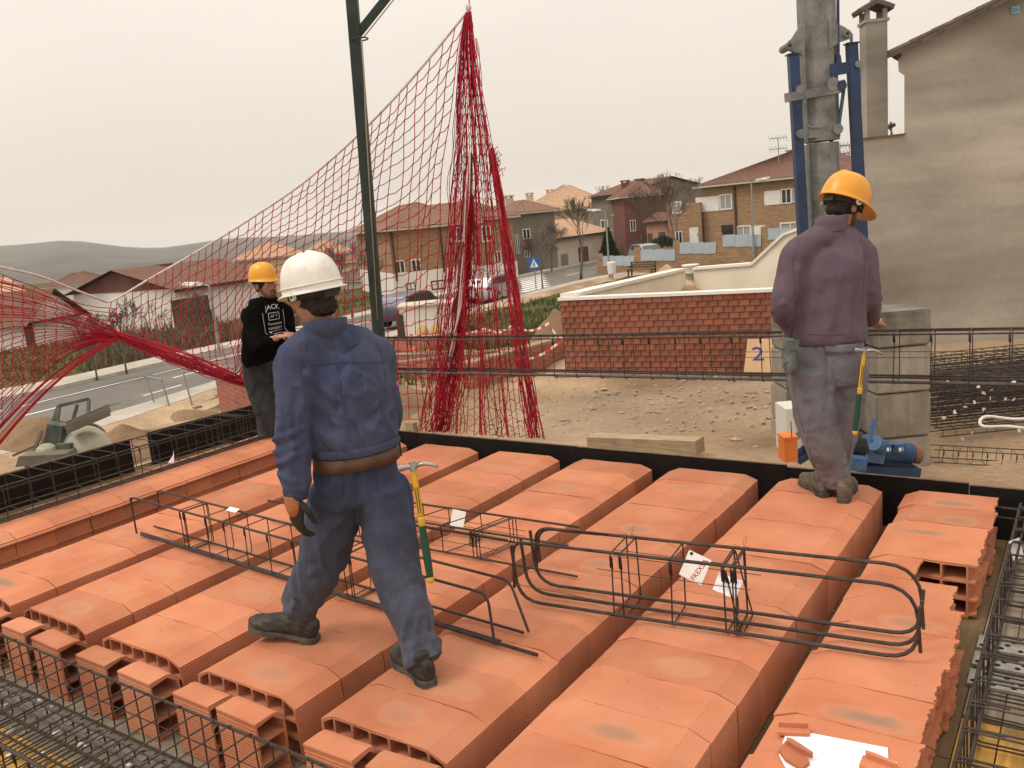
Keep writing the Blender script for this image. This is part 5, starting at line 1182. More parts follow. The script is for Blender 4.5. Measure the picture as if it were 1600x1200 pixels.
g0 = PD(1347, 520, GD); g0.z = -1.6; t = thing('gable_house', 'large grey rendered gable wall of the house filling the right edge', 'house', g0, None, math.atan2(SID.y, SID.x))
def gl(u, v): p = PD(u, v, GD); return ((p-g0).dot(SID), p.z-g0.z)
o_ = [(0, 0), (9, 0), (9, 9.5), gl(1600, -12), gl(1513, 28), gl(1403, 84), gl(1404, 112), gl(1413, 118), gl(1413, 211), gl(1344, 219)]
s1 = (gl(1600, -12)[1]-gl(1403, 84)[1])/(gl(1600, -12)[0]-gl(1403, 84)[0])
o_[2] = (9, gl(1403, 84)[1] + s1*(9-gl(1403, 84)[0]))
o_[3:5] = []
mb = MB(); mb.prism(o_, (0, 0, 0), (1, 0, 0), (0, 0, 1), (.574, .819, 0), 9); mb.build('wall', 'grey_render', t)
tile_mat('dark_tiles', (.07, .05, .04), (.15, .11, .085))
x0, z0 = gl(1403, 84); k = 0; x = x0-.14
while x < 9:
    a = Vector((x, -.1, z0 + s1*(x-x0) + .03)); b = a + Vector((.36, 0, .36*s1-.012)); mb = MB(); mb.beam(a+Vector((0, .0, 0)), b, .34, .05, (0, 0, 1))
    mb.tube([a+Vector((0, .1, .035)), b+Vector((0, .1, .05))], [.05, .04], 7); mb.build('roof_tile', 'dark_tiles', t); x += .33
mb = MB(); mb.add([(x0-.1, .1, z0+.0), (x0-.1+6.2, 9, z0+.0), (9+6.2, 9, z0+s1*(9-x0)+.06), (9, .1, z0+s1*(9-x0)+.06)], [(0, 1, 2, 3)]); mb.build('roof', 'dark_tiles', t)
mb = MB(); xg, zg = gl(1400, 87); mb.tube([(xg-.02, -.05, zg), (xg-.02+6.2, 9, zg)], .06, 8); mb.build('gutter', 'dark_tiles', t)
a = gl(1344, 219); b = gl(1413, 211); mb = MB(); mb.beam((a[0]-.03, .1, a[1]+.012), (b[0], .1, b[1]+.012), .3, .025); mb.build('wall_cap', 'dark_tiles', t)
mat('vent_blue', (.10, .34, .52), .5); mat('vent_pale', (.3, .52, .62), .5)
x, z = gl(1585, 16); mb = MB(); mb.box((x, -.012, z), (.115, .03, .1)); vq = mb.build('vent', 'vent_pale', t); mb = MB(); mb.box((x, -.03, z), (.075, .01, .065)); mb.build('vent_grille', 'vent_blue', vq)
# chimney beside it
c0 = PD(1366, 216, GD+1); t = thing('chimney_stack', 'tall square rendered chimney with small tiled cap beside the gable wall', 'chimney', Vector((c0.x, c0.y, c0.z-.4)), None, math.atan2(SID.y, SID.x)-.1)
top = PD(1366, 37, GD+1).z - t.location.z; wd = 31/FOC*(GD+1)
mb = MB(); mb.box((0, 0, top/2), (wd*.98, wd, top)); mb.build('shaft', 'grey_render', t); mb = MB(); mb.box((0, 0, top+.02), (wd*1.14, wd*1.14, .045)); mb.build('collar', 'grey_render', t)
for sx in (-1, 1):
    for sy in (-1, 1): mb = MB(); mb.box((sx*wd*.4, sy*wd*.4, top+.115), (wd*.2, wd*.2, .15)); mb.build('leg', 'grey_render', t)
h2 = top+.19
mb = MB(); k = wd*.72; mb.prism([(-k, 0), (0, .12), (k, 0), (k, -.04), (0, .07), (-k, -.04)], (0, -k, h2), (1, 0, 0), (0, 0, 1), (0, 1, 0), 2*k); cp = mb.build('tiled_cap', 'dark_tiles', t)
for i in range(6): mb = MB(); yy = -k+.06+i*(2*k-.12)/5; mb.tube([(-k-.02, yy, h2), (0, yy, h2+.125), (k+.02, yy, h2)], .04, 6); mb.build('cap_tile', 'dark_tiles', cp)
mb = MB(); mb.ellipsoid((0, 0, h2+.17), (.05, .05, .06), 8, 6); mb.build('finial', 'grey_render', t)
# ------------------------------------------------------------------ tower crane foot and mast
def metal_mat(name, c0, c1, rough=.5, metal=.3, sc=6):
    m, nt, b = nodes_mat(name); N, L = nt.nodes, nt.links
    tc = N.new('ShaderNodeTexCoord'); n = N.new('ShaderNodeTexNoise'); n.inputs['Scale'].default_value = sc; n.inputs['Detail'].default_value = 9; n.inputs['Roughness'].default_value = .68; n.inputs['Distortion'].default_value = .4; L.new(tc.outputs['Object'], n.inputs['Vector'])
    cr = N.new('ShaderNodeValToRGB'); e = cr.color_ramp.elements; e[0].position = .36; e[0].color = (*c0, 1); e[1].position = .64; e[1].color = (*c1, 1); L.new(n.outputs['Fac'], cr.inputs[0]); L.new(cr.outputs[0], b.inputs['Base Color'])
    b.inputs['Roughness'].default_value = rough; b.inputs['Metallic'].default_value = metal
    bp = N.new('ShaderNodeBump'); bp.inputs['Strength'].default_value = .12; bp.inputs['Distance'].default_value = .01; L.new(n.outputs['Fac'], bp.inputs['Height']); L.new(bp.outputs[0], b.inputs['Normal']); return m
metal_mat('galvanised', (.11, .112, .107), (.26, .257, .24), .55, .35, 5)
metal_mat('galvanised_dark', (.13, .135, .135), (.24, .245, .24), .55, .35, 6)
metal_mat('crane_blue', (.008, .022, .065), (.016, .04, .105), .45, .1, 7)
metal_mat('winch_blue', (.035, .085, .19), (.07, .14, .27), .5, .1, 9)
metal_mat('rusty', (.12, .05, .03), (.2, .09, .055), .8, 0, 14)
mat('orange_box', (.62, .17, .03), .5, 0, .12, 5, dirt=(.4, .12, .03), dirt_amt=.5, dirt_scale=6)
mat('cabinet_white', (.62, .60, .54), .6, 0, .05, 3)
mat('black_rubber', (.02, .02, .021), .6)
CD_ = 8.0
ct = thing('crane_mast', 'grey galvanised crane mast with blue side struts standing behind the purple worker', 'crane', ZG(1300, 722))
co = ct.location.copy()
def cp(u, v, d=CD_): return PD(u, v, d) - co
SQ = 1342/CD_
axb = cp(1299, 725); axt = cp(1273.5, -40); axd = (axt-axb).normalized()
def oct_ring(c, r, k=.62):
    x = SID; y = FWD; return [c + x*(a*r) + y*(b*r) for a, b in ((1, -k), (1, k), (k, 1), (-k, 1), (-1, k), (-1, -k), (-k, -1), (k, -1))]
def on(v): t = (v-725)/(-40-725); return axb.lerp(axt, t)
mb = MB(); mb.rings([oct_ring(on(725), .135), oct_ring(on(206), .135)]); mb.build('lower_mast', 'galvanised', ct)
mb = MB(); mb.rings([oct_ring(on(203), .142), oct_ring(on(-190), .142)]); mb.build('upper_mast', 'galvanised', ct)
mb = MB(); mb.rings([oct_ring(on(199), .146), oct_ring(on(190), .146)]); mb.build('joint_collar', 'galvanised_dark', ct)
def plate(name, pts, m, dy=0, th=.03, d=CD_, parent=None):
    q = [PD(u, v, d+dy)-co for u, v in pts]; mb = MB(); k = len(q); b = [p+FWD*th for p in q]
    mb.add(q+b, [tuple(range(k)), tuple(range(2*k-1, k-1, -1))] + [(i, (i+1) % k, k+(i+1) % k, k+i) for i in range(k)]); return mb.build(name, m, parent or ct)
c7 = lambda *p: [(1200+x*.25, y*.25) for x, y in p]
pl = plate('lug_plate', c7((122, 290), (130, 255), (150, 240), (212, 140), (230, 140), (230, 350), (212, 346), (166, 326), (140, 318)), 'galvanised', -.16)
pr_ = plate('lug_plate', c7((380, 125), (480, 168), (525, 205), (520, 240), (455, 262), (385, 304)), 'galvanised', -.16)
for p_, (u, v) in ((pl, (137, 285)), (pr_, (497, 208))):
    mb = MB(); a = PD(1200+u*.25, v*.25, CD_-.19)-co; mb.tube([a, a+FWD*.2], .033, 10); mb.build('pin', 'galvanised_dark', p_, 40); mb = MB(); mb.tube([a-FWD*.006, a], .014, 8); mb.build('pin_hole', 'black_rubber', p_)
plate('bracket', c7((262, 792), (338, 792), (342, 825), (322, 832), (318, 858), (255, 862), (258, 800)), 'galvanised_dark', -.15, .03)
plate('bracket', c7((248, 770), (268, 788), (325, 788), (345, 765), (345, 775), (330, 797), (265, 797), (245, 780)), 'galvanised', -.17, .02)
plate('side_plate', c7((386, 590), (410, 600), (445, 770), (436, 820), (405, 890), (388, 886)), 'galvanised_dark', .03, .02)
mb = MB(); mb.beam(cp(1227, 153, 7.85), cp(1313, 138.5, 7.85), .05, .075, UP); mb.build('clamp_bar', 'galvanised', ct)
for a, b, nm in (((1239, 87), (1262, 500), 'left'), ((1330.5, 70), (1361, 640), 'right')):
    mb = MB(); p, q = cp(*a, 7.88), cp(*b, 7.88); mb.beam(p, q, .085, .075, FWD); mb.beam(p-SID*.0+UP*.004, p+UP*.016, .11, .1, FWD); s_ = mb.build('strut', 'crane_blue', ct)
    mb = MB(); mb.tube([p, p+UP*.09], .013, 6); mb.build('threaded_rod', 'galvanised_dark', s_)
mb = MB(); mb.beam(cp(1362, 600, 7.86), cp(1365, 700, 7.8), .05, .05, FWD); mb.build('lower_strut', 'crane_blue', ct); mb = MB(); mb.beam(cp(1354, 560, 7.9), cp(1352, 690, 7.9), .03, .04, FWD); mb.build('lower_strut', 'crane_blue', ct)
plate('cross_plate', c7((392, 402), (425, 395), (430, 345), (440, 330), (455, 345), (462, 392), (505, 382), (508, 456), (440, 468), (394, 472)), 'crane_blue', -.16, .03)
mb = MB(); mb.tube([cp(1309, -40, 7.85), cp(1310, 84, 7.85)], .013, 6); mb.build('hoist_rod', 'crane_blue', ct)
for (a, b, r) in (((477, 530), (440, 800), .016), ((212, 575), (185, 830), .016), ((430, 535), (480, 520), .035), ((565, 395), (570, 680), .02)):
    mb = MB(); mb.tube([cp(1200+a[0]*.25, a[1]*.25, 7.9), cp(1200+b[0]*.25, b[1]*.25, 7.9)], r, 7); mb.build('link', 'winch_blue', ct)
for (u, v, r, m_) in ((410, 525, .055, 'galvanised_dark'), (462, 535, .045, 'crane_blue'), (205, 558, .04, 'galvanised_dark'), (440, 806, .045, 'galvanised_dark'), (207, 836, .04, 'galvanised_dark'), (568, 400, .03, 'galvanised_dark')):
    mb = MB(); a = cp(1200+u*.25, v*.25, 7.82); mb.tube([a, a+FWD*.1], r, 12); mb.build('roller', m_, ct, 40)
mb = MB()
for zz in (0,):
    mb.beam(cp(1268, 700, 7.6), cp(1375, 706, 7.6), .12, .1, UP)
mb.build('base_frame', 'winch_blue', ct)
# winch
wn = thing('winch', 'blue electric crane winch with finned motor in front of the concrete ballast', 'winch', PD(1390, 733, 7.15)); wo = wn.location.copy()
wp = lambda u, v, d=7.1: PD(u, v, d)-wo
mb = MB(); a, b = wp(1379, 706), wp(1424, 709); ax = (b-a).normalized(); mb.tube([a, b], .078, 20); bd = mb.build('motor', 'winch_blue', wn, 40)
for i in range(14):
    t_ = a.lerp(b, (i+.5)/14); mb = MB(); mb.tube([t_-ax*.003, t_+ax*.003], .09, 16); mb.build('cooling_fin', 'winch_blue', bd, 40)
for u in (1385, 1404):
    mb = MB(); c = wp(u, 700, 7.02); mb.box(c, (.075, .075, .07)); q = mb.build('terminal_box', 'winch_blue', wn); mb = MB(); mb.beam(c-FWD*.045-SID*.018-UP*.0, c-FWD*.045+SID*.018, .004, .03, UP); mb.build('name_plate', 'sign_white', q)
    mb = MB(); mb.beam(c+UP*.04-SID*.05, c+UP*.04+SID*.05, .09, .012); mb.build('lid', 'winch_blue', q)
mb = MB(); mb.tube([wp(1425, 709), wp(1436, 710)], .082, 18); mb.build('fan_cover', 'rusty', wn, 40)
mb = MB(); mb.beam(wp(1352, 700), wp(1378, 704), .17, .2, UP); mb.tube([wp(1366, 692, 7.0), wp(1378, 700, 7.05)], .07, 12); mb.build('gearbox', 'winch_blue', wn)
mb = MB(); mb.tube([wp(1322, 700), wp(1350, 703)], .09, 18); dr = mb.build('drum', 'black_rubber', wn, 40)
mb = MB(); 
for i in range(9): c = wp(1323, 700).lerp(wp(1349, 703), i/8); mb.tube([c-ax*.004, c+ax*.004], .1, 14)
o = mb.build('wound_cable', 'black_rubber', dr); o['kind'] = 'stuff'
mb = MB(); mb.beam(wp(1318, 722, 6.95), wp(1350, 724, 6.95), .12, .11, UP); mb.build('motor_bed', 'winch_blue', wn); mb = MB(); mb.beam(wp(1350, 726, 7), wp(1366, 655, 7.1), .032, .035, FWD); mb.build('brace', 'winch_blue', wn)
mb = MB(); mb.beam(wp(1340, 730, 7.1), wp(1430, 735, 7.1), .2, .08, UP); mb.build('skid', 'crane_blue', wn)
mb = MB()
for k in range(5): mb.tube([wp(1372+k*2, 724), wp(1376+k*3, 740+k), wp(1384, 744)], .012, 5)
o = mb.build('cable_loops', 'black_rubber', wn, True); o['kind'] = 'stuff'
cb = thing('switch_cabinet', 'white crane switch cabinet with blue edge left of the purple worker\'s legs', 'cabinet', PD(1240, 724, 7.3)); o0 = cb.location.copy()
mb = MB(); c = PD(1238, 668, 7.4)-o0; mb.beam(c-SID*.1-UP*.0, c+SID*.075, .3, .42, UP); mb.build('cabinet', 'cabinet_white', cb); mb = MB(); c = PD(1252, 672, 7.35)-o0; mb.beam(c-SID*.018, c+SID*.018, .3, .46, UP); mb.build('blue_edge', 'crane_blue', cb)
mb = MB(); c = PD(1255, 712, 7.25)-o0; mb.beam(c-SID*.06-UP*.04, c+SID*.1+UP*.05, .1, .06, UP); mb.beam(c-SID*.1, c+SID*.04+UP*.1, .05, .04, UP); mb.build('lower_bracket', 'crane_blue', cb)
ob = thing('control_box', 'orange control box with black aerial beside the switch cabinet', 'control box', PD(1231, 722, 6.9)); o0 = ob.location.copy()
mb = MB(); c = PD(1231, 700, 6.9)-o0; mb.beam(c-SID*.055, c+SID*.055, .16, .2, UP); mb.build('box', 'orange_box', ob); mb = MB(); mb.beam(c-SID*.06+UP*.105, c+SID*.06+UP*.105, .17, .02, UP); mb.build('lid', 'orange_box', ob); mb = MB(); mb.tube([c+UP*.1+SID*.01-FWD*.08, c+UP*.25+SID*.005-FWD*.08], .004, 4); mb.build('aerial', 'black_rubber', ob); mb = MB(); mb.beam(c+SID*.06+UP*.08, c+SID*.16+UP*.17, .03, .05, UP); mb.build('hinge_arm', 'galvanised_dark', ob)
# concrete ballast
def conc_mat(name, c0, c1):
    m, nt, b = nodes_mat(name); N, L = nt.nodes, nt.links
    tc = N.new('ShaderNodeTexCoord'); oi = N.new('ShaderNodeObjectInfo')
    def nn(sc, vec, det=8):
        k = N.new('ShaderNodeTexNoise'); k.inputs['Scale'].default_value = sc; k.inputs['Detail'].default_value = det; k.inputs['Roughness'].default_value = .65; mp = N.new('ShaderNodeMapping'); mp.inputs['Scale'].default_value = vec; L.new(tc.outputs['Object'], mp.inputs[0]); L.new(oi.outputs['Random'], mp.inputs['Location']); L.new(mp.outputs[0], k.inputs[0]); return k.outputs['Fac']
    cr = N.new('ShaderNodeValToRGB'); e = cr.color_ramp.elements; e[0].position = .34; e[0].color = (*c0, 1); e[1].position = .64; e[1].color = (*c1, 1); L.new(nn(2.2, (1, 1, 1)), cr.inputs[0])
    r = N.new('ShaderNodeMapRange'); r.inputs[1].default_value = .35; r.inputs[2].default_value = .65; r.inputs[3].default_value = .82; r.inputs[4].default_value = 1.1; L.new(nn(5, (3, 3, .35)), r.inputs[0])
    v = N.new('ShaderNodeVectorMath'); v.operation = 'SCALE'; L.new(cr.outputs[0], v.inputs[0]); L.new(r.outputs[0], v.inputs['Scale']); L.new(v.outputs[0], b.inputs['Base Color']); b.inputs['Roughness'].default_value = .95
    bp = N.new('ShaderNodeBump'); bp.inputs['Strength'].default_value = .35; bp.inputs['Distance'].default_value = .01; L.new(nn(22, (1, 1, 1), 10), bp.inputs['Height']); L.new(bp.outputs[0], b.inputs['Normal'])
conc_mat('ballast_concrete', (.215, .185, .145), (.335, .295, .24)); conc_mat('weathered_concrete', (.07, .064, .054), (.27, .24, .195))
def stack(u0, u1, d, tops, depth, label, grp):
    for i in range(len(tops)-1):
        a = PD(u0, tops[i], d); b = PD(u0, tops[i+1], d); ur = PD(u1, tops[i], d); wd = (ur-a).dot(SID); h = a.z-b.z; c = a + SID*wd/2 + FWD*depth/2
        bm = bmesh.new(); bmesh.ops.create_cube(bm, size=1); bmesh.ops.scale(bm, vec=(wd, depth, h-.012), verts=bm.verts); bmesh.ops.bevel(bm, geom=list(bm.edges), offset=.014, segments=2, affect='EDGES')
        me = bpy.data.meshes.new('ballast_block'); bm.to_mesh(me); bm.free(); me.materials.append(MATS['weathered_concrete' if i == 0 else 'ballast_concrete'])
        o = link('ballast_block', me, None, Vector((c.x, c.y, (a.z+b.z)/2))); o.rotation_euler.z = math.atan2(SID.y, SID.x) + rnd.uniform(-.02, .02)
        tag(o, '%s concrete ballast block in the stack %s' % (['weathered topmost', 'second from top', 'third from top', 'lowest'][i], label), 'concrete block', grp)
stack(1369, 1455, 7.6, [489, 546, 618, 688, 737], .55, 'right of the purple worker', 'crane ballast, right stack')
stack(1228, 1300, 8.5, [501, 552, 610, 668, 706], .5, 'left behind the purple worker', 'crane ballast, left stack')
# ------------------------------------------------------------------ piles of cages by the house wall
mat('old_rebar', (.055, .047, .042), .7, .4, .4, 12, dirt=(.14, .085, .055), dirt_amt=.6, dirt_scale=3)
def mat_pile(u, d, z0, n, wd, ln, dz, seed, lab, grp):
    R = random.Random(seed); base = PD(u, 600, d)
    for k in range(n):
        mb = MB(); hh = dz*.8
        for y in [i*ln/7 for i in range(8)]:
            for z in (0, hh): mb.tube([SID*R.uniform(-.04, .02) + FWD*y + UP*z, SID*(wd+R.uniform(-.05, .15)) + FWD*(y+R.uniform(-.03, .03)) + UP*(z+R.uniform(-.012, .012))], .006, 4, False)
        for i in range(int(wd/.14)):
            x = SID*(i*.14+.02+R.uniform(-.02, .02)); mb.tube([x, x+UP*hh, x+FWD*ln+UP*hh, x+FWD*ln], .004, 4, False)
        o = mb.build('rebar_bundle', 'old_rebar', None, False, Vector((base.x, base.y, z0+k*dz)) + SID*R.uniform(0, .06) + FWD*R.uniform(-.05, .05)); o.rotation_euler.z = R.uniform(-.03, .03)
        tag(o, '%s flat rebar cage, %s from the ground, %s' % ('dark', ORD(k), lab), 'rebar cage', grp)
mat_pile(1463, 8.25, -.83, 6, 2.4, 1.5, .088, 3, 'dark pile by grey house wall', 'pile of dark rebar cages')
mat_pile(1466, 9.85, -.85, 2, 2.6, 1.3, .15, 4, 'pile behind the darker one', 'second rear pile of rebar cages')
t = cage('low loose rebar cage on the bare ground below the dark pile', None, PD(1458, 722, 7.55), PD(1640, 734, 7.3))
for y, z in ((0, 0), (.16, 0), (0, .12), (.16, .12)): bar(t, [(0, y, z), (1.2, y, z+.01)], .005, 'old_rebar')
stirrups(t, stirrup_mesh(.16, .125, .003), [.08+i*.12 for i in range(9)], 0, 0)
R = random.Random(8)
for i in range(17):
    u = R.uniform(1470, 1600); v = R.uniform(598, 690); mb = MB(); mb.add([(0, 0, 0), (R.uniform(.02, .04), .004, R.uniform(-.02, .02)), (R.uniform(.02, .04), .008, R.uniform(.02, .04)), (R.uniform(-.01, .02), .003, R.uniform(.02, .04))], [(0, 1, 2, 3)])
    mb.add([(v_[0], v_[1]+.002, v_[2]) for v_ in mb.v], [(3, 2, 1, 0)])
    o = mb.build('paper_tag', 'paper_plain', None, False, PD(u, v, 8.2)); o.rotation_euler = (R.uniform(-.5, .5), R.uniform(-.5, .5), -YAW + R.uniform(-.5, .5)); tag(o, 'small white paper tag tied on the dark rebar pile', 'paper tag', 'paper tags on the dark rebar pile')
mb = MB(); c = PD(1574, 752, 5.55); n = 40
mb.tube([Vector((.17*cos(2*pi*k/n), .17*sin(2*pi*k/n), .012*sin(3*2*pi*k/n) + .02*(k/n))) for k in range(n+6)], .011, 6)
mat('hose', (.6, .58, .53), .6); tag(mb.build('hose_coil', 'hose', None, True, Vector((c.x, c.y, .045))), 'coil of white hose lying behind the far right board', 'hose')
# ------------------------------------------------------------------ concrete mixer
mat('mixer_drum', (.42, .385, .31), .8, .1, .25, 2.5, .2, 12, dirt=(.22, .23, .17), dirt_amt=.7, dirt_scale=1.7); mat('mixer_green', (.07, .088, .078), .7, .1, .3, 4, dirt=(.20, .18, .14), dirt_amt=.8, dirt_scale=3); mat('mixer_grey', (.17, .15, .12), .8, .1, .25, 3, dirt=(.13, .11, .09), dirt_amt=.5, dirt_scale=4)
MD = 16.6; mx_ = thing('concrete_mixer', 'old concrete mixer with dusty drum and green frame on the soil by the road', 'mixer', ZG(120, 722, 8, 30)); mo = mx_.location.copy()
def mp_(u, v, d=MD): return PD(u, v, d)-mo
a = mp_(94, 684, 17.3); b = mp_(153, 706, 16.2); ax = (b-a).normalized(); ln = (b-a).length
def dpt(t, r): return (a + ax*ln*t, r)
mb = MB(); q = [(x_, r_*.74) for x_, r_ in [dpt(-.02, .30), dpt(.05, .44), dpt(.3, .56), dpt(.62, .60), dpt(.8, .57), dpt(.95, .47), dpt(1.08, .33), dpt(1.16, .15), dpt(1.18, .03)]]
mb.tube([x for x, _ in q], [r for _, r in q], 28); mb.build('drum', 'mixer_drum', mx_, True)
mb = MB(); mb.tube([dpt(.585, .0)[0], dpt(.605, 0)[0], dpt(.66, 0)[0], dpt(.68, 0)[0]], [.47, .495, .495, .47], 28); mb.build('drum_ring', 'mixer_green', mx_, 40)
for p, q_, w_ in (((66, 705), (92, 634), .06), ((88, 672), (93, 634), .05), ((137, 660), (139, 624), .05), ((92, 634), (139, 623), .06), ((104, 690), (121, 632), .05)):
    mb = MB(); mb.beam(mp_(*p, 16.4), mp_(*q_, 16.6), w_, w_, FWD); mb.build('frame', 'mixer_green', mx_)
mb = MB(); A_, B_ = mp_(104, 668, 16.0), mp_(171, 640, 16.3); dd_ = (B_-A_).normalized(); up_ = Vector((0, 0, 1)); sd_ = dd_.cross(up_).normalized()
for s_ in (-.2, .2): mb.beam(A_+sd_*s_, B_+sd_*s_, .02, .16, up_)
mb.beam(A_-up_*.08, B_-up_*.08, .4, .02, up_); mb.build('chute', 'mixer_grey', mx_)
mb = MB(); mb.prism([(-.3, -.38), (.12, -.3), (.24, .2), (-.02, .28)], mp_(80, 684, 16.2), SID, UP, FWD, .35); mb.build('hopper_plate', 'mixer_green', mx_)
mb = MB(); mb.prism([(-.05, -.16), (.3, -.18), (.28, .1), (.0, .12)], mp_(88, 704, 16.0), SID, UP, FWD, .12); mb.build('guard_plate', 'mixer_green', mx_)
mb = MB(); mb.ellipsoid(mp_(73, 706, 16.0), (.2, .2, .17), 9, 6); mb.box(mp_(80, 712, 16), (.3, .25, .2)); mb.build('engine', 'mixer_drum', mx_)
for p, q_ in (((46, 722), (66, 672)), ((58, 722), (70, 680)), ((20, 712), (60, 695))): mb = MB(); mb.beam(mp_(*p, 16), mp_(*q_, 16.1), .05, .05, FWD); mb.build('strut', 'mixer_grey', mx_)
for u_ in (62, 140):
    c = mp_(u_, 727, 16.2); mb = MB(); mb.tube([c, c+FWD*.2], .3, 16); mb.build('wheel', 'tyre', mx_, 40)
mb = MB(); mb.prism([(0, 0), (1.0, 0), (.95, .16), (.1, .2)], PD(24, 730, 15.6)-mo, SID, UP, FWD, .7); mb.build('skip_bucket', 'mixer_grey', mx_)
# temporary fence
for k, (p, q, lab) in enumerate((((244, 640), (268, 646), 'left'), ((302, 640), (345, 622), 'middle'), ((352, 620), (385, 610), 'right'))):
    A_ = ZG(*p); B_ = ZG(*q); t = thing('temporary_fence', '%s temporary site fence panel in a concrete foot beside the road' % lab, 'fence', A_, 'temporary fence panels by the road'); e = B_-A_; hh = 1.15 if k else 1.05
    for x in (Vector(), e): mb = MB(); mb.tube([x, x+UP*hh - SID*.12], .028, 6); mb.build('post', 'galv_pole', t)
    for z in (.08, hh-.02): mb = MB(); mb.tube([UP*z - SID*.12*z/hh, e+UP*z - SID*.12*z/hh], .02, 5); mb.build('rail', 'galv_pole', t)
    mb = MB(); n = max(6, int(e.length/.09))
    for i in range(1, n): mb.tube([e*(i/n)+UP*.08, e*(i/n)+UP*hh-SID*.12], .004, 3, False)
    for i in range(1, 6): mb.tube([UP*(hh*i/6)-SID*.12*i/6, e+UP*(hh*i/6)-SID*.12*i/6], .004, 3, False)
    o = mb.build('wire_mesh', 'galv_pole', t); o['kind'] = 'stuff'
    for x in (Vector(), e): mb = MB(); mb.box(x+UP*.03, (.55, .25, .14)); mb.build('concrete_foot', 'mixer_grey', t)

# ------------------------------------------------------------------ gallows post and safety net
mat('post_green', (.020, .034, .029), .55, .1, .25, 5, dirt=(.05, .06, .05), dirt_amt=.5, dirt_scale=6)
mat('net_red', (.37, .015, .032), .75, 0, .2, 5, spec=.2); mat('net_rope', (.62, .55, .52), .85, 0, .15, 20); mat('rope_grey', (.3, .27, .22), .9)
pt_ = thing('gallows_post', 'dark green square steel gallows post with slanting arm behind the white helmeted worker', 'post', PD(604, 672, 7.1)); po = pt_.location.copy()
gp = lambda u, v, d=7.1: PD(u, v, d)-po
mb = MB(); mb.beam(gp(604, 672), gp(531, -240), .088, .088, FWD); mb.build('upright', 'post_green', pt_)
mb = MB(); mb.beam(gp(560, 52), gp(738, -171, 7.1), .055, .055, FWD); mb.build('arm', 'post_green', pt_)
mb = MB(); c = gp(563, 61, 7.05); mb.tube([c + SID*.06*cos(k*.6)+FWD*.06*sin(k*.6) for k in range(11)], .006, 5); mb.build('ring', 'black_rubber', pt_)
mb = MB(); mb.tube([gp(565, 62, 7.03), gp(569, 120, 7.03), gp(572, 200, 7.04), gp(590, 500, 7.06)], .006, 5); mb.tube([gp(567, 60, 7.03), gp(730, -145, 7.1)], .005, 5); mb.build('rope', 'rope_grey', pt_, True)
nt_ = thing('safety_net', 'red square mesh safety net hanging in folds from a peak, white rope along its edge', 'safety net', PD(733, 680, 6.8)); no = nt_.location.copy()
np_ = lambda u, v, d: PD(u, v, d)-no
def cr_(tab, x):
    """smooth table lookup: rows (x, a, b, ...)"""
    if x <= tab[0][0]: return tab[0][1:]
    for i in range(len(tab)-1):
        if x <= tab[i+1][0]:
            p0 = tab[max(0, i-1)]; p1 = tab[i]; p2 = tab[i+1]; p3 = tab[min(len(tab)-1, i+2)]; t = (x-p1[0])/(p2[0]-p1[0])
            return tuple(.5*((2*p1[k]) + (-p0[k]+p2[k])*t + (2*p0[k]-5*p1[k]+4*p2[k]-p3[k])*t*t + (-p0[k]+3*p1[k]-3*p2[k]+p3[k])*t**3) for k in range(1, len(p1)))
    return tab[-1][1:]
ROPE = [(0, -60, 404, 6.6), (.1, 0, 417, 6.8), (.2, 60, 431, 7.2), (.28, 110, 450, 7.6), (.36, 155, 467, 8.0), (.40, 175, 470, 8.1), (.47, 230, 438, 8.2), (.55, 300, 398, 8.2), (.65, 385, 346, 8.1), (.75, 480, 281, 7.9), (.85, 572, 199, 7.4), (.93, 650, 116, 7.25), (1, 732, 16, 7.1)]
rope = MB(); rope.tube([np_(*cr_(ROPE, i/90)) for i in range(91)], .011, 6); 
rope.tube([np_(738, -165, 7.1), np_(733, 8, 7.1)], .006, 5); rope.ellipsoid(np_(732, 12, 7.1), (.024, .024, .028), 8, 6)
rope.build('border_rope', 'net_rope', nt_, True)
net = MB(); NR = .0042; R = random.Random(4)
def strand(pts, r=NR): net.tube(pts, r, 3, False)
# middle curtain: columns hung from the rope, rows gathering into the bundle at the foot
NCOL = 40; NROW = 26; G = []
for i in range(NCOL+1):
    t = .40 + .592*i/NCOL; u0, v0, d0 = cr_(ROPE, t)
    ub = 184 + (i/NCOL)**1.02*(690-184); 
    if ub < 395: vb = 525 + (ub-184)*.365 + 6*sin((ub-184)/211*pi)
    else: vb = 602 + (ub-395)*.30
    db = 8.15 - 1.25*(i/NCOL)**1.3
    bundle = max(0, min(1, (430-ub)/60)); col = []
    full = (NROW+1)*17.5
    for j in range(NROW+1):
        s = j*17.5 + 4*nz(i*.35, j*.3, 6); span = vb-v0
        if bundle > 0:
            lim = span-18
            f_ = s if s < lim*.8 else lim*.8 + (lim*.2+18+5*nz(i*.2, j*.9, 1))*(1-math.exp(-(s-lim*.8)/(lim*.2+30)))
            s2 = s*span/full if full < span else f_
            s = s2*bundle + (s*span/full)*(1-bundle)
        else: s = s*span/full
        k = max(0., min(1.05, s/span))
        sag = sin(pi*min(1, k))
        u = u0*(1-k) + ub*k + 5*nz(i*.5, j*.25, 2) - 16*sag*(.4+.6*i/NCOL) + (13*sin(i*.9+j*.05)*(i > NCOL-9))*sag*.6
        v = v0 + s + 3.5*nz(i*.4, j*.4, 5)
        col.append(np_(u, v, d0*(1-k)+db*k + .10*nz(i*.45, j*.12, 9) + (.08*sin(i*1.7) if i > NCOL-10 else 0)))
    G.append(col)
for i in range(NCOL+1): strand(G[i])
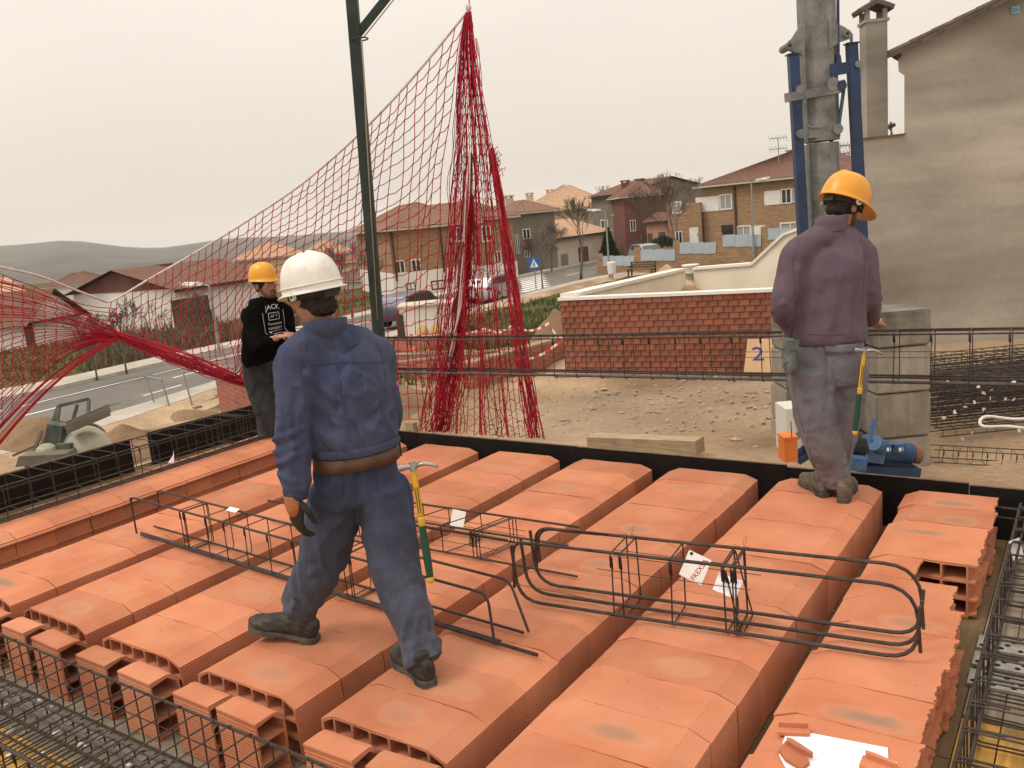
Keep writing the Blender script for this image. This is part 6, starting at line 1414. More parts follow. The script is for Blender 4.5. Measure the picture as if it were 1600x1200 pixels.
for i in range(NCOL+1):
    for j in range(1, NROW+1):
        k_ = G[i][j]; s_ = .0085; net.add([k_+Vector(q)*s_ for q in ((1, 0, 0), (0, 1, 0), (-1, 0, 0), (0, -1, 0), (0, 0, 1.2), (0, 0, -1.2))], [(0, 1, 4), (1, 2, 4), (2, 3, 4), (3, 0, 4), (1, 0, 5), (2, 1, 5), (3, 2, 5), (0, 3, 5)])
for j in range(1, NROW+1):
    pts = []
    for i in range(NCOL+1):
        pts.append(G[i][j])
        if i < NCOL: m_ = (G[i][j]+G[i+1][j])/2; pts.append(m_ - UP*.012*R.uniform(.3, 1.4))
    strand(pts)
# left wing: strands gathered at the knot, fanning out to the left
K = (183, 526, 7.9); FANS = 24; rowsL = []
for i in range(FANS+1):
    f = i/FANS; pts = []
    ve = 414 + f*300; 
    for j in range(15):
        k = j/14; q = k**.8
        u = K[0] + (-70-K[0])*q
        base = cr_(ROPE, .40*(1-q))[1]
        vtop = base + 2; vbot = K[1] + (752-K[1])*(q**1.12)
        dens = f**.75 if f < .5 else .595 + (f-.5)*.81
        v = vtop*(1-dens) + vbot*dens
        gath = (1-q)**1.6; v = v*(1-gath) + (K[1]-7+14*f + (cr_(ROPE, .4)[1]-K[1])*max(0, .25-f)*2.6)*gath
        v += 5*nz(i*.6, j*.35, 3)*q; pts.append(np_(u, v, (K[2]*(1-q)+6.3*q) + .12*nz(i*.35, j*.2, 1)))
    rowsL.append(pts); strand(pts)
for j in range(1, 15):
    for h in (0,):
        pts = []
        for i in range(FANS+1):
            p = rowsL[i][j].lerp(rowsL[i][min(14, j+1)], h + (.22 if i % 2 else -.0)); pts.append(p)
        if j > 3: strand(pts)
for i in range(16):       # dark fold lying across the wing
    o_ = R.uniform(-1, 1); pts = []
    for j in range(9): k = j/8; pts.append(np_(K[0]-k*255, K[1]-4 - (58*k+16*sin(k*3)) + o_*(5+k*34) + 3*nz(i, j*.6, 2), K[2]-.05-1.0*k))
    strand(pts, .0036)
# bundle from the knot to the man's leg and the cords inside it
for i in range(34):
    o_ = R.uniform(-1, 1); w_ = R.uniform(-1, 1); pts = []
    for j in range(13): k = j/12; pts.append(np_(K[0]-6+k*222, K[1]-4+k*82+o_*(5+9*sin(pi*k)) + 2.5*nz(i, j*.8, 3), 7.9-.05*k+.05*w_))
    strand(pts, .0042)
for i in range(13):     # lower edge of the wing
    o_ = R.uniform(-1, 1); pts = []
    for j in range(10): k = j/9; pts.append(np_(K[0]-2-k*200, K[1]+3+k*172-20*sin(pi*k)+o_*(3+16*k)+2*nz(i, j, 5), 7.5-1.0*k))
    strand(pts, .004)
# folded right hand curtain
LEFT = [(0, 728, 18), (.12, 716, 95), (.3, 712, 220), (.5, 700, 350), (.75, 682, 510), (1, 655, 674)]
RIGHT = [(0, 736, 18), (.12, 745, 95), (.3, 768, 220), (.45, 786, 320), (.62, 803, 430), (.8, 824, 560), (1, 851, 686)]
NF = 36; NJ = 46; FG = []
for i in range(NF+1):
    f = i/NF; f = f + .035*sin(f*2*pi*5) + .01*R.uniform(-1, 1); col = []
    for j in range(NJ+1):
        k = j/NJ; l = cr_(LEFT, k); r = cr_(RIGHT, k); ff = min(1, max(0, f + .02*nz(i*.5, k*5, 3)))
        db = 7.1*(1-k) + (6.85-.35*ff)*k
        col.append(np_(l[0]*(1-ff)+r[0]*ff, l[1]*(1-ff)+r[1]*ff + 2.5*nz(i*.9, j*.5, 7), db + .14*sin(f*31 + k*2)*min(1, k*3)))
    FG.append(col)
for i in range(NF+1): strand(FG[i], .0037)
for j in range(2, NJ):
    for i in range(NF):
        a_ = FG[i][j]; b_ = FG[i+1][j]
        if (i+j) % 2: strand([a_, b_ - UP*.02], .0032)
        else: strand([a_ - UP*.045, b_ - UP*.01], .0032)
def bundle(tab, w0, w1, n, r=.004, seed=1):
    R = random.Random(seed)
    for i in range(n):
        o_ = max(-1.3, min(1.3, R.gauss(0, .5))); pts = []
        for j in range(24):
            k = j/23; u, v, d = cr_(tab, k); w_ = w0 + (w1-w0)*k**.75; pts.append(np_(u + o_*w_ + w_*.75*nz(i*1.7, j*.33, 3), v + R.uniform(-2, 2), d + .07*nz(i*.8, j*.3, 8)))
        strand(pts, r)
bundle([(0, 734, 240, 7.0), (.3, 732, 370, 6.95), (.6, 722, 490, 6.9), (.85, 704, 600, 6.85), (1, 688, 674, 6.82)], 2, 25, 58, .0038, 2)
bundle([(0, 735, 22, 7.1), (.5, 737, 80, 7.07), (1, 739, 150, 7.05)], 2, 4, 12, .0036, 12)
bundle([(0, 768, 232, 6.9), (.3, 788, 345, 6.82), (.6, 808, 480, 6.7), (1, 838, 684, 6.5)], 3, 13, 28, .0038, 3)
bundle([(0, 728, 60, 7.1), (.25, 716, 180, 7.08), (.5, 712, 310, 7.02), (.75, 700, 470, 6.95), (1, 668, 672, 6.9)], 8, 26, 12, .0034, 9)
bundle([(0, 740, 60, 7.05), (.3, 752, 235, 7.0), (.6, 760, 420, 6.95), (1, 768, 680, 6.75)], 6, 30, 9, .0036, 5)
for i in range(26):      # torn fringe
    a_ = np_(772+R.uniform(-6, 6), 236+R.uniform(-8, 30), 6.9); pts = [a_]
    for j in range(4): a_ = a_ + Vector((R.uniform(-.015, .03), R.uniform(-.02, .02), R.uniform(-.05, .025))); pts.append(a_)
    strand(pts, .0036)
o = net.build('net_mesh', 'net_red', nt_); o['kind'] = 'stuff'
mb = MB()
for s_ in (0, 1): mb.tube([np_(u + 2.5*sin(v*.08 + s_*3), v, 6.86) for u, v in ((734, 235), (731, 300), (727, 360), (724, 420), (718, 480), (708, 540), (697, 590), (681, 640), (662, 668))], .010 if s_ == 0 else .007, 5)
mb.build('lacing_rope', 'net_rope', nt_, True)

# ------------------------------------------------------------------ the dusty air
m = bpy.data.materials.new('dusty_air'); m.use_nodes = True; n_ = m.node_tree.nodes; n_.clear(); oo = n_.new('ShaderNodeOutputMaterial'); pv = n_.new('ShaderNodeVolumePrincipled')
pv.inputs['Color'].default_value = (1, .985, .96, 1); pv.inputs['Density'].default_value = .00017; pv.inputs['Anisotropy'].default_value = .2
m.node_tree.links.new(pv.outputs[0], oo.inputs['Volume'])
mb = MB(); mb.box((0, 0, 45), (9000, 9000, 190)); o = mb.build('haze', None); o.data.materials.append(m); tag(o, kind='stuff'); o.display_type = 'WIRE'
# ------------------------------------------------------------------ people
from mathutils.bvhtree import BVHTree
mat('skin', (.36, .19, .125), .55, 0, .12, 9, .15, 90, spec=.35, dirt=(.26, .12, .08), dirt_amt=.4, dirt_scale=7)
mat('hair_dark', (.022, .016, .012), .7, 0, .5, 40, .5, 90)
mat('beard', (.10, .06, .042), .8, 0, .4, 60)
mat('eye_white', (.6, .57, .53), .3); mat('eye_dark', (.03, .018, .012), .2)
mat('helmet_white', (.72, .70, .65), .42, 0, .05, 5, .03, 30, spec=.5, dirt=(.40, .36, .28), dirt_amt=.55, dirt_scale=9)
mat('helmet_yellow', (.72, .33, .012), .35, 0, .05, 4, .02, 30, spec=.5, dirt=(.5, .22, .02), dirt_amt=.4, dirt_scale=8)
mat('helmet_orange', (.70, .30, .015), .35, 0, .05, 4, .02, 30, spec=.5, dirt=(.5, .2, .02), dirt_amt=.4, dirt_scale=8)
mat('strap_black', (.025, .025, .027), .6); mat('strap_white', (.55, .54, .5), .5)
def cloth_mat(name, col, col2, dust, dust_amt, bump=.85, wr=19, rough=.95, zdust=None):
    m, nt, b = nodes_mat(name); N, L = nt.nodes, nt.links
    geo = N.new('ShaderNodeTexCoord')
    def nn(sc, vec=(1, 1, 1), det=8, ro=.6):
        k = N.new('ShaderNodeTexNoise'); k.inputs['Scale'].default_value = sc; k.inputs['Detail'].default_value = det; k.inputs['Roughness'].default_value = ro; mp = N.new('ShaderNodeMapping'); mp.inputs['Scale'].default_value = vec; L.new(geo.outputs['Object'], mp.inputs[0]); L.new(mp.outputs[0], k.inputs[0]); return k.outputs['Fac']
    cr = N.new('ShaderNodeValToRGB'); e = cr.color_ramp.elements; e[0].position = .35; e[0].color = (*col, 1); e[1].position = .66; e[1].color = (*col2, 1); L.new(nn(6), cr.inputs[0])
    r = N.new('ShaderNodeMapRange'); r.inputs[1].default_value = .5; r.inputs[2].default_value = .72; r.inputs[4].default_value = dust_amt; L.new(nn(4.5, (1, 1, .6), 10, .72), r.inputs[0])
    f = r.outputs[0]
    if zdust:      # cement dust kicked up on the lower legs
        sp = N.new('ShaderNodeSeparateXYZ'); L.new(geo.outputs['Object'], sp.inputs[0]); mz = N.new('ShaderNodeMapRange'); mz.inputs[1].default_value = zdust; mz.inputs[2].default_value = 0; mz.inputs[4].default_value = .75; L.new(sp.outputs['Z'], mz.inputs[0])
        mu = N.new('ShaderNodeMath'); mu.operation = 'MULTIPLY'; L.new(mz.outputs[0], mu.inputs[0]); L.new(nn(9, (1, 1, .5), 8, .7), mu.inputs[1]); ad = N.new('ShaderNodeMath'); ad.use_clamp = True; L.new(mu.outputs[0], ad.inputs[0]); L.new(f, ad.inputs[1]); f = ad.outputs[0]
    mm = N.new('ShaderNodeMix'); mm.data_type = 'RGBA'; L.new(f, mm.inputs[0]); L.new(cr.outputs[0], mm.inputs[6]); mm.inputs[7].default_value = (*dust, 1); L.new(mm.outputs[2], b.inputs['Base Color'])
    b.inputs['Roughness'].default_value = rough; b.inputs['Specular IOR Level'].default_value = .15 if col[0] > .01 else .04
    try: b.inputs['Sheen Weight'].default_value = 0. if col[0] < .01 else .04
    except Exception: pass
    w1 = nn(wr, (1, 1, .45), 5, .5); w2 = nn(300, (1, 1, 1), 2)
    ad = N.new('ShaderNodeMath'); ad.operation = 'MULTIPLY_ADD'; ad.inputs[1].default_value = .12; L.new(w2, ad.inputs[0]); L.new(w1, ad.inputs[2])
    bp = N.new('ShaderNodeBump'); bp.inputs['Strength'].default_value = bump; bp.inputs['Distance'].default_value = .03; L.new(ad.outputs[0], bp.inputs['Height']); L.new(bp.outputs[0], b.inputs['Normal']); return m
cloth_mat('boiler_jacket', (.044, .053, .104), (.064, .076, .140), (.10, .105, .14), .35)
cloth_mat('boiler_trousers', (.034, .042, .080), (.052, .062, .112), (.15, .15, .16), .3, zdust=.75)
cloth_mat('fleece', (.098, .069, .092), (.125, .090, .116), (.11, .08, .095), .25, .35, 20)
cloth_mat('grey_trousers', (.125, .125, .150), (.175, .174, .205), (.22, .19, .17), .35, zdust=.6)
cloth_mat('hoodie', (.0030, .0029, .003), (.0055, .0053, .0054), (.012, .011, .011), .3)
cloth_mat('dark_trousers', (.014, .016, .021), (.024, .026, .032), (.16, .15, .14), .5, zdust=.9)
mat('leather', (.085, .045, .03), .6, 0, .3, 12, .2, 60, dirt=(.16, .11, .08), dirt_amt=.5, dirt_scale=9)
mat('boot_black', (.022, .021, .02), .6, 0, .3, 14, .2, 60, dirt=(.12, .10, .08), dirt_amt=.6, dirt_scale=9)
mat('boot_brown', (.09, .075, .06), .8, 0, .3, 14, .3, 60, dirt=(.20, .16, .12), dirt_amt=.7, dirt_scale=9)
mat('boot_sole', (.05, .047, .042), .85, 0, .3, 14, .3, 60, dirt=(.20, .17, .13), dirt_amt=.6, dirt_scale=9)
mat('glove_black', (.022, .020, .018), .7, 0, .3, 12, .3, 60); mat('glove_orange', (.34, .13, .05), .8, 0, .2, 12, .3, 60)
mat('tool_steel', (.35, .35, .36), .35, .85, .15, 9); mat('tool_yellow', (.55, .34, .03), .45, 0, .1, 9); mat('tool_green', (.012, .06, .035), .55); mat('pouch', (.10, .115, .11), .85, 0, .3, 9, .4, 50)
mat('print_white', (.58, .58, .57), .8)

def spline(keys, sub=5):
    """keys: (point, ra, rb) smoothed along a Catmull-Rom curve"""
    P = [(Vector(k[0]), k[1], k[2]) for k in keys]; out = []
    for i in range(len(P)-1):
        a = P[max(0, i-1)]; b = P[i]; c = P[i+1]; d = P[min(len(P)-1, i+2)]
        for s in range(sub):
            t = s/sub
            f = lambda w, x, y, z: .5*((2*x) + (y-w)*t + (2*w-5*x+4*y-z)*t*t + (3*x-w-3*y+z)*t**3)
            out.append((f(a[0], b[0], c[0], d[0]), max(.003, f(a[1], b[1], c[1], d[1])), max(.003, f(a[2], b[2], c[2], d[2]))))
    out.append(P[-1]); return out
def loft(mb, keys, side, n=20, sub=5, grow=0., dome=.5):
    K = spline(keys, sub); rings = []; side = Vector(side)
    pts = [k[0] for k in K]
    for i, (p, ra, rb) in enumerate(K):
        t = (pts[min(i+1, len(pts)-1)] - pts[max(i-1, 0)]).normalized(); x = side - t*side.dot(t)
        x = x.normalized() if x.length > .05 else t.orthogonal().normalized(); y = t.cross(x); ra += grow; rb += grow; ra = max(.004, ra); rb = max(.004, rb)
        ring = lambda q, k: [q + x*(ra*k*cos(2*pi*j/n)) + y*(rb*k*sin(2*pi*j/n)) for j in range(n)]
        m = min(ra, rb)*dome
        if i == 0 and dome: rings.append(ring(p - t*m, .45)); rings.append(ring(p - t*m*.6, .8))
        rings.append(ring(p, 1))
        if i == len(K)-1 and dome: rings.append(ring(p + t*m*.6, .8)); rings.append(ring(p + t*m, .45))
    mb.rings(rings)
def solid(mb, voxel, it=4, fac=.5):
    """one continuous skin round all the overlapping lofts"""
    me = mb.mesh('tmp'); o = link('tmp', me); r = o.modifiers.new('r', 'REMESH'); r.mode = 'VOXEL'; r.voxel_size = voxel
    s = o.modifiers.new('s', 'SMOOTH'); s.factor = fac; s.iterations = it
    bpy.context.view_layer.update(); dg = bpy.context.evaluated_depsgraph_get()
    m2 = bpy.data.meshes.new_from_object(o.evaluated_get(dg)); bpy.data.objects.remove(o); bpy.data.meshes.remove(me)
    m2.polygons.foreach_set('use_smooth', [True]*len(m2.polygons)); return m2
def gauss(x): return math.exp(-x*x)
def wrinkle(me, amp, creases=(), sc=(11, 11, 6), seed=0, fine=.35, cw=1.5, cd=.55):
    S = Vector(sc); nrm = [v.normal.copy() for v in me.vertices]; cs = [(Vector(a), Vector(b), w*cw, d*cd) for a, b, w, d in creases]
    for v, nn_ in zip(me.vertices, nrm):
        c = v.co; q = Vector((c.x*S.x, c.y*S.y, c.z*S.z)) + Vector((seed*3.7, seed*1.3, seed))
        wv = noise.noise(q*.6+Vector((9, 2, 4))); q2 = q + Vector((wv, wv*.7, -wv))*1.1
        f = max(-.6, 1 - 3.2*abs(noise.noise(q2))); g = noise.noise(q*2.3)*fine
        d = amp*(f*.8 - .2 + g)
        for a, b, w, dep in cs:
            ab = b-a; t = max(0, min(1, (c-a).dot(ab)/ab.length_squared)); r = (c-(a+ab*t)).length
            if r < 3*w: d += dep*(gauss(r/w) - .55*gauss((r-1.5*w)/w))
        v.co = c + nn_*d
    me.update()
def dress(name, me, m, root, org):
    me.transform(Matrix.Translation(-org)); me.materials.clear(); me.materials.append(MATS[m]); o = link(name, me, root); return o
def hand(mb, w, d, n, side, curl=.5, sc=1., thumb_in=.6):
    """palm, four unequal fingers and a thumb; w wrist, d towards the fingers, n out of the palm, side +1 when the thumb is on d x n"""
    d = Vector(d).normalized(); n = Vector(n); n = (n - d*n.dot(d)).normalized(); a = d.cross(n)*side
    w = Vector(w); S = lambda x: x*sc
    loft(mb, [(w, S(.027), S(.020)), (w+d*S(.035), S(.036), S(.0165)), (w+d*S(.07), S(.043), S(.0155)), (w+d*S(.095), S(.041), S(.013))], a, 14, 4)
    for off, ln, base in ((.031, .072, .09), (.0105, .080, .096), (-.0105, .074, .094), (-.031, .058, .086)):
        p = w + d*S(base) + a*S(off); pts = [p - d*S(.02)]; dr = d.copy(); q = p
        for k, fr in enumerate((.45, .32, .23)):
            pts.append(q); ang = curl*(1.0, 1.25, .8)[k]
            dr = (dr*cos(ang) + (n - dr*n.dot(dr)).normalized()*sin(ang)).normalized(); q = q + dr*S(ln)*fr
        pts.append(q); r = [.0095, .0095, .0088, .0082, .0068]; loft(mb, [(pp, S(rr), S(rr)) for pp, rr in zip(pts, r)], a, 8, 3)
    p = w + d*S(.028) + a*S(.03); t1 = (d*.62 + a*.75 + n*.35).normalized(); t2 = (d*.85 + a*(.35-.6*thumb_in) + n*(.3+.5*thumb_in)).normalized()
    loft(mb, [(p - t1*S(.02), S(.014), S(.014)), (p + t1*S(.03), S(.012), S(.012)), (p + t1*S(.034) + t2*S(.028), S(.0105), S(.0105)), (p + t1*S(.034) + t2*S(.05), S(.008), S(.008))], n, 8, 3)
def head(mb, c, f, up):
    f = Vector(f).normalized(); up = Vector(up); up = (up - f*up.dot(f)).normalized(); r = f.cross(up); Mx = Matrix((r, f, up)).transposed()
    E = lambda x, y, z, rx, ry, rz: mb.ellipsoid(c + r*x + f*y + up*z, (rx, ry, rz), 16, 10, Mx)
    E(0, -.004, .03, .074, .094, .088); E(0, .028, -.03, .060, .070, .078); E(0, .055, -.082, .040, .036, .028); E(0, .03, -.07, .052, .05, .035)
    E(0, .086, .03, .05, .014, .012)
    for s in (-1, 1):
        E(s*.038, .072, -.014, .022, .022, .018); E(s*.077, -.006, -.004, .009, .02, .033); E(s*.079, -.016, .008, .006, .012, .02); E(s*.033, .078, .012, .017, .014, .012)
    mb.tube([c+f*.09+up*.022, c+f*.108-up*.006, c+f*.119-up*.026], [.009, .011, .013], 10); E(0, .108, -.031, .018, .012, .009)
    E(0, .095, -.056, .024, .011, .006); E(0, .093, -.066, .021, .012, .007)
    return Mx, r, f, up
def helmet(root, org, c, f, up, m, rim=0., band='strap_black', visor=.045, k=1.):
    f = Vector(f).normalized(); up = Vector(up); up = (up - f*up.dot(f)).normalized(); r = f.cross(up); n = 40; mb = MB(); rings = []
    for j in range(15):
        t = j/14; z = .150*k*sin(t*pi/2)**.92; q = max(.02, cos(t*pi/2))**.62
        ring = []
        for i in range(n):
            a = 2*pi*i/n; x = .116*k*q*cos(a); y = .140*k*q*sin(a); zz = z + (.007 if abs(cos(a)) < .13 and t > .25 else .003*(abs(cos(a)) < .3))*min(1, t*2)
            ring.append(c + r*x + f*y + up*zz)
        rings.append(ring)
    base = []
    lip = []
    for i in range(n):
        a = 2*pi*i/n; e = .012 + rim + visor*max(0, sin(a))**2.2
        lip.append(c + r*(.116*k+e*.75)*cos(a) + f*(.140*k+e)*sin(a) - up*(.004 + .016*max(0, sin(a))**2)); base.append(c + r*(.112*k)*cos(a) + f*(.136*k)*sin(a) - up*.004)
    lo = [p - up*.004 for p in lip]
    inner = [c + (p-c)*.95 - up*.002 for p in rings[0]]
    mb.rings([inner, lo, lip] + rings); 
    me = mb.mesh('helmet', None, True); me.transform(Matrix.Translation(-org)); me.materials.append(MATS[m]); o = link('helmet', me, root)
    if rim:
        mb = MB(); pts = [c + r*(.119*k)*cos(a) + f*(.143*k)*sin(a) + up*.022 for a in [2*pi*i/36 for i in range(37)]]; mb.tube([p-org for p in pts], .003, 5); mb.build('rim_band', m, o, True)
    mb = MB(); mb.rings([[c - org + r*q*cos(2*pi*i/30) + f*q*1.2*sin(2*pi*i/30) - up*zz for i in range(30)] for q, zz in ((.095, -.01), (.095, .028), (.089, .028), (.089, -.01))]); mb.build('headband', band, o, True)
    mb = MB(); mb.beam(c-org-f*.118-up*.02-r*.03, c-org-f*.118-up*.02+r*.03, .02, .035, up); mb.build('nape_strap', band, o)
    for s in (-1, 1):
        q = c - org + r*s*.106*k - f*.025 - up*.012; mb = MB(); mb.tube([q, q + r*s*.012], .016, 10); mb.build('buckle', 'strap_white', o, 40); mb = MB(); mb.tube([q+r*s*.0125, q + r*s*.0135], .007, 8); mb.build('buckle_hole', 'strap_black', o)
    return o
def face_bits(root, org, c, r, f, up, beard=True):
    for s in (-1, 1):
        e = c + r*s*.033 + f*.085 + up*.012 - org; mb = MB(); mb.ellipsoid(e, (.012, .012, .008), 10, 6); ey = mb.build('eye', 'eye_white', root, True); mb = MB(); mb.ellipsoid(e + f*.009, (.005, .005, .005), 8, 5); mb.build('iris', 'eye_dark', ey, True)
        mb = MB(); mb.tube([e + up*.018 - r*s*.018 + f*.010, e + up*.023 + f*.012, e + up*.017 + r*s*.02 + f*.0], .0045, 6); mb.build('eyebrow', 'hair_dark', root, True)
    Mx = Matrix((r, f, up)).transposed()
    mb = MB(); mb.tube([c-org + r*-.02 + f*.1055 - up*.061, c-org + f*.1085 - up*.0605, c-org + r*.02 + f*.1055 - up*.061], .0022, 5); mb.build('mouth', 'eye_dark', root, True)
    if beard:
        mb = MB(); q = c - org
        for s in (-1, 1): mb.tube([q + r*s*.069 + f*.02 - up*.02, q + r*s*.06 + f*.04 - up*.06, q + r*s*.04 + f*.068 - up*.09, q + f*.088 - up*.102], [.009, .013, .016, .016], 8)
        mb.ellipsoid(q + f*.085 - up*.09, (.03, .014, .018), 10, 6, Mx); mb.tube([q + r*-.028 + f*.092 - up*.062, q + r*-.014 + f*.104 - up*.046, q + f*.108 - up*.045, q + r*.014 + f*.104 - up*.046, q + r*.028 + f*.092 - up*.062], .005, 6)
        mb.build('beard', 'beard', root, True)
def hair(root, org, c, r, f, up, low=.05, m='hair_dark'):
    Mx = Matrix((r, f, up)).transposed(); mb = MB(); mb.ellipsoid(c - f*.012 + up*.022, (.081, .099, .086), 24, 14, Mx); mb.ellipsoid(c - f*.05 - up*low*.75, (.062, .05, .045), 18, 10, Mx)
    me = solid(mb, .007, 2)
    for v in me.vertices: v.co += v.normal*.004*noise.noise(v.co*70)
    return dress('hair', me, m, root, org)
def boot(root, org, heel, toe, m='boot_black', up=UP, roll=0, shaft=.10):
    heel = Vector(heel); toe = Vector(toe); f = (toe-heel).normalized(); r = f.cross(UP).normalized(); u = r.cross(f); L_ = (toe-heel).length
    mb = MB(); K = L_/.29
    prof = [(-.0, .028), (.03, .037), (.09, .036), (.15, .040), (.20, .048), (.25, .044), (.285, .022)]
    loft(mb, [(heel + f*x*K + u*(.026+h), w_, .024+hh) for (x, w_), h, hh in zip(prof, (.03, .035, .035, .028, .018, .013, .008), (.028, .034, .034, .028, .02, .014, .006))], r, 18, 4)
    loft(mb, [(heel + f*.055*K + u*.05, .042, .052), (heel + f*.05*K + u*.10, .043, .050), (heel + f*.045*K + u*(.10+shaft*.6), .046, .052)], r, 16, 4)
    me = solid(mb, .006, 3); wrinkle(me, .003, (), (30, 30, 30)); b = dress('boot', me, m, root, org)
    mb = MB(); pts = []
    for x, w_ in ((-.012, .022), (.0, .033), (.05, .040), (.11, .036), (.16, .042), (.21, .050), (.26, .045), (.29, .024), (.297, .008)): pts.append((x*K, w_))
    poly = [(x, w_) for x, w_ in pts] + [(x, -w_) for x, w_ in reversed(pts)]
    mb.prism(poly, heel-org + u*.012, f, r, u, .016)
    mb.prism([(x, w_) for x, w_ in poly if x < .09*K], heel-org, f, r, u, .014); mb.prism([(x, w_) for x, w_ in poly if x > .135*K], heel-org + u*.001, f, r, u, .013)
    mb.build('sole', 'boot_sole', b); return b
def on_surface(me_obj_list, o_pts): pass
def hammer(label, top, bot, blade_dir, d_):
    top = Vector(top); bot = Vector(bot); t = thing('hammer', label, 'hammer', bot); o = t.location.copy(); ax = (top-bot); ln = ax.length; ax.normalize(); b = Vector(blade_dir); b = (b - ax*b.dot(ax)).normalized(); s = ax.cross(b)
    P = lambda k, x=0, y=0: ax*ln*k + b*x + s*y
    mb = MB(); loft(mb, [(P(.02), .013, .011), (P(.2), .0155, .012), (P(.42), .0135, .011), (P(.47), .0125, .01)], b, 12, 3); mb.build('grip', 'tool_green', t, True)
    mb = MB(); loft(mb, [(P(-.01), .0135, .0115), (P(.025), .0145, .0125)], b, 12, 2); mb.build('end_cap', 'tool_yellow', t, True)
    mb = MB(); loft(mb, [(P(.465), .0135, .011), (P(.54), .014, .0115), (P(.56), .0115, .009), (P(.8), .0115, .0085), (P(.95), .011, .008)], b, 12, 3); sh = mb.build('shaft', 'tool_yellow', t, True)
    for q in (-.0045, .0045):
        mb = MB(); mb.beam(P(.57, q, -.0088), P(.79, q, -.0088), .003, .0015, s); mb.build('black_stripe', 'strap_black', sh)
    mb = MB(); mb.tube([P(.965, -.055), P(.965, -.035), P(.965, -.03), P(.965, .015)], [.0135, .0135, .010, .012], 12); mb.tube([P(.93), P(1.0)], .013, 10); hd = mb.build('hammer_head', 'tool_steel', t, 40)
    for y in (-.007, .007): mb = MB(); mb.tube([P(.967, .01, y*.4), P(.975, .045, y), P(.955, .075, y*1.3), P(.925, .095, y*1.6)], [.009, .008, .006, .003], 8); mb.build('claw', 'tool_steel', t, True)
    return t

def seam(o, px, m, name='seam', r=.0017, lift=.0008, dash=False):
    """stitched line lying on the cloth"""
    bpy.context.view_layer.update(); bvh = BVHTree.FromObject(o, bpy.context.evaluated_depsgraph_get()); org_ = o.matrix_world.translation; pts = []
    for (a, b) in zip(px, px[1:]):
        n = max(2, int(math.hypot(b[0]-a[0], b[1]-a[1])/5))
        for i in range(n+1):
            d = ray(a[0]+(b[0]-a[0])*i/n, a[1]+(b[1]-a[1])*i/n).normalized(); h = bvh.ray_cast(CAM-org_, d)
            if h[0] is not None: pts.append(h[0] + h[1]*lift)
    if len(pts) > 3:
        pts = [pts[0]] + [(pts[i-1]+pts[i]*2+pts[i+1])/4 for i in range(1, len(pts)-1)] + [pts[-1]]
        mb = MB(); mb.tube(pts, r, 5); mb.build(name, m, o, True)
# ---- the striding worker in blue ------------------------------------------------------------------
def person(label, org): pass
org = Vector((2.6, .36, 0.0))
fr = (FWD*.90 - SID*.42).normalized(); sd = fr.cross(UP)          # he faces away, turned to the left
H1 = {k: PD(*v) for k, v in dict(pel=(556, 742, 3.3), waist=(556, 705, 3.3), chest=(538, 605, 3.33), neckb=(510, 528, 3.33), lsh=(467, 560, 3.25), rsh=(580, 550, 3.42), lel=(458, 690, 3.17), lwr=(462, 768, 3.14), rel=(603, 655, 3.5), rwr=(560, 690, 3.72),
      lhip=(527, 772, 3.29), rhip=(597, 772, 3.29), lkn=(503, 880, 3.36), lan=(470, 938, 3.46), rkn=(620, 898, 3.19), ran=(659, 1014, 3.06), head=(489, 462, 3.33)).items()}
def man_body(J, f, s, up, extra=None, voxel=.0075, g=-.018, hands=()):
    mb = MB()
    loft(mb, [(J['pel'], .15, .11), (J['waist'], .14, .105), (J['chest'], .155, .105), (J['neckb']-UP*.07, .09, .07)], s, 20, 4, g)
    for a, b, c in (('lsh', 'lel', 'lwr'), ('rsh', 'rel', 'rwr')): loft(mb, [(J['neckb']*.5+J[a]*.5-UP*.06, .04, .04), (J[a]-UP*.01, .05, .05), (J[b], .042, .042), (J[c], .031, .028)], s, 14, 4)
    for a, b, c in (('lhip', 'lkn', 'lan'), ('rhip', 'rkn', 'ran')): loft(mb, [(J['pel'], .1, .1), (J[a], .095, .095), (J[b], .068, .068), (J[c], .05, .05)], s, 14, 4, g)
    hf, hu = J['hf'], J['hu']
    R_ = head(mb, J['head'], hf, hu); hu2 = R_[3]
    loft(mb, [(J['head'] - hu2*.05 - R_[2]*.018, .056, .058), (J['head']*.45 + J['neckb']*.55, .057, .06), (J['neckb']-UP*.05, .06, .06)], R_[1], 16, 4)
    for h in hands: hand(mb, *h)
    return solid(mb, voxel, 2, .4), R_
H1['hf'] = (FWD*.72 - SID*.70 - UP*.12).normalized(); H1['hu'] = (UP + FWD*.05 - SID*.12).normalized()
me, R1 = man_body(H1, fr, sd, UP, hands=((H1['rwr'], (H1['rwr']-H1['rel']).normalized(), -sd, 1, .6),))
me.transform(Matrix.Translation(-org)); me.materials.append(MATS['skin'])
p1 = link('person', me, None, org); tag(p1, 'person in blue work suit and white helmet striding away over the blocks', 'person')
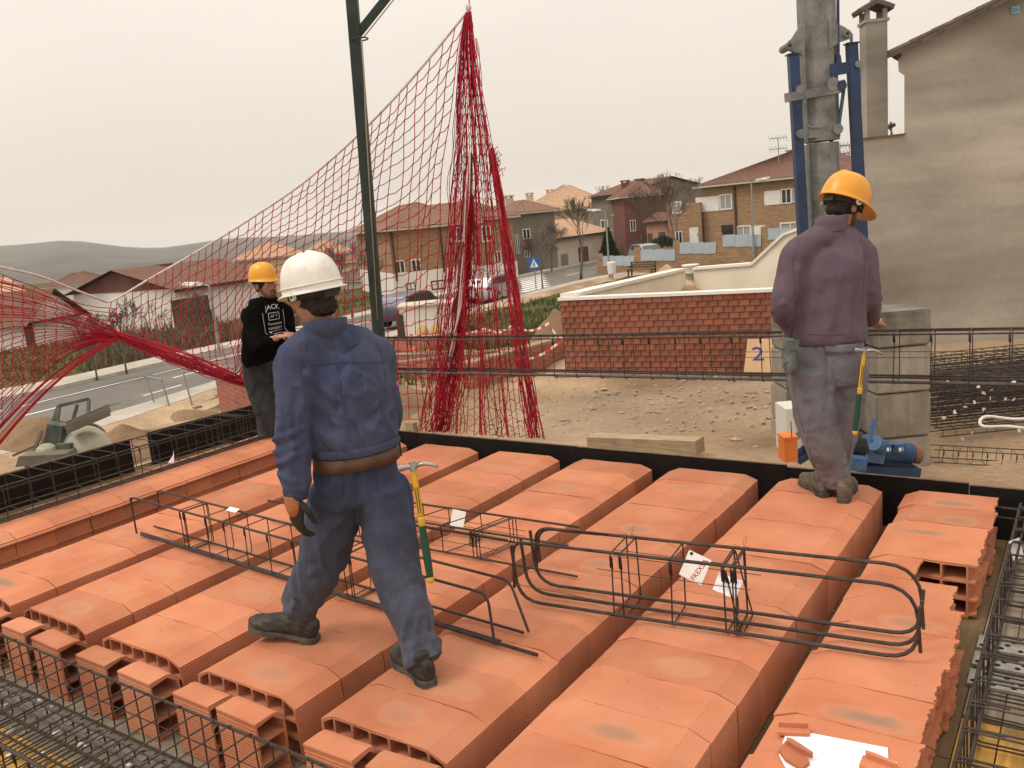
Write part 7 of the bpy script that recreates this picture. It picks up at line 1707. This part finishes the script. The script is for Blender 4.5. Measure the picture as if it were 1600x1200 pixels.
# jacket
J = H1; mb = MB()
loft(mb, [(J['waist'] + UP*.005, .158, .122), (J['waist'] + UP*.05, .178, .14), (J['waist']*.5+J['chest']*.5, .182, .14), (J['chest'] + UP*.03, .188, .137), (J['neckb'] - UP*.085, .165, .11), (J['neckb'] - UP*.03, .10, .085), (J['neckb'] + UP*.012, .076, .078)], sd, 28, 6, 0, .15)
loft(mb, [(J['lsh'], .078, .078), (J['lsh'].lerp(J['neckb'], .55) + UP*.012, .074, .074), (J['neckb'] - UP*.005, .078, .078), (J['rsh'].lerp(J['neckb'], .55) + UP*.012, .074, .074), (J['rsh'], .078, .078)], UP, 20, 6, 0, .6)
for a, b, c in (('lsh', 'lel', 'lwr'), ('rsh', 'rel', 'rwr')):
    m_ = (J[a]+J[b])/2
    loft(mb, [(J['neckb'] - UP*.09 + (J[a]-J['neckb'])*.35, .075, .075), (J[a]+(J[a]-J['neckb'])*.02, .083, .085), (m_, .074, .08), (J[b], .068, .07), ((J[b]*.5+J[c]*.5), .064, .064), (J[c] - (J[c]-J[b])*.12, .055, .055), (J[c], .046, .046)], sd, 20, 6, 0, .15)
me = solid(mb, .009, 5)
cr = [(J['lel'] + sd*-.07 + UP*.02, J['lel'] + fr*-.07 + UP*.05, .012, .012), (J['lel'] - sd*.07 - UP*.03, J['lel'] - fr*.07, .012, .012), (J['lsh'] - fr*.09 - UP*.05, J['lsh'] - fr*.12 + sd*.09 - UP*.16, .016, .012), (J['rsh'] - fr*.1 - UP*.06, J['rsh'] - fr*.13 - sd*.1 - UP*.2, .016, .012),
      (J['rsh'] - fr*.09 - UP*.1, J['chest'] - fr*.14 + sd*.08 - UP*.12, .014, .011), (J['chest'] - fr*.15 - sd*.09 + UP*.05, J['waist'] - fr*.15 - sd*.06 + UP*.08, .014, -.010), (J['chest'] - fr*.15 + sd*.07 + UP*.04, J['waist'] - fr*.15 + sd*.07 + UP*.06, .014, -.010),
      (J['neckb'] - fr*.09 - UP*.05, J['waist'] - fr*.15 + UP*.06, .010, .006)]
for q, a_, b_ in ((.3, -.02, .03), (.72, .03, -.01), (-.25, .04, -.02)):
    c_ = J['lel'].lerp(J['lwr'], q) if q > 0 else J['lel'].lerp(J['lsh'], -q); cr.append((c_ - sd*.075 + UP*a_, c_ - fr*.075 + sd*.01 + UP*b_, .011, .008))
nb = J['neckb']; ch = J['chest']; wa = J['waist']
for x0, z0, x1, z1, dp in ((-.12, .02, -.05, -.20, .010), (-.03, -.02, -.075, -.22, -.009), (.05, .04, .02, -.18, .009), (.12, .06, .09, -.16, -.010), (.0, .10, .10, .02, .008), (-.02, .11, -.12, .05, .008), (.14, -.02, .03, -.10, .008), (-.13, -.08, -.02, -.14, .007)):
    cr.append((ch - fr*.135 + sd*x0 + UP*z0, ch - fr*.135 + sd*x1 + UP*z1, .011, dp))
wrinkle(me, .011, cr, (13, 13, 5.5), 1, .35, 1.1, .95)
jk = dress('jacket', me, 'boiler_jacket', p1, org)
mb = MB(); c_ = J['neckb'] + UP*.040 - fr*.012; rr = []
for q, zz in ((.060, -.055), (.080, -.012), (.087, .030), (.080, .032), (.070, .0)): rr.append([c_ - org + sd*q*cos(a) + fr*q*1.05*sin(a) + UP*(zz + .012*(-sin(a))) - SID*.004*zz for a in [2*pi*i/32 for i in range(32)]])
mb.rings(rr, False); mb.build('collar', 'boiler_jacket', jk, True)
mb = MB(); rr = []     # gathered waistband pleats
for zz, q in ((.0, 1.0), (.018, 1.045), (.036, 1.0)): rr.append([J['waist'] - org + UP*(zz+.008) + sd*(.172*q + .004*sin(i*1.9))*cos(2*pi*i/70) + fr*(.136*q + .004*sin(i*1.9))*sin(2*pi*i/70) for i in range(70)])
mb.rings(rr, False); mb.build('waistband', 'boiler_jacket', jk, True)
for c0, c1_, nm in ((J['lwr'] - (J['lwr']-J['lel']).normalized()*.01, J['lwr'] + (J['lwr']-J['lel']).normalized()*.03, 'cuff'),):
    mb = MB(); mb.tube([c0-org, (c0+c1_)/2-org, c1_-org], [.050, .047, .043], 16); mb.build(nm, 'boiler_trousers', jk, True)
def trousers(J, f, s, rad, name, m, root, org, seed, hemw, creases=(), top=.165, topb=.125, amp=.009, hemext=(.03, .03)):
    mb = MB(); loft(mb, [(J['waist'] + UP*.02, top-.012, topb-.008), (J['pel'], top, topb), ((J['lhip']+J['rhip'])/2 - UP*.03, top*.97, topb*.98)], s, 26, 5, 0, .2)
    for h, k, a, he in (('lhip', 'lkn', 'lan', hemext[0]), ('rhip', 'rkn', 'ran', hemext[1])):
        th = J[h].lerp(J[k], .5); sh = J[k].lerp(J[a], .5); e = (J[a]-J[k]).normalized()
        loft(mb, [(J[h] + UP*.05, rad[0]*.9, rad[0]), (J[h], rad[0], rad[0]), (th, rad[1], rad[1]*1.03), (J[k], rad[2], rad[2]*1.05), (sh, rad[3], rad[3]*1.08), (J[a], hemw*.97, hemw*1.1), (J[a] + e*he, hemw, hemw*1.16)], s, 22, 6, 0, .1)
    me = solid(mb, .009, 4); cr = list(creases)
    for k, a, h in (('lkn', 'lan', 'lhip'), ('rkn', 'ran', 'rhip')):
        for q, w_ in ((.06, .05), (-.05, .06)):
            c_ = J[k] + (J[a]-J[k])*q; cr.append((c_ - f*.08 - s*.07, c_ - f*.08 + s*.05 + UP*.03, .013, .011))
        for q in (.7, .85, .97): c_ = J[k].lerp(J[a], q); cr.append((c_ - f*.06 - s*.08, c_ - f*.06 + s*.07 + UP*rnd.uniform(-.03, .05), .012, .010))
        c_ = J[h]; cr.append((J['pel'] - f*.12 - UP*.12, c_ - f*.10 + (c_-J['pel'])*.9 - UP*.04, .014, .010))
    cr.append((J['pel'] - f*.13 + UP*.04, J['pel'] - f*.12 - UP*.17, .012, .014))
    wrinkle(me, amp, cr, (9, 9, 4.5), seed); return dress(name, me, m, root, org)
tr1 = trousers(H1, fr, sd, (.112, .106, .094, .086), 'trousers', 'boiler_trousers', p1, org, 2, .080, hemext=(.035, .045), amp=.012)
mb = MB(); n = 48; rr = []
for zz, q in ((-.026, 1.0), (-.026, 1.03), (.026, 1.03), (.026, 1.0)): rr.append([J['waist'] - org - UP*.022 + UP*zz + sd*(.168*q)*cos(2*pi*i/n) + fr*(.132*q)*sin(2*pi*i/n) - UP*.02*0 for i in range(n)])
mb.rings(rr + [rr[0]], False); bl = mb.build('belt', 'leather', p1, True)
mb = MB(); c_ = J['waist'] - org - UP*.022 + sd*.176; mb.beam(c_ - fr*.02, c_ + fr*.02, .008, .06, UP); mb.build('hammer_loop', 'strap_black', bl)
for q in ([(519, 522), (530, 600), (546, 690)], [(482, 530), (470, 575), (478, 625), (490, 685)], [(585, 525), (603, 575), (600, 640)], [(475, 572), (530, 566), (600, 566)]): seam(jk, q, 'boiler_jacket', r=.0026)
for q in ([(557, 726), (556, 780), (551, 815)], [(590, 728), (590, 768), (612, 778), (632, 765)], [(634, 735), (650, 840), (672, 985)], [(500, 728), (499, 770), (520, 780), (536, 770), (537, 730)]): seam(tr1, q, 'boiler_trousers', r=.0026)
hair(p1, org, J['head'], *[R1[1], R1[2], R1[3]], .06); face_bits(p1, org, J['head'], R1[1], R1[2], R1[3], False)
helmet(p1, org, J['head'] + R1[3]*.022 - R1[2]*.008, (R1[2] + UP*.02), (R1[3] + R1[2]*.10), 'helmet_white', .006, visor=.02, k=.95)
h_ = PZ(672, 1073, .001); e_ = (PZ(618, 1026, .001) - h_).normalized(); boot(p1, org, h_, h_ + e_*.29, shaft=.0)
h_ = PZ(493, 1003, .001); e_ = (-SID*.95 + FWD*.32).normalized(); boot(p1, org, h_, h_ + e_*.315 + UP*.04, shaft=.05)
d_ = (H1['lwr']-H1['lel']).normalized(); mb = MB(); hand(mb, H1['lwr'] + d_*.01, (d_ + fr*.10).normalized(), (sd + fr*.3), 1, .42, 1.14, .3); me = solid(mb, .0055, 2); g1 = dress('glove', me, 'glove_black', p1, org)
mb = MB(); w0 = H1['lwr'] - org; loft(mb, [(w0 + d_*.015, .042, .036), (w0 + d_*.06, .043, .028), (w0 + d_*.085, .030, .018)], fr, 16, 4); mb.v = [tuple(Vector(v) - sd*.012) for v in mb.v]; mb.build('glove_back', 'glove_orange', g1, True)
hammer('claw hammer with yellow and green handle hanging from the striding worker\'s belt', PD(644, 722, 3.17), PD(673, 907, 3.10), SID*.9 - UP*.15, 3.2)

# ---- worker in purple fleece ----------------------------------------------------------------------
org = Vector((3.93, 2.90, 0.0)); f3 = (FWD*.98 + SID*.18).normalized(); s3 = f3.cross(UP)
J = {k: PD(*v) for k, v in dict(pel=(1291, 568, 4.62), waist=(1290, 530, 4.62), chest=(1292, 440, 4.63), neckb=(1299, 366, 4.65), lsh=(1245, 396, 4.6), rsh=(1345, 393, 4.66), lel=(1222, 480, 4.56), lwr=(1243, 520, 4.78), rel=(1358, 462, 4.62), rwr=(1360, 505, 4.80),
     lhip=(1266, 590, 4.6), rhip=(1319, 588, 4.64), lkn=(1277, 670, 4.57), lan=(1307, 748, 4.60), rkn=(1312, 668, 4.66), ran=(1300, 744, 4.76), head=(1318, 324, 4.68)).items()}
J['hf'] = (FWD*.45 + SID*.80 - UP*.42).normalized(); J['hu'] = (UP + SID*.30 + FWD*.12).normalized()
gr = PY(1366, 511, 3.27)
me, R3 = man_body(J, f3, s3, UP, hands=((J['rwr'], (gr - J['rwr'] + UP*.04).normalized(), (-UP + FWD*.3), -1, .75, 1.05), (J['lwr'], (f3 + UP*.1), -UP, 1, .7)))
me.transform(Matrix.Translation(-org)); me.materials.append(MATS['skin']); p3 = link('person', me, None, org); tag(p3, 'person in purple fleece, grey trousers and orange yellow helmet, seen from behind', 'person')
mb = MB()
loft(mb, [(J['waist'] - UP*.012, .215, .15), (J['waist'] + UP*.04, .215, .152), (J['waist']*.5+J['chest']*.5, .208, .15), (J['chest'] + UP*.05, .212, .142), (J['neckb'] - UP*.10, .185, .115), (J['neckb'] - UP*.035, .11, .088), (J['neckb'] + UP*.01, .083, .082)], s3, 28, 6, 0, .12)
loft(mb, [(J['lsh'], .078, .078), (J['lsh'].lerp(J['neckb'], .55) + UP*.012, .078, .078), (J['neckb'] - UP*.005, .085, .085), (J['rsh'].lerp(J['neckb'], .55) + UP*.012, .078, .078), (J['rsh'], .078, .078)], UP, 20, 6, 0, .6)
for a, b, c in (('lsh', 'lel', 'lwr'), ('rsh', 'rel', 'rwr')):
    m_ = (J[a]+J[b])/2
    loft(mb, [(J['neckb'] - UP*.10 + (J[a]-J['neckb'])*.35, .08, .08), (J[a], .077, .082), (m_, .072, .078), (J[b], .066, .07), ((J[b]*.5+J[c]*.5), .058, .058), (J[c] - (J[c]-J[b])*.1, .05, .05)], s3, 20, 6, 0, .15)
me = solid(mb, .010, 5)
wrinkle(me, .0055, [(J['lsh'] - f3*.1 - UP*.08, J['lsh'] - f3*.13 + s3*.06 - UP*.32, .018, .016), (J['rsh'] - f3*.1 - UP*.08, J['rsh'] - f3*.13 - s3*.05 - UP*.34, .018, .016), (J['chest'] - f3*.15 - s3*.05, J['waist'] - f3*.15 - s3*.08 + UP*.06, .02, -.008), (J['chest'] - f3*.15 + s3*.07, J['waist'] - f3*.15 + s3*.04 + UP*.05, .02, -.010),
                   (J['rel'] - f3*.07 + UP*.03, J['rel'] + s3*.06 - UP*.02, .012, .012), (J['lel'] - f3*.07 + UP*.03, J['lel'] - s3*.06 - UP*.02, .012, .012)], (7, 7, 3.2), 3)
fl3 = dress('fleece', me, 'fleece', p3, org)
mb = MB(); c_ = J['neckb'] - org + UP*.06; rr = []
for q, zz in ((.092, -.05), (.086, .0), (.083, .03), (.077, .03), (.074, .0)): rr.append([c_ + s3*q*cos(a) + f3*q*sin(a) + UP*(zz - .010*sin(a)) + s3*.12*zz for a in [2*pi*i/32 for i in range(32)]])
mb.rings(rr, False); mb.build('collar', 'fleece', fl3, True)
tr3 = trousers(J, f3, s3, (.125, .118, .102, .094), 'trousers', 'grey_trousers', p3, org, 5, .078, top=.205, topb=.145, amp=.0075, hemext=(.02, .0))
for (u, v, w_, h_, rt) in ((1319, 546, .17, .045, -.06), (1236, 573, .045, .06, .9)):
    c_ = PD(u, v, 4.45) - org; mb = MB(); bvh = BVHTree.FromObject(tr3, bpy.context.evaluated_depsgraph_get()); n = 8; vs = []
    for i in range(n+1):
        for j in range(4):
            q = c_ + SID*((i/n-.5)*w_) + UP*((j/3-.5)*h_ + rt*(i/n-.5)*w_); hit = bvh.ray_cast(q - FWD*.3, FWD)
            vs.append((hit[0] + hit[1]*.004) if hit[0] is not None else q)
    mb.add(vs, [(i*4+j, (i+1)*4+j, (i+1)*4+j+1, i*4+j+1) for i in range(n) for j in range(3)]); o = mb.build('pocket_flap', 'grey_trousers', tr3, True); md = o.modifiers.new('th', 'SOLIDIFY'); md.thickness = .006; md.offset = 1
for q in ([(1250, 366), (1238, 410), (1242, 470), (1246, 515)], [(1342, 362), (1352, 405), (1347, 470)], [(1226, 520), (1290, 523), (1353, 520)]): seam(fl3, q, 'fleece', r=.0026)
for q in ([(1291, 540), (1290, 600), (1287, 640)], [(1345, 560), (1338, 640), (1325, 720)], [(1232, 560), (1246, 640), (1272, 730)], [(1300, 572), (1302, 590), (1322, 598), (1340, 588)]): seam(tr3, q, 'grey_trousers', r=.0026)
hair(p3, org, J['head'], R3[1], R3[2], R3[3], .04); face_bits(p3, org, J['head'], R3[1], R3[2], R3[3], True)
helmet(p3, org, J['head'] + R3[3]*.028 - R3[2]*.006, R3[2], R3[3] + R3[2]*.08, 'helmet_orange', 0, visor=.07, k=1.03)
h_ = PZ(1317, 786, .001); boot(p3, org, h_, h_ + (FWD*.86 + SID*.5).normalized()*.285, 'boot_brown', shaft=.03)
h_ = PZ(1292, 779, .001) + FWD*.02; boot(p3, org, h_, h_ + (FWD*.99 - SID*.1)*.285, 'boot_brown', shaft=.03)
hammer('claw hammer with yellow and green handle hanging at the purple worker\'s right hip', PD(1351, 543, 4.42), PD(1336, 677, 4.40), SID, 4.4)
p0 = PD(1234, 557, 4.5); t = thing('tool_pouch', 'grey green tool pouch hanging at the purple worker\'s left hip', 'tool pouch', p0); mb = MB()
loft(mb, [(UP*.09, .022, .045), (UP*.04, .034, .055), (-UP*.04, .036, .058), (-UP*.085, .026, .045)], SID, 16, 4); me = solid(mb, .008, 3); wrinkle(me, .006, (), (20, 20, 12), 4); me.materials.append(MATS['pouch']); link('bag', me, t)
mb = MB(); mb.tube([UP*.10, UP*.16 + SID*.02], .008, 6); mb.build('strap', 'strap_black', t); mb = MB(); mb.beam(UP*.07 - SID*.03 - FWD*.055, UP*.07 + SID*.03 - FWD*.055, .012, .05, UP); mb.build('flap', 'pouch', t)

# ---- man in black hoodie --------------------------------------------------------------------------
org = Vector((-.95, 3.02, DECK)); f2 = (SID*.78 - FWD*.62).normalized(); s2 = f2.cross(UP)
J = {k: PD(*v) for k, v in dict(pel=(408, 578, 7.5), waist=(408, 556, 7.5), chest=(412, 515, 7.5), neckb=(417, 474, 7.52), rsh=(393, 492, 7.36), lsh=(442, 487, 7.68), rel=(403, 540, 7.25), rwr=(433, 527, 7.2), lel=(452, 530, 7.62), lwr=(448, 523, 7.42),
     rhip=(399, 590, 7.46), lhip=(420, 590, 7.54), rkn=(414, 645, 7.40), ran=(424, 716, 7.42), lkn=(428, 648, 7.50), lan=(438, 722, 7.55), head=(414, 446, 7.52)).items()}
J['hf'] = (SID*.74 - FWD*.66 + UP*.02).normalized(); J['hu'] = UP
gr = PD(447, 524, 7.2)
me, R2 = man_body(J, f2, s2, UP, hands=((J['rwr'], (SID + UP*.12), (-UP + FWD*.2), 1, .75), (J['lwr'], (SID*.4 - FWD*.6 + UP*.1), -UP, -1, .75)))
me.transform(Matrix.Translation(-org)); me.materials.append(MATS['skin']); p2 = link('person', me, None, org); tag(p2, 'person in black printed hoodie and yellow helmet holding the cage end at left', 'person')
mb = MB()
loft(mb, [(J['waist'] - UP*.06, .168, .135), (J['waist'], .178, .145), (J['chest'], .19, .145), (J['neckb'] - UP*.09, .165, .115), (J['neckb'] - UP*.03, .11, .09), (J['neckb'] + UP*.005, .082, .08)], s2, 26, 6, 0, .15)
loft(mb, [(J['lsh'], .074, .074), (J['lsh'].lerp(J['neckb'], .55) + UP*.012, .074, .074), (J['neckb'] - UP*.005, .08, .08), (J['rsh'].lerp(J['neckb'], .55) + UP*.012, .074, .074), (J['rsh'], .074, .074)], UP, 20, 6, 0, .6)
for a, b, c in (('lsh', 'lel', 'lwr'), ('rsh', 'rel', 'rwr')):
    m_ = (J[a]+J[b])/2; loft(mb, [(J['neckb'] - UP*.09 + (J[a]-J['neckb'])*.35, .075, .075), (J[a], .084, .086), (m_, .074, .078), (J[b], .068, .07), ((J[b]*.5+J[c]*.5), .06, .06), (J[c] - (J[c]-J[b])*.12, .045, .045)], s2, 18, 6, 0, .15)
c_ = J['neckb'] - f2*.045 + UP*.0     # hood lying on the shoulders
loft(mb, [(c_ + s2*.10 + f2*.09 - UP*.02, .03, .035), (c_ + s2*.105 + UP*.01, .038, .042), (c_ - f2*.075 + UP*.0, .05, .05), (c_ - s2*.105 + UP*.01, .038, .042), (c_ - s2*.10 + f2*.09 - UP*.02, .03, .035)], UP, 14, 6)
me = solid(mb, .010, 4); wrinkle(me, .008, [(J['rel'] + UP*.05 - FWD*.06, J['rel'] - UP*.02 + SID*.06 - FWD*.05, .014, .014), (J['rsh'] - UP*.1 - FWD*.07, J['chest'] - FWD*.13 + SID*.02, .016, .012)], (10, 10, 7), 6)
hd = dress('hoodie', me, 'hoodie', p2, org)
tr2 = trousers(J, f2, s2, (.105, .1, .088, .08), 'trousers', 'dark_trousers', p2, org, 7, .072, top=.165, topb=.13)
hair(p2, org, J['head'], R2[1], R2[2], R2[3], .03); face_bits(p2, org, J['head'], R2[1], R2[2], R2[3], True)
helmet(p2, org, J['head'] + R2[3]*.052 - R2[2]*.016, R2[2], R2[3] - R2[2]*.26, 'helmet_yellow', 0, visor=.03, k=.98)
fwd2 = (SID*.75 - FWD*.65).normalized()
for k in ('ran', 'lan'): q = J[k].copy(); q.z = DECK+.002; boot(p2, org, q - fwd2*.07, q + fwd2*.21, 'boot_black')
for q in ([(386, 560), (410, 563), (440, 560)], [(395, 478), (392, 510), (396, 545)]): seam(hd, q, 'hoodie', r=.003)
# chest print, pressed on to the cloth
bvh = BVHTree.FromObject(hd, bpy.context.evaluated_depsgraph_get()); nr = (f2*.6 - FWD*.6).normalized(); xr = UP.cross(nr).normalized()
if xr.dot(SID) < 0: xr = -xr
c0 = PD(432, 500, 7.35) - org
def press(me_src, cx, cz, sx=1.):
    """lay a flat mesh (x right, y up) on the chest"""
    vs = []
    for v in me_src.vertices:
        q = c0 + xr*(v.co.x*sx + cx) + UP*(v.co.y + cz); hit = bvh.ray_cast(q + nr*.35, -nr); vs.append((hit[0] + nr*.0035) if hit[0] is not None else None)
    me_ = me_src; bm = bmesh.new(); bm.from_mesh(me_); bm.verts.ensure_lookup_table(); bad = []
    for v, q in zip(bm.verts, vs):
        if q is None: bad.append(v)
        else: v.co = q
    bmesh.ops.delete(bm, geom=bad, context='VERTS'); bm.to_mesh(me_); bm.free(); return me_
def flat_text(body, size):
    c = bpy.data.curves.new('t', 'FONT'); c.body = body; c.size = size; c.align_x = 'CENTER'; c.align_y = 'CENTER'; c.resolution_u = 2; o = bpy.data.objects.new('t', c); COL.objects.link(o); bpy.context.view_layer.update()
    me_ = bpy.data.meshes.new_from_object(o.evaluated_get(bpy.context.evaluated_depsgraph_get())); bpy.data.objects.remove(o); me_.materials.clear(); me_.materials.append(MATS['print_white']); return me_
for body, size, cz in (('JACK', .058, .088), ('N\u00ba 7', .032, .028), ('Tennessee', .032, -.035), ('WHISKEY', .032, -.075)):
    me_ = flat_text(body, size)
    if body == 'JACK':
        for v in me_.vertices: v.co.y += .02 - 9*v.co.x*v.co.x*.25
    link('chest_lettering', press(me_, 0, cz), hd)
def flat_poly(rects):
    mb = MB()
    for (x0, y0, x1, y1) in rects:
        n = max(1, int(max(abs(x1-x0), abs(y1-y0))/.02))
        for i in range(n):
            if abs(x1-x0) > abs(y1-y0): a, b = x0+(x1-x0)*i/n, x0+(x1-x0)*(i+1)/n; mb.add([(a, y0, 0), (b, y0, 0), (b, y1, 0), (a, y1, 0)], [(0, 1, 2, 3)])
            else: a, b = y0+(y1-y0)*i/n, y0+(y1-y0)*(i+1)/n; mb.add([(x0, a, 0), (x1, a, 0), (x1, b, 0), (x0, b, 0)], [(0, 1, 2, 3)])
    return mb.mesh('chest_frame', 'print_white')
link('chest_frame', press(flat_poly([(-.10, -.125, .10, -.118), (-.10, -.12, -.096, .07), (.096, -.12, .10, .07), (-.05, .056, .05, .06), (-.05, -.002, .05, .002), (-.052, 0, -.048, .058), (.048, 0, .052, .058), (-.07, -.10, .07, -.097)]), 0, 0), hd)
